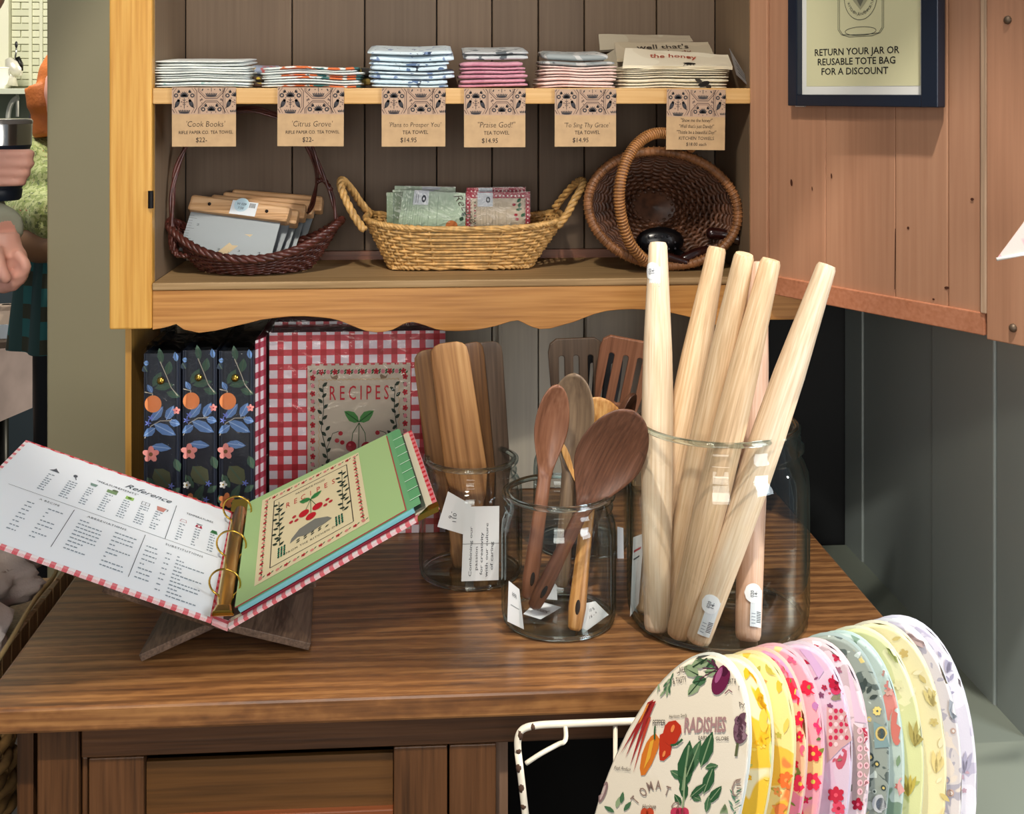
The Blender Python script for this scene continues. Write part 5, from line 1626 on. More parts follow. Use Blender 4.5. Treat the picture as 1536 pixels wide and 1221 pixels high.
def card_pack(quad, D, label, grp, base, art):
    P = [W(x, y, D) for x, y in quad]   # bl br tr tl
    n = (P[1] - P[0]).cross(P[3] - P[0]).normalized()
    if n.y > 0: n = -n
    t = thing('recipe_card_pack', label, 'card pack', (P[0] + P[1]) / 2, None, grp)
    MB().hexa([P[0] - n * .007, P[1] - n * .007, P[1], P[0]], [P[3] - n * .007, P[2] - n * .007, P[2], P[3]]).build('card_stack', base, t)
    f0 = bil(P[0], P[1], P[3], P[2])
    f = lambda u, v, h: P[0] * (1 - u) * (1 - v) + P[1] * u * (1 - v) + P[3] * (1 - u) * v + P[2] * u * v + n * h
    D_ = Decal(lambda u, v, h: f(u, v, .0004 + h), .00018)
    art(D_)
    D_.build('card_print', t)
    MB().grid(lambda u, v: f(-.01 + 1.02 * u, v * 1.015, .0022 + .0006 * noise.noise(Vector((u * 9, v * 9, D)))), 12, 12).build('cellophane', fl, t, smooth=True)


def art_green(D_):
    for k in range(9): D_.rect(.06 + k * .036, .02, .0625 + k * .036, .97, '#6d8474', 1)
    D_.rect(.44, .0, .4425, .95, '#5c7264', 1); D_.rect(.57, 0, .573, .95, '#5c7264', 1); D_.rect(.68, .42, .682, .95, '#5c7264', 1)
    D_.rect(.18, .74, .42, 1.01, '#dfe4e8', 3); D_.ell(.345, .86, .035, .07, '#4a505a', 4); D_.ell(.345, .86, .014, .03, '#dfe4e8', 5)
    for k in range(2): D_.rect(.22 + k * .03, .78, .228 + k * .03, .94, '#8a9098', 4)
    D_.text('Recipe', .80, .95, .19, '#5b5a48', 2, -R(62), 'LEFT', .3, 1.2)
    D_.ell(.80, .36, .09, .10, '#cf7f48', 3, 0, 18)
    D_.leaf(.80, .25, .12, .08, 2.7, '#2c4030', 4); D_.leaf(.80, .24, .10, .07, .3, '#2c4030', 4)
    for u, v, a in ((.93, .45, 1.2), (.95, .55, .9), (.93, .3, 5.2), (.93, .2, 1.8), (.97, .12, 2.6), (.90, .1, 4.5)): D_.leaf(u, v, .10, .07, a, '#30503c', 3)
    D_.ell(.93, .02, .07, .05, '#cdb048', 3)


def art_red(D_):
    D_.rect(.07, -.0, .93, .88, '#c9bba4', 1)
    for k in range(14): D_.ell(.11 + k * .060, .925, .013, .018, '#efe0dc', 2, 0, 8)
    for k in range(12):
        for u in (.03, .965): D_.ell(u, .04 + k * .075, .012, .014, '#efe0dc', 2, 0, 8)
        for u, s in ((.075, 1), (.925, -1)): D_.poly([(u, k * .072), (u + .012 * s, k * .072 + .036), (u, k * .072 + .072)], '#5a2a30', 2)
    for k in range(8):
        D_.ell(.14, .04 + k * .10, .014, .018, '#a03848', 3, 0, 8); D_.leaf(.13, .08 + k * .10, .04, .02, 1, '#3c4c3c', 3); D_.line([(.165, k * .1), (.165, k * .1 + .06)], .004, '#5c4438', 2)
    for k in range(7): D_.rect(.22 + k * .048, 0, .2235 + k * .048, .78, '#8c8070', 2)
    D_.rect(.63, 0, .633, .86, '#8c8070', 2); D_.rect(.71, 0, .713, .5, '#8c8070', 2)
    D_.rect(.18, .72, .42, .99, '#d9dde2', 4); D_.ell(.345, .85, .035, .06, '#4a505a', 5); D_.ell(.345, .85, .014, .025, '#d9dde2', 6)
    for u, v in ((.75, .76), (.78, .56), (.80, .48)): D_.ell(u, v, .028, .028, '#a82c3c', 3)
    for u, v, a in ((.78, .66, .2), (.83, .70, 1.4), (.86, .52, .9), (.80, .80, 1.0)): D_.leaf(u, v, .10, .06, a, '#2a6040', 3)
    D_.poly([(.84, .30), (.87, .36), (.91, .37), (.90, .33), (.86, .28)], '#8a7a60', 3)
    D_.text('REC', .86, .22, .09, '#5a4a40', 3, R(-90), 'LEFT')


plain = lambda D_: D_.rect(.45, .86, .75, 1.0, '#c6ccd4', 2)
gp = 'recipe card packs in the willow basket'
card_pack([(592, 362), (684, 362), (683, 281), (592, 279)], 2.185, 'mint recipe card pack farthest back in the willow basket', gp, cgr, plain)
card_pack([(588, 364), (668, 364), (672, 285), (589, 285)], 2.165, 'mint recipe card pack second from the back, sticker just showing', gp, cgr, plain)
card_pack([(580, 366), (612, 366), (614, 289), (580, 289)], 2.150, 'narrow edge of a mint recipe card pack at the far left', gp, mat('mint_edge', '#94a88c', .6), lambda D_: D_.rect(.3, 0, .34, 1, '#7d9080', 1))
card_pack([(593, 366), (697, 366), (698, 290), (605, 285)], 2.130, 'front mint recipe card pack with an orange and white sticker', gp, cgr, art_green)
card_pack([(700, 364), (796, 364), (788, 281), (700, 282)], 2.165, 'back ruby bordered recipe card pack, hearts along its top', gp, cred, lambda D_: ([D_.ell(.08 + k * .066, .94, .013, .016, '#efe0dc', 2, 0, 8) for k in range(14)], D_.rect(.20, .92, .44, 1.0, '#c6ccd4', 3)))
card_pack([(699, 366), (795, 366), (795, 288), (699, 288)], 2.135, 'front ruby bordered recipe card pack printed with cherries', gp, cred, art_red)

# --- left vine basket (boat shaped) with tall hoop handle
vin = mat('dark_vine', '#4c241d', .38, vary=.35, vscale=70, coat=.15)
lbk = thing('vine_basket', 'dark red-brown oval vine basket with tall hoop handle at the left', 'basket', (WY(370, 410, 2.13).x, 2.13, ZF))
lcx = WY(380, 400, 2.10).x
lrx = (WY(510, 350, 2.10).x - WY(252, 350, 2.10).x) / 2
lbx = (WY(445, 410, 2.10).x - WY(285, 410, 2.10).x) / 2


def pathv(a, tt):
    x, y = math.cos(a), math.sin(a)
    rx = lbx + (lrx - lbx) * (tt ** .8); ry = .055 + .035 * (tt ** .7)
    zz = ZF + .003 + (WY(371, 390, 2.06).z - ZF) * tt + (.052 * abs(x) ** 2.2) * tt
    return Vector((lcx + rx * x, 2.125 + ry * y, zz))


weave(lbk, pathv, lambda tt: Vector((lcx, 2.125, ZF + .03)), 12, 44, .0021, .0028, vin, .002, 4)
rope(MB(), [pathv(i * 2 * math.pi / 140, 1.06) for i in range(140)], .0042, 3, 22, True).build('braided_rim', vin, lbk, smooth=True)
fl_ = MB()
for k in range(9):
    rr_ = (k + 1) / 10
    fl_.tube([Vector((lcx + lbx * rr_ * math.cos(a), 2.125 + .055 * rr_ * math.sin(a), ZF + .004)) for a in [i * 2 * math.pi / 40 for i in range(40)]], .0032, 5, closed=True)
fl_.build('woven_base', vin, lbk, smooth=True)
hA = [WY(256, 352, 2.10), WY(258, 310, 2.10), WY(264, 262, 2.11), WY(278, 220, 2.13), WY(305, 182, 2.14), WY(350, 164, 2.14), WY(400, 166, 2.14), WY(445, 188, 2.14), WY(468, 222, 2.14), WY(482, 258, 2.14), WY(497, 292, 2.14), WY(505, 332, 2.13)]
hB = [WY(262, 372, 2.085), WY(258, 330, 2.09), WY(258, 290, 2.10), WY(264, 255, 2.11), WY(282, 216, 2.12), WY(308, 184, 2.13), WY(352, 168, 2.13), WY(398, 170, 2.13), WY(440, 190, 2.13), WY(474, 250, 2.15), WY(470, 300, 2.17), WY(462, 318, 2.2)]
for q, tn in ((hA, 5), (hB, 4)): rope(MB(), catmull(q, 6), .0026, 2, tn).build('hoop_handle', vin, lbk, smooth=True)
for q in ([WY(256, 345, 2.085), WY(264, 378, 2.08), WY(282, 384, 2.07)], [WY(256, 352, 2.09), WY(258, 372, 2.085), WY(268, 384, 2.075)], [WY(476, 272, 2.15), WY(486, 270, 2.145), WY(496, 285, 2.14)]):
    rope(MB(), catmull(q, 6), .003, 2, 3).build('lashing', vin, lbk, smooth=True)

# --- bench scrapers
beech = wood('beech', '#a87a4e', '#cfa273', '#dcb488', 'X', 1.6, 6, 2, .5, .6, .05)
stl = mat('brushed_steel', '#8a9196', .5, metal=.55)


def scraper(bl, br, tr_, tl_, D, label, face=True, hh=24, dx=0):
    """steel blade quad with a wooden grip along its top edge"""
    P = [W(x, y, D + (0.0 if k < 2 else .035)) for k, (x, y) in enumerate((bl, br, tr_, tl_))]
    n = (P[1] - P[0]).cross(P[3] - P[0]).normalized()
    if n.y > 0: n = -n
    t = thing('bench_scraper', label, 'scraper', (P[0] + P[1]) / 2, None, 'bench scrapers in the vine basket')
    e = n * .0006
    MB().hexa([P[0] - e, P[1] - e, P[1] + e, P[0] + e], [P[3] - e, P[2] - e, P[2] + e, P[3] + e]).build('blade', stl, t)
    up = ((P[3] - P[0]).normalized() + (P[2] - P[1]).normalized()).normalized(); al = (P[2] - P[3]).normalized()
    b0, b1 = P[3] - al * .004 - up * .006, P[2] + al * .012 - up * .006
    rot = frame_rot(al, up)
    L = (b1 - b0).length; hgt = hh / 1800 * D
    ring = [(0, -.011), (.004, -.0135), (hgt * .5, -.012), (hgt - .004, -.0135), (hgt, -.010), (hgt, .010), (hgt - .004, .0135), (hgt * .5, .012), (.004, .0135), (0, .011)]
    q = MB()
    rs = []
    for s in (0, .004, L - .004, L):
        k = .9 if s in (0, L) else 1
        rs.append([b0 + al * s + up * (hgt / 2 + (a - hgt / 2) * k) + n * (c * k) for a, c in ring])
    q.loop(rs); q.build('grip', beech, t, bevel=.001)
    if face:
        for s in (.20, .78):
            c = b0 + al * (L * s) + up * (hgt * .5) + n * .0122
            MB().ball(c, (.0032, .0032, .0032), 10).build('rivet', mat('dark_rivet', '#2a2422', .3, .8), t, smooth=True)
        f = lambda u, v, h: b0 + al * u + up * v + n * (.0140 + h)
        D_ = Decal(f, .0002)
        D_.rect(L * .42, .001, L * .68, hgt * .93, '#dfe4e8', 1)
        D_.ell(L * .52, hgt * .68, .013, .013, '#c3dce6', 3, 0, 20)
        D_.text('W 029', L * .52, hgt * .66, .006, '#44505a', 5); D_.text('7.50', L * .52, hgt * .40, .006, '#44505a', 5)
        for k in range(5): D_.rect(L * .60 + k * .0022, hgt * .55, L * .60 + k * .0022 + .0011, hgt * .85, '#2c3034', 4)
        D_.build('price_label', t)
        fb = lambda u, v, h: P[0] * (1 - u) * (1 - v) + P[1] * u * (1 - v) + P[3] * (1 - u) * v + P[2] * u * v + n * (.0009 + h)
        D_ = Decal(fb, .0002)
        for k in range(14): D_.rect(0, .06 + k * .06, .05 if k % 4 else .09, .066 + k * .06, '#4a4e52', 1)
        for k in range(14): D_.rect(.05 + k * .06, 0, .053 + k * .06, .04 if k % 4 else .08, '#4a4e52', 1)
        for k, s in enumerate('1234'): D_.text(s, .2 + k * .22, .09, .07, '#3a3e42', 1)
        D_.text('2', .12, .62, .07, '#3a3e42', 1); D_.text('1', .12, .22, .07, '#3a3e42', 1)
        D_.poly([(.40, .0), (.52, .0), (.74, .55), (.60, .52)], '#cdb894', 1)
        D_.build('ruler_marks', t)


scraper((268, 376), (406, 388), (422, 330), (288, 313), 2.085, 'front bench scraper showing its steel blade and price sticker', True, 25)
scraper((300, 372), (418, 384), (436, 334), (306, 318), 2.115, 'bench scraper directly behind the front one, grip end showing', False, 24)
scraper((320, 370), (430, 380), (448, 326), (320, 312), 2.140, 'third bench scraper in the vine basket row', False, 24)
scraper((340, 368), (442, 376), (460, 320), (338, 308), 2.165, 'fourth bench scraper, second from the back', False, 24)
scraper((360, 366), (455, 370), (474, 314), (352, 304), 2.190, 'rearmost bench scraper, its darker grip end in shade', False, 24)

# --- round basket tipped on its side
rat = mat('brown_rattan', '#5c3a27', .45, vary=.4, vscale=60)
ratl = mat('rattan_light', '#8a5c38', .42, vary=.3, vscale=60, coat=.1)
rb = thing('round_basket', 'round brown rattan basket tipped on its side, opening facing out', 'basket', (WY(1000, 405, 2.13).x, 2.15, ZF))
rc = WY(995, 313, 2.07)
rx_, rz_ = (WY(1113, 313, 2.07).x - WY(876, 313, 2.07).x) / 2 - .006, (WY(1000, 228, 2.07).z - WY(1000, 405, 2.07).z) / 2 - .004
tl = R(-10)


def pathr(a, tt):
    # tt 0 = centre of the bottom (at the back), 1 = rim facing the viewer
    k = math.sin(min(1, .12 + .88 * tt) * math.pi / 2) ** .8
    x, z = rx_ * k * math.cos(a), rz_ * k * math.sin(a)
    x, z = x * math.cos(tl) - z * math.sin(tl), x * math.sin(tl) + z * math.cos(tl)
    y = .165 * (1 - tt) ** 1.1
    return rc + Vector((x + .012 * (1 - tt), y, z - .012 * (1 - tt)))


weave(rb, pathr, lambda tt: rc + Vector((0, .06, 0)), 27, 30, .0036, .0036, rat, .0022, 5, .0, .97)
MB().loop([[pathr(a, .06) * k + (rc + Vector((.012, .168, -.012))) * (1 - k) for a in [i * 2 * math.pi / 30 for i in range(30)]] for k in (1.3, .7, .02)], 0, False).build('bottom', rat, rb, smooth=True)
rimp = [pathr(i * 2 * math.pi / 90, 1.0) for i in range(90)]
MB().tube(rimp, .0078, 10, closed=True).build('rim', ratl, rb, smooth=True)
b = MB()
for i in range(0, 90):
    p, q = rimp[i], rimp[(i + 1) % 90]; tg = (q - p).normalized(); x = tg.cross(Vector((0, 1, 0))).normalized(); y = tg.cross(x)
    b.tube([p + tg * .0004 * s + (x * math.cos(s * .785) + y * math.sin(s * .785)) * .0082 for s in range(9)], .0014, 4)
b.build('rim_wrapping', ratl, rb, smooth=True)['kind'] = 'stuff'
hp = catmull([WY(968, 392, 2.05), WY(945, 365, 2.01), WY(932, 325, 1.985), (WY(929, 285, 1.975)), WY(938, 245, 1.98), WY(955, 217, 1.99), WY(980, 201, 2.005), WY(1010, 203, 2.03), WY(1040, 222, 2.058)], 9)
MB().tube(hp, .0080, 10).build('handle_core', ratl, rb, smooth=True)
b = MB()
for i in range(len(hp) - 1):
    p, q = hp[i], hp[i + 1]; tg = (q - p).normalized(); x = tg.cross(Vector((0, 1, .1))).normalized(); y = tg.cross(x)
    b.tube([p + tg * (.0006 * s) + (x * math.cos(s * .785) + y * math.sin(s * .785)) * .0086 for s in range(9)], .0018, 5)
b.build('handle_wrapping', mat('rattan_pale', '#a5713f', .4, vary=.25, vscale=80, coat=.1), rb, smooth=True)['kind'] = 'stuff'
# dark wooden pieces lying inside it
dw = mat('dark_glossy_wood', '#2a0f0c', .25, vary=.3, vscale=30, coat=.4)
bkp = mat('black_plastic', '#0d0b0d', .25)
for pts, r, lb in (([WY(1060, 350, 2.10), WY(1085, 352, 2.10), WY(1115, 362, 2.09)], .011, 'dark red wooden bar lying upper right inside the rattan basket'),
                   ([WY(1020, 392, 2.075), WY(1045, 380, 2.08), WY(1065, 376, 2.09)], .010, 'glossy maroon rod lying lower right in the rattan basket'),
                   ([WY(995, 383, 2.07), WY(1010, 388, 2.07), WY(1035, 396, 2.07)], .008, 'short black rod at the front lip of the rattan basket')):
    tag(MB().tube(catmull(pts, 6), [r * (.5 if i in (0, 12) else (.9 if i in (1, 11) else 1)) for i in range(13)], 10).build('dark_rod', dw, smooth=True), lb, 'rod', 'dark wares in the tipped basket')
t = thing('black_strainer', 'black perforated scoop lying inside the tipped rattan basket', 'scoop', WY(985, 370, 2.1), None, 'dark wares in the tipped basket')
c0 = WY(990, 362, 2.12)
MB().ball(c0, (.044, .018, .026), 20).build('scoop_bowl', bkp, t, smooth=True)
for i in range(14): MB().ball(c0 + Vector((.012 * (i % 5 - 2), -.021 + .002 * abs(i % 5 - 2), .011 * (i // 5 - 1))), .0022, 8).build('hole_rim', mat('grey_plastic', '#3c3a40', .2), t, smooth=True)
MB().tube([c0 + Vector((.03, -.01, -.02)), WY(1030, 385, 2.09), WY(1062, 372, 2.09)], [.009, .006, .006], 8).build('scoop_handle', bkp, t, smooth=True)

# ================================================================== WIRE RACK AND OVAL COVERS
wirem = mat('chipped_white_wire', '#e6e2d6', .4, vary=.04)
rust = mat('rust_chip', '#4a3428', .8)
rk = thing('wire_rack', 'chipped white wire rack in front of the cabinet holding oval covers', 'rack', (.28, 1.32, 0))
Dk_ = 1.42
top = catmull([W(777, 1128, Dk_), W(777, 1108, Dk_), W(784, 1094, Dk_), W(805, 1088, Dk_), W(850, 1085.5, Dk_), W(950, 1082, Dk_), W(1200, 1074, Dk_ + .03), W(1440, 1066, Dk_ + .05)], 6)
MB().tube(top, .0042, 8).build('top_rail', wirem, rk, smooth=True)
x7 = W(777, 1128, Dk_); xr_ = W(1440, 1066, Dk_ + .05)
lg_ = W(797, 1500, Dk_)
MB().tube([x7, W(781, 1160, Dk_), W(788, 1221, Dk_), lg_, Vector((lg_.x + .01, lg_.y, .004))], .0042, 8).build('leg', wirem, rk, smooth=True)
MB().tube([xr_, Vector((xr_.x, xr_.y, .004))], .0042, 8).build('leg', wirem, rk, smooth=True)
MB().tube(catmull([W(848, 1086, Dk_), W(849, 1104, Dk_ - .01), W(846, 1113, Dk_ - .02), W(838, 1116, Dk_ - .02), W(812, 1130, Dk_ - .03), W(789, 1145, Dk_ - .03)], 4), .0028, 6).build('wire_hook', wirem, rk, smooth=True)
for px in (923, 1060, 1200, 1330):
    a = W(px, 1084, Dk_); MB().tube([a, Vector((a.x, a.y, .50))], .0028, 6).build('upright_wire', wirem, rk, smooth=True)
zr_ = .497
fx0, fx1 = lg_.x - .02, xr_.x
for (a, b2) in (((fx0, 1.12), (fx1, 1.12)), ((fx0, 1.12), (fx0 + .02, lg_.y)), ((fx1, 1.12), (fx1, xr_.y)), ((fx0 + .02, lg_.y), (fx1, xr_.y))):
    MB().tube([Vector((a[0], a[1], zr_)), Vector((b2[0], b2[1], zr_))], .0042, 8).build('base_rail', wirem, rk, smooth=True)
for k in range(9):
    x = fx0 + .03 + (fx1 - fx0 - .05) * k / 8
    MB().tube([Vector((x, 1.12, zr_)), Vector((x, 1.42, zr_))], .0028, 6).build('base_wire', wirem, rk, smooth=True)
for x in (fx0, fx1): MB().tube([Vector((x, 1.12, .004)), Vector((x, 1.12, .62))], .0042, 8).build('leg', wirem, rk, smooth=True)
for px, py in ((778, 1125), (779, 1150), (783, 1180), (786, 1208), (781, 1101), (800, 1089)):
    MB().ball(W(px, py, Dk_) + Vector((-.0006, -.0012, 0)), (.0038, .0042, .004 + .003 * (px % 2)), 8).build('rust_chip', rust, rk, smooth=True)
# shelf floor far below so the rack holds weight: feet on the floor
N_ = 13
mats_c = [printed('vegetable_linen', '#e2dccf', [('#e6e1d6', .5, 8)]),
          printed('lemon_print', '#e8e6c8', [('#ecc43a', .50, 11), ('#c8d088', .63, 14)]),
          printed('yellow_orange_print', '#eadf9e', [('#e8c14a', .52, 12), ('#e8864a', .60, 16), ('#b8b860', .66, 14)]),
          printed('red_flower_print', '#f0c0a0', [('#e58ab0', .50, 14), ('#d8304e', .58, 20), ('#7a8a3c', .68, 30)]),
          printed('pink_flower_print', '#eaa6b8', [('#f0cc8c', .54, 12), ('#dc3458', .60, 20), ('#8a9a4c', .70, 30)]),
          printed('lilac_patch_print', '#d0b8d4', [('#cfc0d8', .5, 30), ('#b85068', .64, 45)]),
          printed('rose_patch_print', '#e2d0da', [('#bfb0b8', .55, 40), ('#b02e4c', .60, 34)]),
          printed('grey_paisley_print', '#8a9690', [('#4e5c5a', .56, 50), ('#cdbd78', .66, 40), ('#b9c8c4', .62, 60)]),
          printed('aqua_print', '#adc0bb', [('#c97f78', .60, 16), ('#6f8a78', .64, 22)]),
          printed('green_leaf_print', '#c9ce98', [('#a9b26c', .56, 14), ('#dcdcae', .60, 20)]),
          printed('straw_print', '#e0d6a8', [('#d6c690', .55, 12)]),
          printed('lace_print', '#cfc8c8', [('#a8a4b0', .57, 40), ('#dcd0c4', .6, 24)]),
          printed('lilac_white_print', '#ddd8e2', [('#c0bacc', .58, 36), ('#e6e2ea', .55, 20)])]
names_c = ['vegetable print', 'lemon yellow', 'yellow with orange blooms', 'red flowers on pink and yellow', 'pink with crimson flowers', 'lilac patchwork with red rose', 'white and mauve rose patchwork', 'grey-green paisley', 'aqua with coral blooms', 'pale green leaf print', 'straw yellow', 'beige lace print', 'white and lilac']
edge_c = ['#e9f2f0', '#f0ecc8', '#f2e6b0', '#f0c8c0', '#f2c0d0', '#e0d4e6', '#ead8e2', '#a9c0c0', '#c0dcd8', '#e2e6c8', '#ece6cc', '#d8dce4', '#dfe2f2']
rights = [1127, 1161, 1194, 1212, 1237, 1279, 1305, 1335, 1357, 1386, 1420, 1443, 1465]
tops_y = [978, 981, 975, 970, 964, 961, 956, 948, 945, 938, 930, 927, 922]
planes = []
for i in range(N_):
    f = i / (N_ - 1)
    phi = R(17.4 - 12.4 * f)
    Aw = 262 + 33 * f; Bw = 105 + 33 * f
    xe = math.sqrt((Aw * math.sin(phi)) ** 2 + (Bw * math.cos(phi)) ** 2); ye = math.sqrt((Aw * math.cos(phi)) ** 2 + (Bw * math.sin(phi)) ** 2)
    cx_, cy_ = rights[i] - xe, tops_y[i] + ye
    Dp = 1.225 + .195 * f
    C = W(cx_, cy_, Dp)
    al = R(44 - 38 * f)
    # plane normal faces the viewer's left; screen axes mapped on to the plane through the real camera ray
    e1 = Vector((math.cos(al), -math.sin(al), 0)); n = Vector((-math.sin(al), -math.cos(al), 0)); e2 = Vector((0, 0, 1))
    # long-axis and short-axis tips from the apparent ellipse
    def onp(px, py): return WP(px, py, C, n)
    pl = [onp(cx_ + Aw * math.cos(a) * math.sin(phi) + Bw * math.sin(a) * math.cos(phi), cy_ - Aw * math.cos(a) * math.cos(phi) + Bw * math.sin(a) * math.sin(phi)) for a in [k * 2 * math.pi / 72 for k in range(72)]]
    base = C.copy(); base.z = min(p.z for p in pl)
    t = thing('oval_cover', '%s fabric oval cover, %s' % (names_c[i], ['frontmost in the wire rack', 'second from the front', 'third from the front', 'fourth from the front', 'fifth from the front', 'sixth from the front', 'seventh, in the middle of the row', 'sixth from the back', 'fifth from the back', 'fourth from the back', 'third from the back', 'second from the back', 'rearmost and farthest right'][i]), 'oval cover', base, None, 'quilted oval covers in the wire rack')
    ctr = sum(pl, Vector()) / 72
    th = .0036
    rings = []
    for s, h in ((.02, th * 1.15), (.5, th * 1.1), (.965, th), (.99, th * .85), (.998, th * .4), (1.0, 0), (.998, -th * .4), (.99, -th * .85), (.965, -th), (.02, -th)):
        rings.append([ctr + (p - ctr) * s + n * (h + (.0007 * noise.noise(p * 40 + Vector((i * 5, 0, 0))) if .96 < s else 0)) for p in pl])
    MB().loop(rings[:4]).build('fabric_face', mats_c[i], t, smooth=True)
    MB().loop(rings[3:7], 0, False).build('edge_band', mat('edge_%d' % i, '#%02x%02x%02x' % tuple(int(int(edge_c[i][k:k + 2], 16) * .80) for k in (1, 3, 5)), .85), t, smooth=True)
    MB().loop(rings[6:]).build('back_face', mats_c[i], t, smooth=True)
    planes.append((C, n, th, t, ctr, onp, pl))


def pxdecal(i, lift=.0002):
    C, n, th, t, ctr, onp, pl = planes[i]
    P0 = C + n * (th * 1.16 + lift)
    e1 = Vector((0, 0, 1)).cross(n).normalized()
    q = [((p - ctr).dot(e1), (p - ctr).z) for p in pl]
    K = len(q)
    def fn(u, v, h):
        P = WP(u, -v, P0, n) + n * h
        x, z = (P - ctr).dot(e1), (P - ctr).z
        a = math.atan2(z, x)
        # nearest outline point in that direction keeps the print on the cloth
        best = min(q, key=lambda s_: abs(math.atan2(s_[1], s_[0]) - a) if abs(math.atan2(s_[1], s_[0]) - a) < math.pi else 2 * math.pi - abs(math.atan2(s_[1], s_[0]) - a))
        lim = math.hypot(*best) * .972; d_ = math.hypot(x, z)
        if d_ > lim:
            k = lim / d_; P = ctr + e1 * (x * k) + Vector((0, 0, z * k)) + n * ((P - ctr).dot(n))
        return P
    return Decal(fn, .0003)


# vegetable print (u, v are photograph positions projected once on to the real cover)
D_ = pxdecal(0)
T_ = lambda s, x, y, sz, c, rot=0, sx=1, sh=0, bold=0, ly=3: D_.text(s, x, -y, sz, c, ly, rot, 'LEFT', sh, sx, bold)
T_('RADISHES', 1026, 1098, 31, '#a8868a', .02, .46, .2, .03)
T_('EARLY', 1048, 1109, 8, '#4a4440', .03, .8); T_('GLOBE', 1074, 1110, 8, '#4a4440', 0, .8)
T_('PEPPER', 979, 1088, 12.5, '#3f3a38', .02, .50, .2)
T_('Heirloom Seeds', 1004, 1077, 7.5, '#4a4440', .08, .55, .4)
T_('SWEET', 1016, 1010, 13, '#6a605a', .18, .42, .2); T_('& TASTY', 1010, 1026, 13, '#6a605a', .18, .42, .2)
T_('EAT FRESH', 1092, 1025, 11, '#3f3a38', .0, .42, .2)
T_('A', 1110, 1060, 10, '#6a605a', .5); T_('R', 1117, 1055, 10, '#6a605a', .3)
T_('Fresh Produce', 921, 1154, 8.5, '#4a4440', -.08, .5, .5)
T_('Heritage', 963, 1213, 11, '#5a4c44', 0, .55, .5)
for k, ch in enumerate('TOMATO'):
    x = [956, 965, 973, 984, 996, 1005][k]; y = [1207, 1196, 1187, 1184, 1191, 1209][k]; rt = [.85, .6, .3, 0, -.35, -.8][k]
    D_.text(ch, x, -y, 20, '#8d7a74', 3, rt, 'LEFT', .0, .62, .01)
gn, gn2, gn3 = '#2f5a3c', '#476f50', '#8fa684'
# beetroot and leaves
D_.ell(1082, -1019, 12, 24, '#6a1f48', 3, -.38, 22); D_.ell(1079, -1012, 4, 13, '#a4588a', 4, -.38, 12); D_.ell(1088, -1006, 5, 8, '#4a1434', 4, -.38, 10)
D_.line([(1088, -1040), (1094, -1034), (1099, -1038)], 1.2, '#6a1f48', 3)
for (x, y) in ((1055, 1002), (1050, 1018), (1070, 984), (1062, 990)): D_.line([(1078, -1002), (x, -y)], 1.6, '#5a2a48', 4)
for (x, y, l_, w_, a, c) in ((1040, 1000, 34, 24, .7, gn3), (1052, 996, 30, 22, 1.2, gn2), (1062, 984, 14, 14, .2, gn2), (1048, 1012, 26, 20, 2.6, gn3), (1060, 1018, 22, 16, 3.4, gn2), (1050, 1022, 28, 15, 4.0, gn3), (1058, 1008, 20, 14, .1, gn3), (1060, 1000, 18, 16, .7, gn2)):
    D_.leaf(x, -y, l_, w_, a, c, 1 + (x % 3), '#2c4430')
# carrots at left edge
for (x0, y0, x1, y1, w_) in ((976, 1048, 938, 1138, 9), (979, 1050, 945, 1150, 9), (972, 1062, 930, 1132, 6), (974, 1075, 950, 1160, 5)):
    D_.poly([(x0 - w_ * .5, -y0), (x0 + w_ * .6, -y0 - 1), ((x0 + x1) / 2 + w_ * .28, -(y0 + y1) / 2), (x1, -y1), ((x0 + x1) / 2 - w_ * .28, -(y0 + y1) / 2)], '#9c2a2c' if w_ > 5 else '#b84434', 2)
D_.poly([(970, -1058), (974, -1046), (962, -1082), (958, -1085)], '#d8843a', 3)
for k in range(12):
    D_.leaf(990 + (k % 4) * 5, -1045 + (k // 4) * 10 + (k % 2) * 4, 14, 3.5, .9 + (k % 5) * .25, gn2 if k % 2 else gn3, 2)
# peppers
D_.poly([(984, -1100), (990, -1108), (988, -1122), (978, -1146), (968, -1162), (962, -1163), (960, -1152), (963, -1132), (970, -1114), (977, -1104)], '#d0762a', 2)
D_.poly([(976, -1112), (982, -1108), (976, -1136), (966, -1154)], '#e0a83c', 3)
D_.line([(983, -1108), (983, -1096), (984, -1088)], 2.4, gn, 5)
D_.poly([(998, -1088), (1004, -1082), (1014, -1080), (1022, -1088), (1023, -1098), (1016, -1112), (1008, -1120), (998, -1112), (995, -1100)], '#b83420', 3)
D_.poly([(990, -1102), (998, -1098), (1002, -1116), (1008, -1120), (1006, -1132), (996, -1141), (990, -1140), (989, -1130)], '#b83420', 2)
D_.ell(1010, -1092, 2.5, 6, '#e88a50', 4, -.3); D_.ell(997, -1130, 2, 5, '#e88a50', 4, -.3)
D_.line([(1007, -1117), (1016, -1116), (1025, -1108)], 3.2, gn, 5)
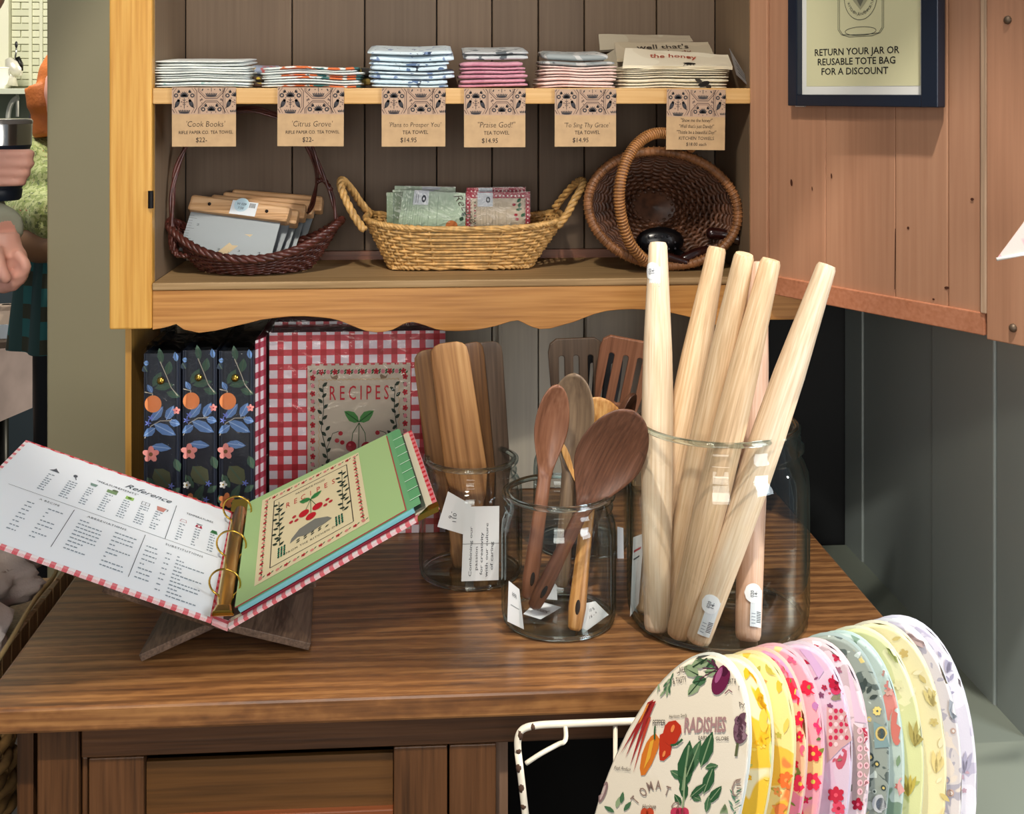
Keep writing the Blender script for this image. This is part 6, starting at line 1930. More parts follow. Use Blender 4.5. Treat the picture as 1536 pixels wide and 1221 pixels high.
# radish leaves
for (x, y, l_, w_, a, c) in ((1024, 1185, 76, 26, 1.42, gn), (1030, 1165, 60, 20, 1.2, gn2), (1052, 1150, 56, 20, 1.25, gn), (1046, 1140, 40, 14, .9, gn2), (1028, 1200, 36, 14, 1.7, gn), (1036, 1195, 34, 12, .7, gn), (1026, 1168, 24, 14, 2.6, gn2), (1058, 1152, 20, 12, .2, gn2), (1022, 1208, 20, 10, 2.1, gn), (1056, 1190, 44, 17, 1.22, gn), (1052, 1200, 18, 12, 2.7, gn2), (1062, 1205, 34, 14, .9, gn), (1060, 1218, 26, 10, 1.4, gn2)):
    D_.leaf(x, -y, l_, w_, a, c, 1 + (y % 4), '#7d9a78')
D_.line([(1030, -1150), (1026, -1205), (1024, -1221)], 2.5, gn3, 6)
for x in (1014, 1022, 1028): D_.ell(x, -1218, 7, 8, '#c03a5c', 6)
for x in (968, 976): D_.ell(x, -1219, 6, 8, '#c0482c', 5)
# artichoke at right, garlic, herbs
D_.ell(1113, -1092, 12, 24, '#6a4a5c', 2, -.2, 18)
for k in range(8): D_.leaf(1106 + (k % 3) * 5, -1110 + (k // 3) * 12, 13, 9, 1.5 + (k % 2) * .2, ['#7c5c70', '#543848', '#94788a'][k % 3], 3)
D_.line([(1107, -1114), (1104, -1134)], 4, '#5c6448', 2)
for k in range(5): D_.line([(1104 + k * .5, -1170 - k * 4), (1112, -1168 - k * 5)], 1, '#7a5c58', 2)
D_.line([(1112, -1170), (1103, -1172), (1099, -1182), (1101, -1192), (1108, -1193)], 2.5, '#9a8a86', 3)
for k in range(9): D_.leaf(1100 + k % 3 * 2, -1221 + k * 4, 12, 2.5, .6 + (k % 2) * 1.6, '#5c8a74', 2)
for k in range(7): D_.leaf(1080 + k * 2, -1221, 16, 3, 1.1 + k * .12, gn3, 2)
for (x, y, a) in ((925, 1212, 1.3), (932, 1205, 1.4), (922, 1218, 2.6), (936, 1216, .9)): D_.leaf(x, -y, 18, 7, a, gn3 if x % 2 else gn2, 2)
D_.ell(905, -1188, 5, 17, '#8a7274', 2, -.35); D_.ell(905, -1188, 2, 12, '#c4b0b0', 3, -.35)
D_.build('vegetable_print', planes[0][3])


def rowprint(i, items):
    D_ = pxdecal(i)
    for it in items:
        k = it[0]
        if k == 'f': _, x, y, r_, c, cc, n_ = it; D_.flower(x, -y, r_, c, cc, 2, n_, x)
        if k == 'l': _, x, y, l_, w_, a, c = it; D_.leaf(x, -y, l_, w_, a, c, 1)
        if k == 'e': _, x, y, rx, ry, c = it; D_.ell(x, -y, rx, ry, c, 2)
        if k == 'p': _, pts, c = it; D_.poly([(x, -y) for x, y in pts], c, 1)
    D_.build('fabric_print', planes[i][3])['kind'] = 'stuff'


ye = '#f0c030'
rowprint(1, [('l', 1136, 1050, 20, 9, a, ye) for a in (0.2, .6, 1.0, 1.5, -.3, -.8)] + [('l', 1140, 1105, 16, 8, a, ye) for a in (-1.4, -.9, .2, .9)] + [('l', 1124, 996, 24, 12, a, ye) for a in (-1.2, -.6, -1.8)] + [('e', 1146, 1080, 7, 18, '#f2cf58')])
rowprint(2, [('f', 1180, 1170, 13, '#f07840', '#f8a060', 7), ('e', 1160, 1000, 12, 12, '#c0b858'), ('l', 1168, 1040, 30, 12, 1.4, '#e8c14a'), ('e', 1172, 1215, 10, 10, '#e88a58'), ('l', 1176, 1100, 26, 8, 1.3, '#e8cf70')])
rd_, pk_ = '#d8284c', '#ee6a94'
rowprint(3, [('f', 1163, 981, 10, rd_, '#8a9a40', 5), ('f', 1196, 1035, 15, rd_, '#c8d060', 6), ('f', 1180, 1000, 10, pk_, rd_, 5), ('f', 1202, 1078, 12, rd_, '#c8b040', 6), ('f', 1201, 1175, 14, '#ea3a68', '#e8d060', 6), ('f', 1199, 1105, 9, rd_, '#c8b040', 5), ('e', 1204, 1125, 4, 8, pk_), ('l', 1172, 992, 14, 6, -.5, '#6a8a3c'), ('l', 1190, 1028, 12, 5, 2, '#6a8a3c')])
rowprint(4, [('f', 1190, 985, 10, pk_, rd_, 5), ('f', 1214, 1030, 13, rd_, '#8a9a40', 6), ('f', 1232, 1088, 12, '#e83a78', '#e8a060', 5), ('f', 1220, 1130, 13, rd_, '#e8c060', 6), ('f', 1220, 1172, 14, '#e8385c', '#d8d060', 6), ('e', 1224, 1058, 6, 6, '#b884c4'), ('l', 1224, 1110, 11, 5, .4, '#5a7a4c'), ('e', 1212, 1000, 5, 5, '#c07cc0')])
rowprint(5, [('p', [(1200, 965), (1216, 968), (1236, 1006), (1228, 1018), (1212, 990)], '#c9b2dc'), ('f', 1255, 1023, 13, '#b41e40', '#7a1430', 7), ('e', 1254, 1034, 8, 8, '#c8406a'), ('l', 1246, 1048, 15, 9, .2, '#8a8a78'), ('l', 1256, 1050, 14, 8, .9, '#8a8a78'), ('p', [(1240, 1060), (1274, 1060), (1278, 1110), (1262, 1122), (1240, 1145)], '#c9a8ae')]
         + [('e', 1246 + (k % 4) * 8, 1066 + (k // 4) * 10, 3.0, 3.6, '#c03458' if k % 3 else '#ecd0da') for k in range(22) if 1246 + (k % 4) * 8 < 1276 - (k // 4) * .6]
         + [('f', 1254, 1192, 13, '#c02e48', '#e05a70', 6), ('f', 1258, 1212, 11, '#d8506e', '#a02038', 6)])
rowprint(6, [('f', 1257, 984, 9, '#b8304c', '#801c34', 5), ('l', 1240, 972, 22, 7, .1, '#6a6a60'), ('f', 1225, 962, 8, '#b02a48', '#801c34', 6), ('p', [(1272, 1000), (1286, 1000), (1303, 1040), (1304, 1082), (1282, 1082)], '#d6c0d6'), ('p', [(1280, 1085), (1305, 1085), (1305, 1150), (1300, 1200), (1278, 1200)], '#b0a0a0')]
         + [('e', 1290 + (k % 2) * 10, 1096 + (k // 2) * 13, 4.2, 5.2, '#e8c0cc') for k in range(15)] + [('e', 1290 + (k % 2) * 10, 1096 + (k // 2) * 13, 2.2, 3, '#a81e44') for k in range(15)] + [('f', 1287, 1206, 10, '#a01c38', '#d06080', 5)])
rowprint(7, [('f', 1316, 1066, 7, '#e0d080', '#5a6a60', 8), ('l', 1300, 1040, 14, 7, 1.0, '#3c4846'), ('l', 1298, 1030, 14, 7, 1.6, '#3c4846'), ('l', 1304, 1048, 14, 7, .4, '#3c4846'), ('p', [(1310, 1082), (1334, 1078), (1335, 1120), (1312, 1122)], '#7c9aa0'), ('e', 1322, 1100, 9, 11, '#c8b878'), ('e', 1322, 1100, 6, 8, '#4c6068'), ('e', 1320, 1205, 12, 14, '#b8c0c8'), ('e', 1322, 1206, 8, 10, '#5c6878')])
rowprint(8, [('f', 1334, 1028, 8, '#c8807c', '#8a5050', 5), ('e', 1345, 1088, 9, 30, '#c8756c'), ('f', 1328, 1010, 6, '#b89088', '#8a6060', 5), ('l', 1346, 1150, 18, 7, 1.4, '#7a9478'), ('e', 1352, 1180, 6, 14, '#d8a4a4')])
rowprint(9, [('l', 1330, 965, 30, 9, -1.1 + .3 * k, '#a8b070') for k in range(4)] + [('l', 1372, 1120, 40, 8, 1.8 - .3 * k, '#a89c5c') for k in range(4)] + [('l', 1362, 1195, 34, 8, 1.2 + .25 * k, '#b8a850') for k in range(4)])
rowprint(10, [('l', 1400, 1060, 30, 9, 1.2 + .3 * k, '#d8c888') for k in range(4)] + [('l', 1404, 1160, 36, 9, 1.1 + .3 * k, '#dcca8c') for k in range(3)])
rowprint(11, [('l', 1360, 950, 34, 10, -.7 + .25 * k, '#c0a8a8') for k in range(3)] + [('l', 1430, 1080, 34, 10, 1.2 + .25 * k, '#a8b0bc') for k in range(3)])
rowprint(12, [('l', 1420, 1010, 30, 9, .9 + .3 * k, '#b4b0c4') for k in range(3)] + [('l', 1446, 1160, 34, 8, 1.2 + .3 * k, '#b4b0c4') for k in range(3)] + [('l', 1380, 960, 26, 8, -.6, '#c0bccc')])

pal = {1: ('#e6b428', '#f2d768', '#b8c070'), 2: ('#e2b044', '#f0a868', '#b4b45c'), 3: ('#cf2448', '#e8668c', '#7c9044'), 4: ('#d0305c', '#b070b8', '#7c9044'), 5: ('#a82848', '#8a8070', '#7c4c70'), 6: ('#a82848', '#6c7464', '#9c6c80'),
       7: ('#3e4c4c', '#c8b874', '#aebcb8'), 8: ('#b8706c', '#6c8a78', '#d8a8a0'), 9: ('#a8b068', '#8c9450', '#dcdcae'), 10: ('#cdbb7c', '#e8e0bc', '#c8b070'), 11: ('#9c98a8', '#c4a89c', '#e2dcd8'), 12: ('#a8a4bc', '#c8c2d6', '#c8a8b4')}
rn = random.Random(11)
for i in range(1, 13):
    C, n, th, t, ctr, onp, pl = planes[i]
    e1 = Vector((0, 0, 1)).cross(n).normalized()
    D_ = Decal(lambda u, v, h: ctr + e1 * u + Vector((0, 0, v)) + n * (th * 1.13 + h), .00025)
    for k in range(46):
        j = rn.randrange(72); p = pl[j]; s_ = rn.uniform(.74, .95)
        u, v = (p - ctr).dot(e1) * s_, (p - ctr).z * s_
        if v < -.04: continue
        c = pal[i][rn.randrange(3)]; r_ = rn.uniform(.0022, .0042) * (1 if i not in (9, 10) else 1.4)
        if i in (7, 11): D_.ell(u, v, r_, r_ * 1.2, c, 1, 0, 8); D_.ell(u, v, r_ * .55, r_ * .6, pal[i][(k + 1) % 3], 2, 0, 6)
        elif k % 3 == 0: D_.flower(u, v, r_ * 1.2, c, pal[i][2], 1, 5, k)
        else: D_.leaf(u, v, r_ * 2.6, r_ * 1.1, rn.uniform(0, 6.3), c, 1)
    D_.build('sprig_print', t)['kind'] = 'stuff'

# ================================================================== LEFT SIDE: CRATE OF LINENS AND LOWER BASKET
cw = wood('crate_slat', '#7c5a38', '#a9845a', '#bf9a6e', 'Z', 1.2, 6, 2)
ZC = .662
crt = thing('slatted_crate', 'slatted wooden crate of folded linens left of the cabinet', 'crate', (-.86, 1.80, ZC))
xa, xb, ya, yb = -1.22, X0 - .045, 1.56, 2.10
zt_ = .735
for k in range(18):
    x = xa + (xb - xa) * k / 18
    boxo('slat', (x, ya, ZC), (x + (xb - xa) / 18 - .006, ya + .008, zt_ - .02 + .004 * (k % 2)), cw, crt, bevel=.001)
for k in range(14):
    y = ya + .01 + (yb - ya - .01) * k / 14
    boxo('slat', (xb - .008, y, ZC), (xb, y + (yb - ya) / 14 - .006, zt_ - .02), cw, crt, bevel=.001)
boxo('bottom', (xa, ya + .01, ZC), (xb - .01, yb, ZC + .01), cw, crt)
boxo('rim_rail', (xa, ya - .004, zt_ - .02), (xb + .002, ya + .012, zt_ - .006), cw, crt, bevel=.002)
rp_ = [Vector((xb + .012, ya, zt_ - .01)), Vector((xb + .016, ya + .12, zt_ + .004)), Vector((xb + .010, ya + .26, zt_ + .012)), Vector((xb + .0, ya + .40, zt_)), Vector((xb - .03, ya + .5, zt_))]
MB().tube(catmull(rp_, 6), .0035, 8).build('worn_edge', mat('worn_gilt', '#b39a68', .5, .3), crt, smooth=True)
linens = [('beige', '#cdbfb4', 0, 'crumpled beige linen at the right of the crate', (-.70, 1.72, .74), (.10, .10, .055)), ('taupe', '#b5a79e', 1, 'taupe linen folded at the back of the crate beside the binder', (-.72, 1.90, .75), (.11, .11, .05)),
          ('white', '#ebe6e0', 2, 'white ribbed linen with a navy stripe at the left of the crate', (-.86, 1.78, .765), (.08, .12, .045)), ('lavender', '#b6c2e6', 3, 'lavender blue cloth sticking up at the crate front', (-.79, 1.62, .72), (.035, .05, .07)),
          ('sand', '#d2c4b6', 4, 'sand coloured linen at the front right corner of the crate', (-.66, 1.62, .71), (.05, .05, .035))]
for nm_, c, sd, lb, p, r in linens:
    rings = []
    for j in range(41):
        a = math.pi * j / 40; ring = []
        for q in range(64):
            th_ = 2 * math.pi * q / 64
            v = Vector((math.sin(a) * math.cos(th_), math.sin(a) * math.sin(th_), -math.cos(a)))
            k = 1 + .22 * noise.noise(v * 2.2 + Vector((sd * 7, 0, 0))) + .12 * abs(noise.noise(v * 6 + Vector((sd * 3, 4, 0))))
            fold = .07 * math.sin(9 * v.x + 6 * v.y + sd + 4 * noise.noise(v * 2)) - .13 * max(0, 1 - abs(noise.noise(v * 2.6 + Vector((sd, 2, 1)))) * 9)
            ring.append(Vector(p) + Vector((v.x * r[0], v.y * r[1], v.z * r[2])) * (k + fold))
        rings.append(ring)
    t = thing('folded_linen', lb, 'linen', (p[0], p[1], p[2] - r[2]), None, 'linens in the crate')
    MB().loop(rings).build('cloth', mat('linen_' + nm_, c, .95, bump=.4, bscale=300), t, smooth=True)
    if nm_ in ('white', 'beige'):
        q = [Vector(p) + Vector((r[0] * .75 * math.cos(x) * 1.25, r[1] * math.sin(x) * .3 - r[1] * .5, r[2] * .95 + .004 * math.sin(x * 3))) for x in [i * .25 for i in range(2, 11)]]
        MB().tube(q, .0035, 6, flat=.4).build('navy_stripe', mat('navy_stripe', '#2a3358', .9), t, smooth=True)
# stand under the crate
sd_ = thing('side_shelf', 'low wooden shelf under the crate of linens', 'shelf', (-.86, 1.83, 0))
boxo('shelf_board', (xa - .03, ya, ZC - .017), (xb + .01, yb + .02, ZC - .0005), oakf, sd_)
for x in (xa, xb - .03):
    for y in (1.72 if x == xa else 1.98, yb - .04): boxo('leg', (x, y, 0), (x + .03, y + .03, ZC - .018), oakv, sd_)
# lower woven basket on a pale tub, seen under the worktop's left end
sgr = mat('seagrass', '#8d6c40', .7, vary=.3, vscale=40)
wb = thing('storage_basket', 'woven seagrass basket under the crate at the lower left', 'basket', (-.715, 1.62, .47))
def pathb(a, tt): r_ = .125 + .03 * math.sin(tt * 2.6); return Vector((-.715 + r_ * math.cos(a), 1.64 + r_ * math.sin(a), .475 + .155 * tt))
weave(wb, pathb, lambda tt: Vector((-.715, 1.64, .54)), 11, 26, .0075, .004, sgr, .004, 4)
MB().lathe([(.001, 0), (.125, 0), (.14, .01), (.14, .016), (.001, .016)], (-.715, 1.64, .4605), 30).build('base', sgr, wb)
pst = thing('pale_stool', 'taupe painted round drum stool under the seagrass basket', 'stool', (-.78, 1.66, 0))
crp = mat('taupe_paint', '#8f8673', .6)
MB().lathe([(.001, .43), (.17, .43), (.18, .437), (.18, .452), (.17, .459), (.001, .459)], (-.735, 1.66, .0), 48).build('seat', crp, pst, smooth=True, autos=40)
MB().lathe([(.15, .0), (.155, .2), (.165, .43)], (-.735, 1.66, .0), 48).build('drum', crp, pst, smooth=True)

# pink-white pennant corner at far right
t = thing('pennant', 'pink and white cloth pennant corner hanging at the far right', 'pennant', W(1545, 400, 1.45))
P = [W(1495, 389, 1.45), W(1560, 376, 1.45), W(1580, 250, 1.45), W(1556, 300, 1.45), W(1535, 335, 1.45)]
b = MB(); n = Vector((0, -.0015, 0))
b.add(P + [p - n for p in P], [(0, 1, 2, 3, 4), (9, 8, 7, 6, 5)] + [(i, 5 + i, 5 + (i + 1) % 5, (i + 1) % 5) for i in range(5)])
b.build('cloth', printed('pennant_print', '#d8c4ba', [('#d8a4a8', .50, 14)]), t)
MB().tube([P[0], P[1]], .0022, 6).build('hem', mat('white_hem', '#efece6', .8), t, smooth=True)
MB().tube([P[2], P[2] + Vector((.1, .1, 1.1))], .0015, 5).build('string', mat('white_hem', '#efece6', .8), t, smooth=True)

# ================================================================== PEOPLE
def remesh(o, vox, sm=6):
    m = o.modifiers.new('join', 'REMESH'); m.mode = 'VOXEL'; m.voxel_size = vox; m.use_smooth_shade = True
    s = o.modifiers.new('smooth', 'SMOOTH'); s.iterations = sm; s.factor = .5
    return o


skin = mat('skin', '#e2a896', .5, vary=.06, vscale=12)
skin.node_tree.nodes['Principled BSDF'].inputs['Subsurface Weight'].default_value = .08
skin.node_tree.nodes['Principled BSDF'].inputs['Subsurface Radius'].default_value = (.02, .008, .005)
DP = 2.32
cup = W(4, 235, DP)
hd_ = W(-38, -52, DP + .03)
px_ = hd_.x
per = thing('person', 'person at the left edge in a sage sweater gripping a navy steel tumbler', 'person', (px_ - .06, hd_.y + .05, 0))
sh_z = hd_.z - .26
fy = hd_.y
b = MB()
# head, neck, torso, legs
b.ball(hd_ + Vector((0, .01, .03)), (.078, .098, .105), 20)
b.ball(hd_ + Vector((.012, -.030, -.045)), (.056, .066, .070), 16)          # jaw
b.ball(hd_ + Vector((.020, -.045, -.088)), (.026, .026, .022), 12)
b.ball(hd_ + Vector((.030, -.098, -.010)), (.012, .020, .016), 10)           # nose
b.tube([hd_ + Vector((.028, -.088, .03)), hd_ + Vector((.032, -.108, -.010))], [.008, .012], 8)
b.ball(hd_ + Vector((-.072, .015, -.005)), (.010, .018, .030), 8); b.ball(hd_ + Vector((.078, .015, -.005)), (.010, .018, .030), 8)
cx0 = W(-300, 100, DP).x
b.tube([hd_ + Vector((-.02, .02, -.04)), hd_ + Vector((-.14, .03, -.13)), Vector((cx0, fy + .04, sh_z + .04))], [.055, .055, .065], 14)
b.tube([Vector((cx0, fy + .05, sh_z + .02)), Vector((cx0, fy + .05, sh_z - .25)), Vector((cx0, fy + .05, sh_z - .48)), Vector((cx0, fy + .05, sh_z - .58))], [.13, .15, .13, .14], 16)
shR, shL = Vector((cx0 + .13, fy + .05, sh_z - .04)), Vector((cx0 - .19, fy + .05, sh_z - .04))
b.tube([shL, shR], .055, 12)
for s in (-1, 1):
    b.tube([Vector((cx0 + s * .09, fy + .05, sh_z - .58)), Vector((cx0 + s * .10, fy + .03, sh_z - 1.0)), Vector((cx0 + s * .10, fy + .06, .10))], [.085, .060, .042], 12)
    b.tube([Vector((cx0 + s * .10, fy + .09, .045)), Vector((cx0 + s * .11, fy - .10, .035))], [.042, .036], 10)
# raised hand round the tumbler (fingers come from the left, wrap the front)
wr1 = W(-62, 268, DP + .01)
el1 = Vector((cx0 - .30, fy - .02, wr1.z - .17))
b.tube([shL, el1], [.048, .042], 12); b.tube([el1, wr1], [.040, .029], 12)
b.ball(cup + Vector((-.058, .0, -.012)), (.028, .042, .050), 16)
b.tube([wr1, cup + Vector((-.062, .0, -.02))], [.029, .034], 12)
fy_ = [229, 243, 257, 270]; tipx = [49, 49, 44, 38]
for k in range(4):
    z0 = W(0, fy_[k], DP).z
    r_ = .0098 - .0004 * k
    q = [cup + Vector((-.068, -.030, 0)), cup + Vector((-.046, -.056, 0)), cup + Vector((-.012, -.064, 0)), W(tipx[k] - 16, fy_[k], DP - .058), W(tipx[k] - 4, fy_[k], DP - .048)]
    q = [Vector((p.x, p.y, z0 + (.006 - .003 * i if i < 3 else 0))) for i, p in enumerate(q)]
    b.tube(catmull(q, 4), r_, 10); b.ball(q[-1], r_ * 1.02, 10)
b.tube(catmull([cup + Vector((-.062, .02, .0)), cup + Vector((-.045, .052, .02)), cup + Vector((-.010, .063, .034)), cup + Vector((.012, .062, .038))], 4), .0105, 10)
# lowered fist in front
DF = 2.24
wr2 = W(4, 352, DF + .01); pm_ = W(8, 392, DF)
el2 = W(-75, 300, DF + .14)
b.tube([Vector((cx0 - .05, fy + .0, sh_z - .08)), el2], [.05, .042], 12); b.tube([el2, wr2], [.040, .030], 12)
b.tube([wr2, pm_], [.030, .036], 12)
b.ball(pm_ + Vector((.004, 0, 0)), (.038, .026, .040), 16)
for k, q in enumerate(([(24, 378), (38, 396), (36, 408), (24, 414)], [(18, 384), (35, 406), (31, 420), (18, 424)], [(10, 388), (27, 416), (21, 430), (10, 430)], [(0, 390), (14, 424), (8, 434), (-4, 432)])):
    q = [W(x, y, DF - .020 - .004 * (i == 1) + .006 * k) for i, (x, y) in enumerate(q)]
    b.tube(catmull(q, 4), .0100 - .0004 * k, 10); b.ball(q[-1], .0098, 10)
q = [W(-6, 372, DF - .03), W(-2, 392, DF - .045), W(4, 408, DF - .050), W(9, 418, DF - .048)]
b.tube(catmull(q, 4), [.013] * 6 + [.011] * 7, 10); b.ball(q[-1], .0108, 10)
remesh(b.build('body', skin, per), .0042, 4)
# clothes
b = MB()
b.tube([Vector((cx0, fy + .05, sh_z + .045)), Vector((cx0, fy + .05, sh_z)), Vector((cx0, fy + .05, sh_z - .25)), Vector((cx0, fy + .05, sh_z - .62))], [.075, .125, .135, .135], 20)
b.tube([shL, shR], .068, 12)
b.tube([shL, el1, el1.lerp(wr1, .85)], [.066, .058, .042], 14)
b.tube(catmull([Vector((cx0 - .05, fy + .0, sh_z - .08)), el2, el2.lerp(wr2, .6), wr2 + Vector((.002, 0, .004))], 4), [.066] * 4 + [.058] * 4 + [.048] * 4 + [.043], 14)
remesh(b.build('sweater', mat('sage_sweater', '#a9ab98', .9, bump=.4, bscale=250), per), .008, 4)
b = MB()
for s in (-1, 1): b.tube([Vector((cx0 + s * .08, fy + .05, sh_z - .56)), Vector((cx0 + s * .10, fy + .03, sh_z - 1.0)), Vector((cx0 + s * .10, fy + .05, .08))], [.105, .082, .075], 14)
remesh(b.build('trousers', mat('dark_denim', '#232c38', .9), per), .012, 3)
b = MB(); b.ball(hd_ + Vector((-.004, .025, .055)), (.090, .108, .100), 20); b.ball(hd_ + Vector((.040, -.055, .092)), (.05, .05, .028), 12)
remesh(b.build('hair', mat('brown_hair', '#5a3526', .7, bump=.6, bscale=120), per), .008, 3)
for s in (-1, 1):
    b = MB(); b.tube([Vector((cx0 + s * .10, fy + .10, .04)), Vector((cx0 + s * .11, fy - .13, .035))], [.052, .048], 12); b.build('shoe', mat('brown_shoe', '#3a2a20', .6), per, smooth=True)
for s in (-1, 1):
    MB().ball(hd_ + Vector((.026 + s * .030, -.078, .022)), (.011, .008, .008), 12).build('eye', mat('eye_white', '#e8e4dc', .2), per, smooth=True)
MB().tube([hd_ + Vector((.004, -.094, -.045)), hd_ + Vector((.028, -.104, -.043)), hd_ + Vector((.048, -.092, -.045))], .005, 8).build('mouth', mat('lips', '#b8665c', .5), per, smooth=True)

tu = thing('tumbler', 'navy insulated tumbler with steel rim and clear lid held in a hand', 'tumbler', cup - Vector((0, 0, .09)))
zt3, zt4 = W(0, 186, DP).z, W(0, 300, DP).z
cz0 = cup.z
pr = lambda z: Vector((cup.x, cup.y, z))
zr3 = W(0, 217, DP).z
MB().lathe([(.001, zt4), (.030, zt4), (.034, zt4 + .004), (.036, zt4 + .02), (.0345, zt4 + .023), (.0365, zt4 + .026), (.044, cz0 + .0), (.0525, zr3)], (cup.x, cup.y, 0), 40).build('cup_body', mat('navy_powder_coat', '#1a2436', .45), tu, smooth=True, autos=40)
MB().lathe([(.0525, zr3), (.0540, zt3), (.0535, zt3 + .002), (.051, zt3 + .001), (.050, zt3 - .02)], (cup.x, cup.y, 0), 40).build('steel_band', mat('polished_steel', '#c8c8c8', .2, 1), tu, smooth=True, autos=40)
MB().lathe([(.0545, zt3 + .0005), (.0550, zt3 + .006), (.052, zt3 + .010), (.046, zt3 + .009), (.001, zt3 + .008)], (cup.x, cup.y, 0), 40).build('lid', mat('smoke_lid', '#8a8480', .15, trans=.3), tu, smooth=True)

# second person, farther back, mostly behind the post
D2 = 3.2
p2 = thing('person', 'person behind the post in green fuzzy sweater and teal plaid skirt', 'person', (W(86, 300, D2).x, W(86, 300, D2).y, 0))
b = MB()
hc = W(106, 140, D2)
b.ball(hc, (.075, .09, .11), 16); b.tube([hc + Vector((0, 0, -.08)), hc + Vector((.0, .01, -.17))], .05, 12)
tc_ = hc + Vector((.015, .02, 0))
b.tube([tc_ + Vector((0, 0, -.18)), tc_ + Vector((0, 0, -.42)), tc_ + Vector((0, 0, -.62))], [.12, .11, .085], 14)
for s in (-1, 1): b.tube([tc_ + Vector((s * .060, 0, -.66)), tc_ + Vector((s * .060, 0, -1.05)), Vector((tc_.x + s * .060, tc_.y, .08))], [.055, .045, .035], 12); b.tube([Vector((tc_.x + s * .060, tc_.y + .03, .04)), Vector((tc_.x + s * .060, tc_.y - .13, .035))], .04, 10)
elb = W(42, 318, D2 - .02)
wr3 = W(92, 330, D2 - .2)
b.tube([tc_ + Vector((-.12, 0, -.23)), elb, wr3], [.05, .04, .028], 12); b.ball(wr3 + Vector((.03, 0, 0)), (.045, .02, .03), 12)
b.tube([tc_ + Vector((.14, 0, -.23)), tc_ + Vector((.2, 0, -.5)), wr3 + Vector((.14, .05, 0))], [.05, .04, .03], 12)
for k in range(4): b.tube([wr3 + Vector((.05, -.01, .02 - k * .014)), wr3 + Vector((.09, -.02, .015 - k * .014))], .008, 8)
b.tube([wr3 + Vector((.03, -.02, .03)), wr3 + Vector((.06, -.03, .045))], .009, 8)
remesh(b.build('body', skin, p2), .008, 3)
b = MB()
b.tube(catmull([tc_ + Vector((-.10, 0, -.19)), W(46, 240, D2 - .02), W(43, 285, D2 - .03), W(40, 318, D2 - .06), W(64, 322, D2 - .14), W(86, 326, D2 - .2)], 4), [.070] * 4 + [.080] * 5 + [.082] * 4 + [.070] * 4 + [.06] * 3 + [.05], 16)
b.tube([tc_ + Vector((0, 0, -.14)), tc_ + Vector((0, 0, -.20)), tc_ + Vector((0, 0, -.30)), tc_ + Vector((0, 0, -.37))], [.07, .15, .16, .15], 16)
b.tube([tc_ + Vector((.14, 0, -.21)), tc_ + Vector((.2, 0, -.5))], [.07, .06], 12)
gsw = printed('green_mohair', '#7f8c4e', [('#a3aa74', .50, 90), ('#5a6440', .60, 110), ('#8a5a3a', .68, 70)])
remesh(b.build('sweater', gsw, p2), .010, 4)
b = MB(); n2 = 40
def skirt(a, z_, r_): w = 1 + .08 * math.sin(a * 9); return Vector((tc_.x + r_ * w * math.cos(a), tc_.y + r_ * .95 * w * math.sin(a), z_))
zs0, zs1 = W(0, 345, D2).z, W(0, 516, D2).z
b.loop([[skirt(a, zs0, .128) for a in [i * 2 * math.pi / 80 for i in range(80)]], [skirt(a, (zs0 + zs1) / 2, .155) for a in [i * 2 * math.pi / 80 for i in range(80)]], [skirt(a, zs1, .172) for a in [i * 2 * math.pi / 80 for i in range(80)]]], 0, False)
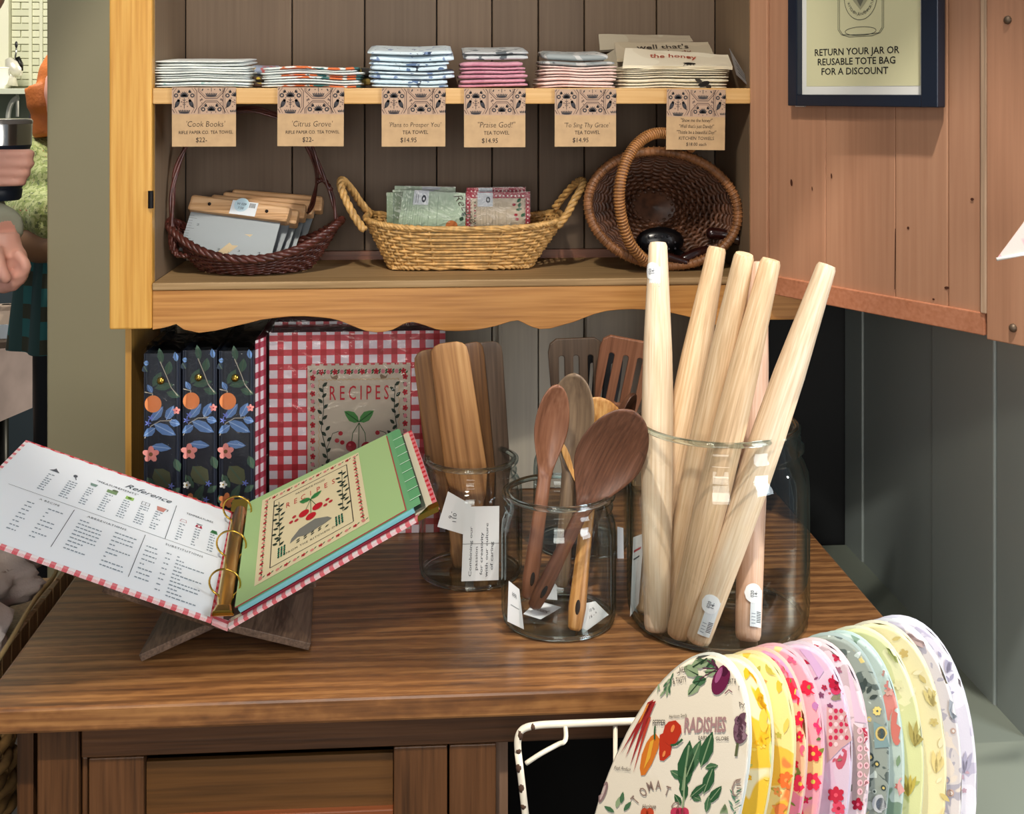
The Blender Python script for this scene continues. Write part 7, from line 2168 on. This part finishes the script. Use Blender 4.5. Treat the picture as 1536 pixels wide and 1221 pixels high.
def plaid():
    m = bpy.data.materials.new('teal_plaid'); m.use_nodes = True; nt = m.node_tree; N = nt.nodes; L = nt.links
    bb = N['Principled BSDF']; bb.inputs['Roughness'].default_value = .9
    tc = N.new('ShaderNodeTexCoord'); sp = N.new('ShaderNodeSeparateXYZ'); L.new(tc.outputs['Object'], sp.inputs[0])
    last = None
    for i, (ax, sc__, wd_) in enumerate(((2, 12, .45), (0, 16, .4))):
        a = N.new('ShaderNodeMath'); a.operation = 'MULTIPLY'; a.inputs[1].default_value = sc__; L.new(sp.outputs[ax], a.inputs[0])
        f = N.new('ShaderNodeMath'); f.operation = 'FRACT'; L.new(a.outputs[0], f.inputs[0])
        g = N.new('ShaderNodeMath'); g.operation = 'GREATER_THAN'; g.inputs[1].default_value = wd_; L.new(f.outputs[0], g.inputs[0])
        mx = N.new('ShaderNodeMix'); mx.data_type = 'RGBA'; L.new(g.outputs[0], mx.inputs[0])
        if last is None: mx.inputs[6].default_value = hexc('#2c2f22')
        else: L.new(last, mx.inputs[6])
        mx.inputs[7].default_value = hexc('#1e5658') if i == 0 else hexc('#1f3c3c')
        last = mx.outputs[2]
        if i == 1: mx.inputs[0].default_value = .5; 
    L.new(last, bb.inputs['Base Color'])
    return m
b.build('plaid_skirt', plaid(), p2, smooth=True)
b = MB()
for s in (-1, 1): b.tube([Vector((tc_.x + s * .060, tc_.y, zs1 + .20)), Vector((tc_.x + s * .060, tc_.y, .3)), Vector((tc_.x + s * .060, tc_.y, .06)), ], [.062, .055, .050], 14); b.tube([Vector((tc_.x + s * .060, tc_.y + .04, .045)), Vector((tc_.x + s * .060, tc_.y - .16, .038))], [.05, .045], 12)
remesh(b.build('black_boots', mat('black_leather', '#08080a', .5), p2), .010, 3)
hb = MB()
hb.ball(hc + Vector((0, .03, .02)), (.095, .11, .12), 16)
hb.tube(catmull([hc + Vector((-.07, -.02, .02)), W(66, 150, D2 - .03), W(67, 180, D2 - .03), W(70, 205, D2 - .03)], 5), [.045] * 8 + [.035] * 8, 12)
remesh(hb.build('hair', mat('copper_hair', '#c06a2c', .6, bump=.6, bscale=150), p2), .008, 3)
hb = MB(); hb.tube(catmull([W(54, 208, D2 + .05), W(58, 185, D2 + .02), W(70, 160, D2 + .03)], 5), [.03] * 11, 10)
hb.build('dark_scarf', mat('black_scarf', '#17121a', .8), p2, smooth=True)
bg = thing('shoulder_bag', 'brown leather bag tucked under the green sweater arm', 'bag', W(55, 392, D2 - .12))
bcn = W(64, 364, D2 - .16)
MB().ball(bcn, (.075, .05, .052), 24).build('bag_body', mat('tan_leather', '#7a5a40', .5, bump=.2, bscale=50), bg, smooth=True)
MB().tube(catmull([W(28, 345, D2 - .17), W(34, 352, D2 - .18), W(30, 372, D2 - .18)], 5), .004, 6).build('strap', mat('dark_strap', '#2a1c14', .5), bg, smooth=True)
MB().tube([W(28, 348, D2 - .175), W(36, 344, D2 - .175)], .003, 6).build('buckle', brass, bg, smooth=True)
# black bag strip hanging before the dark coat
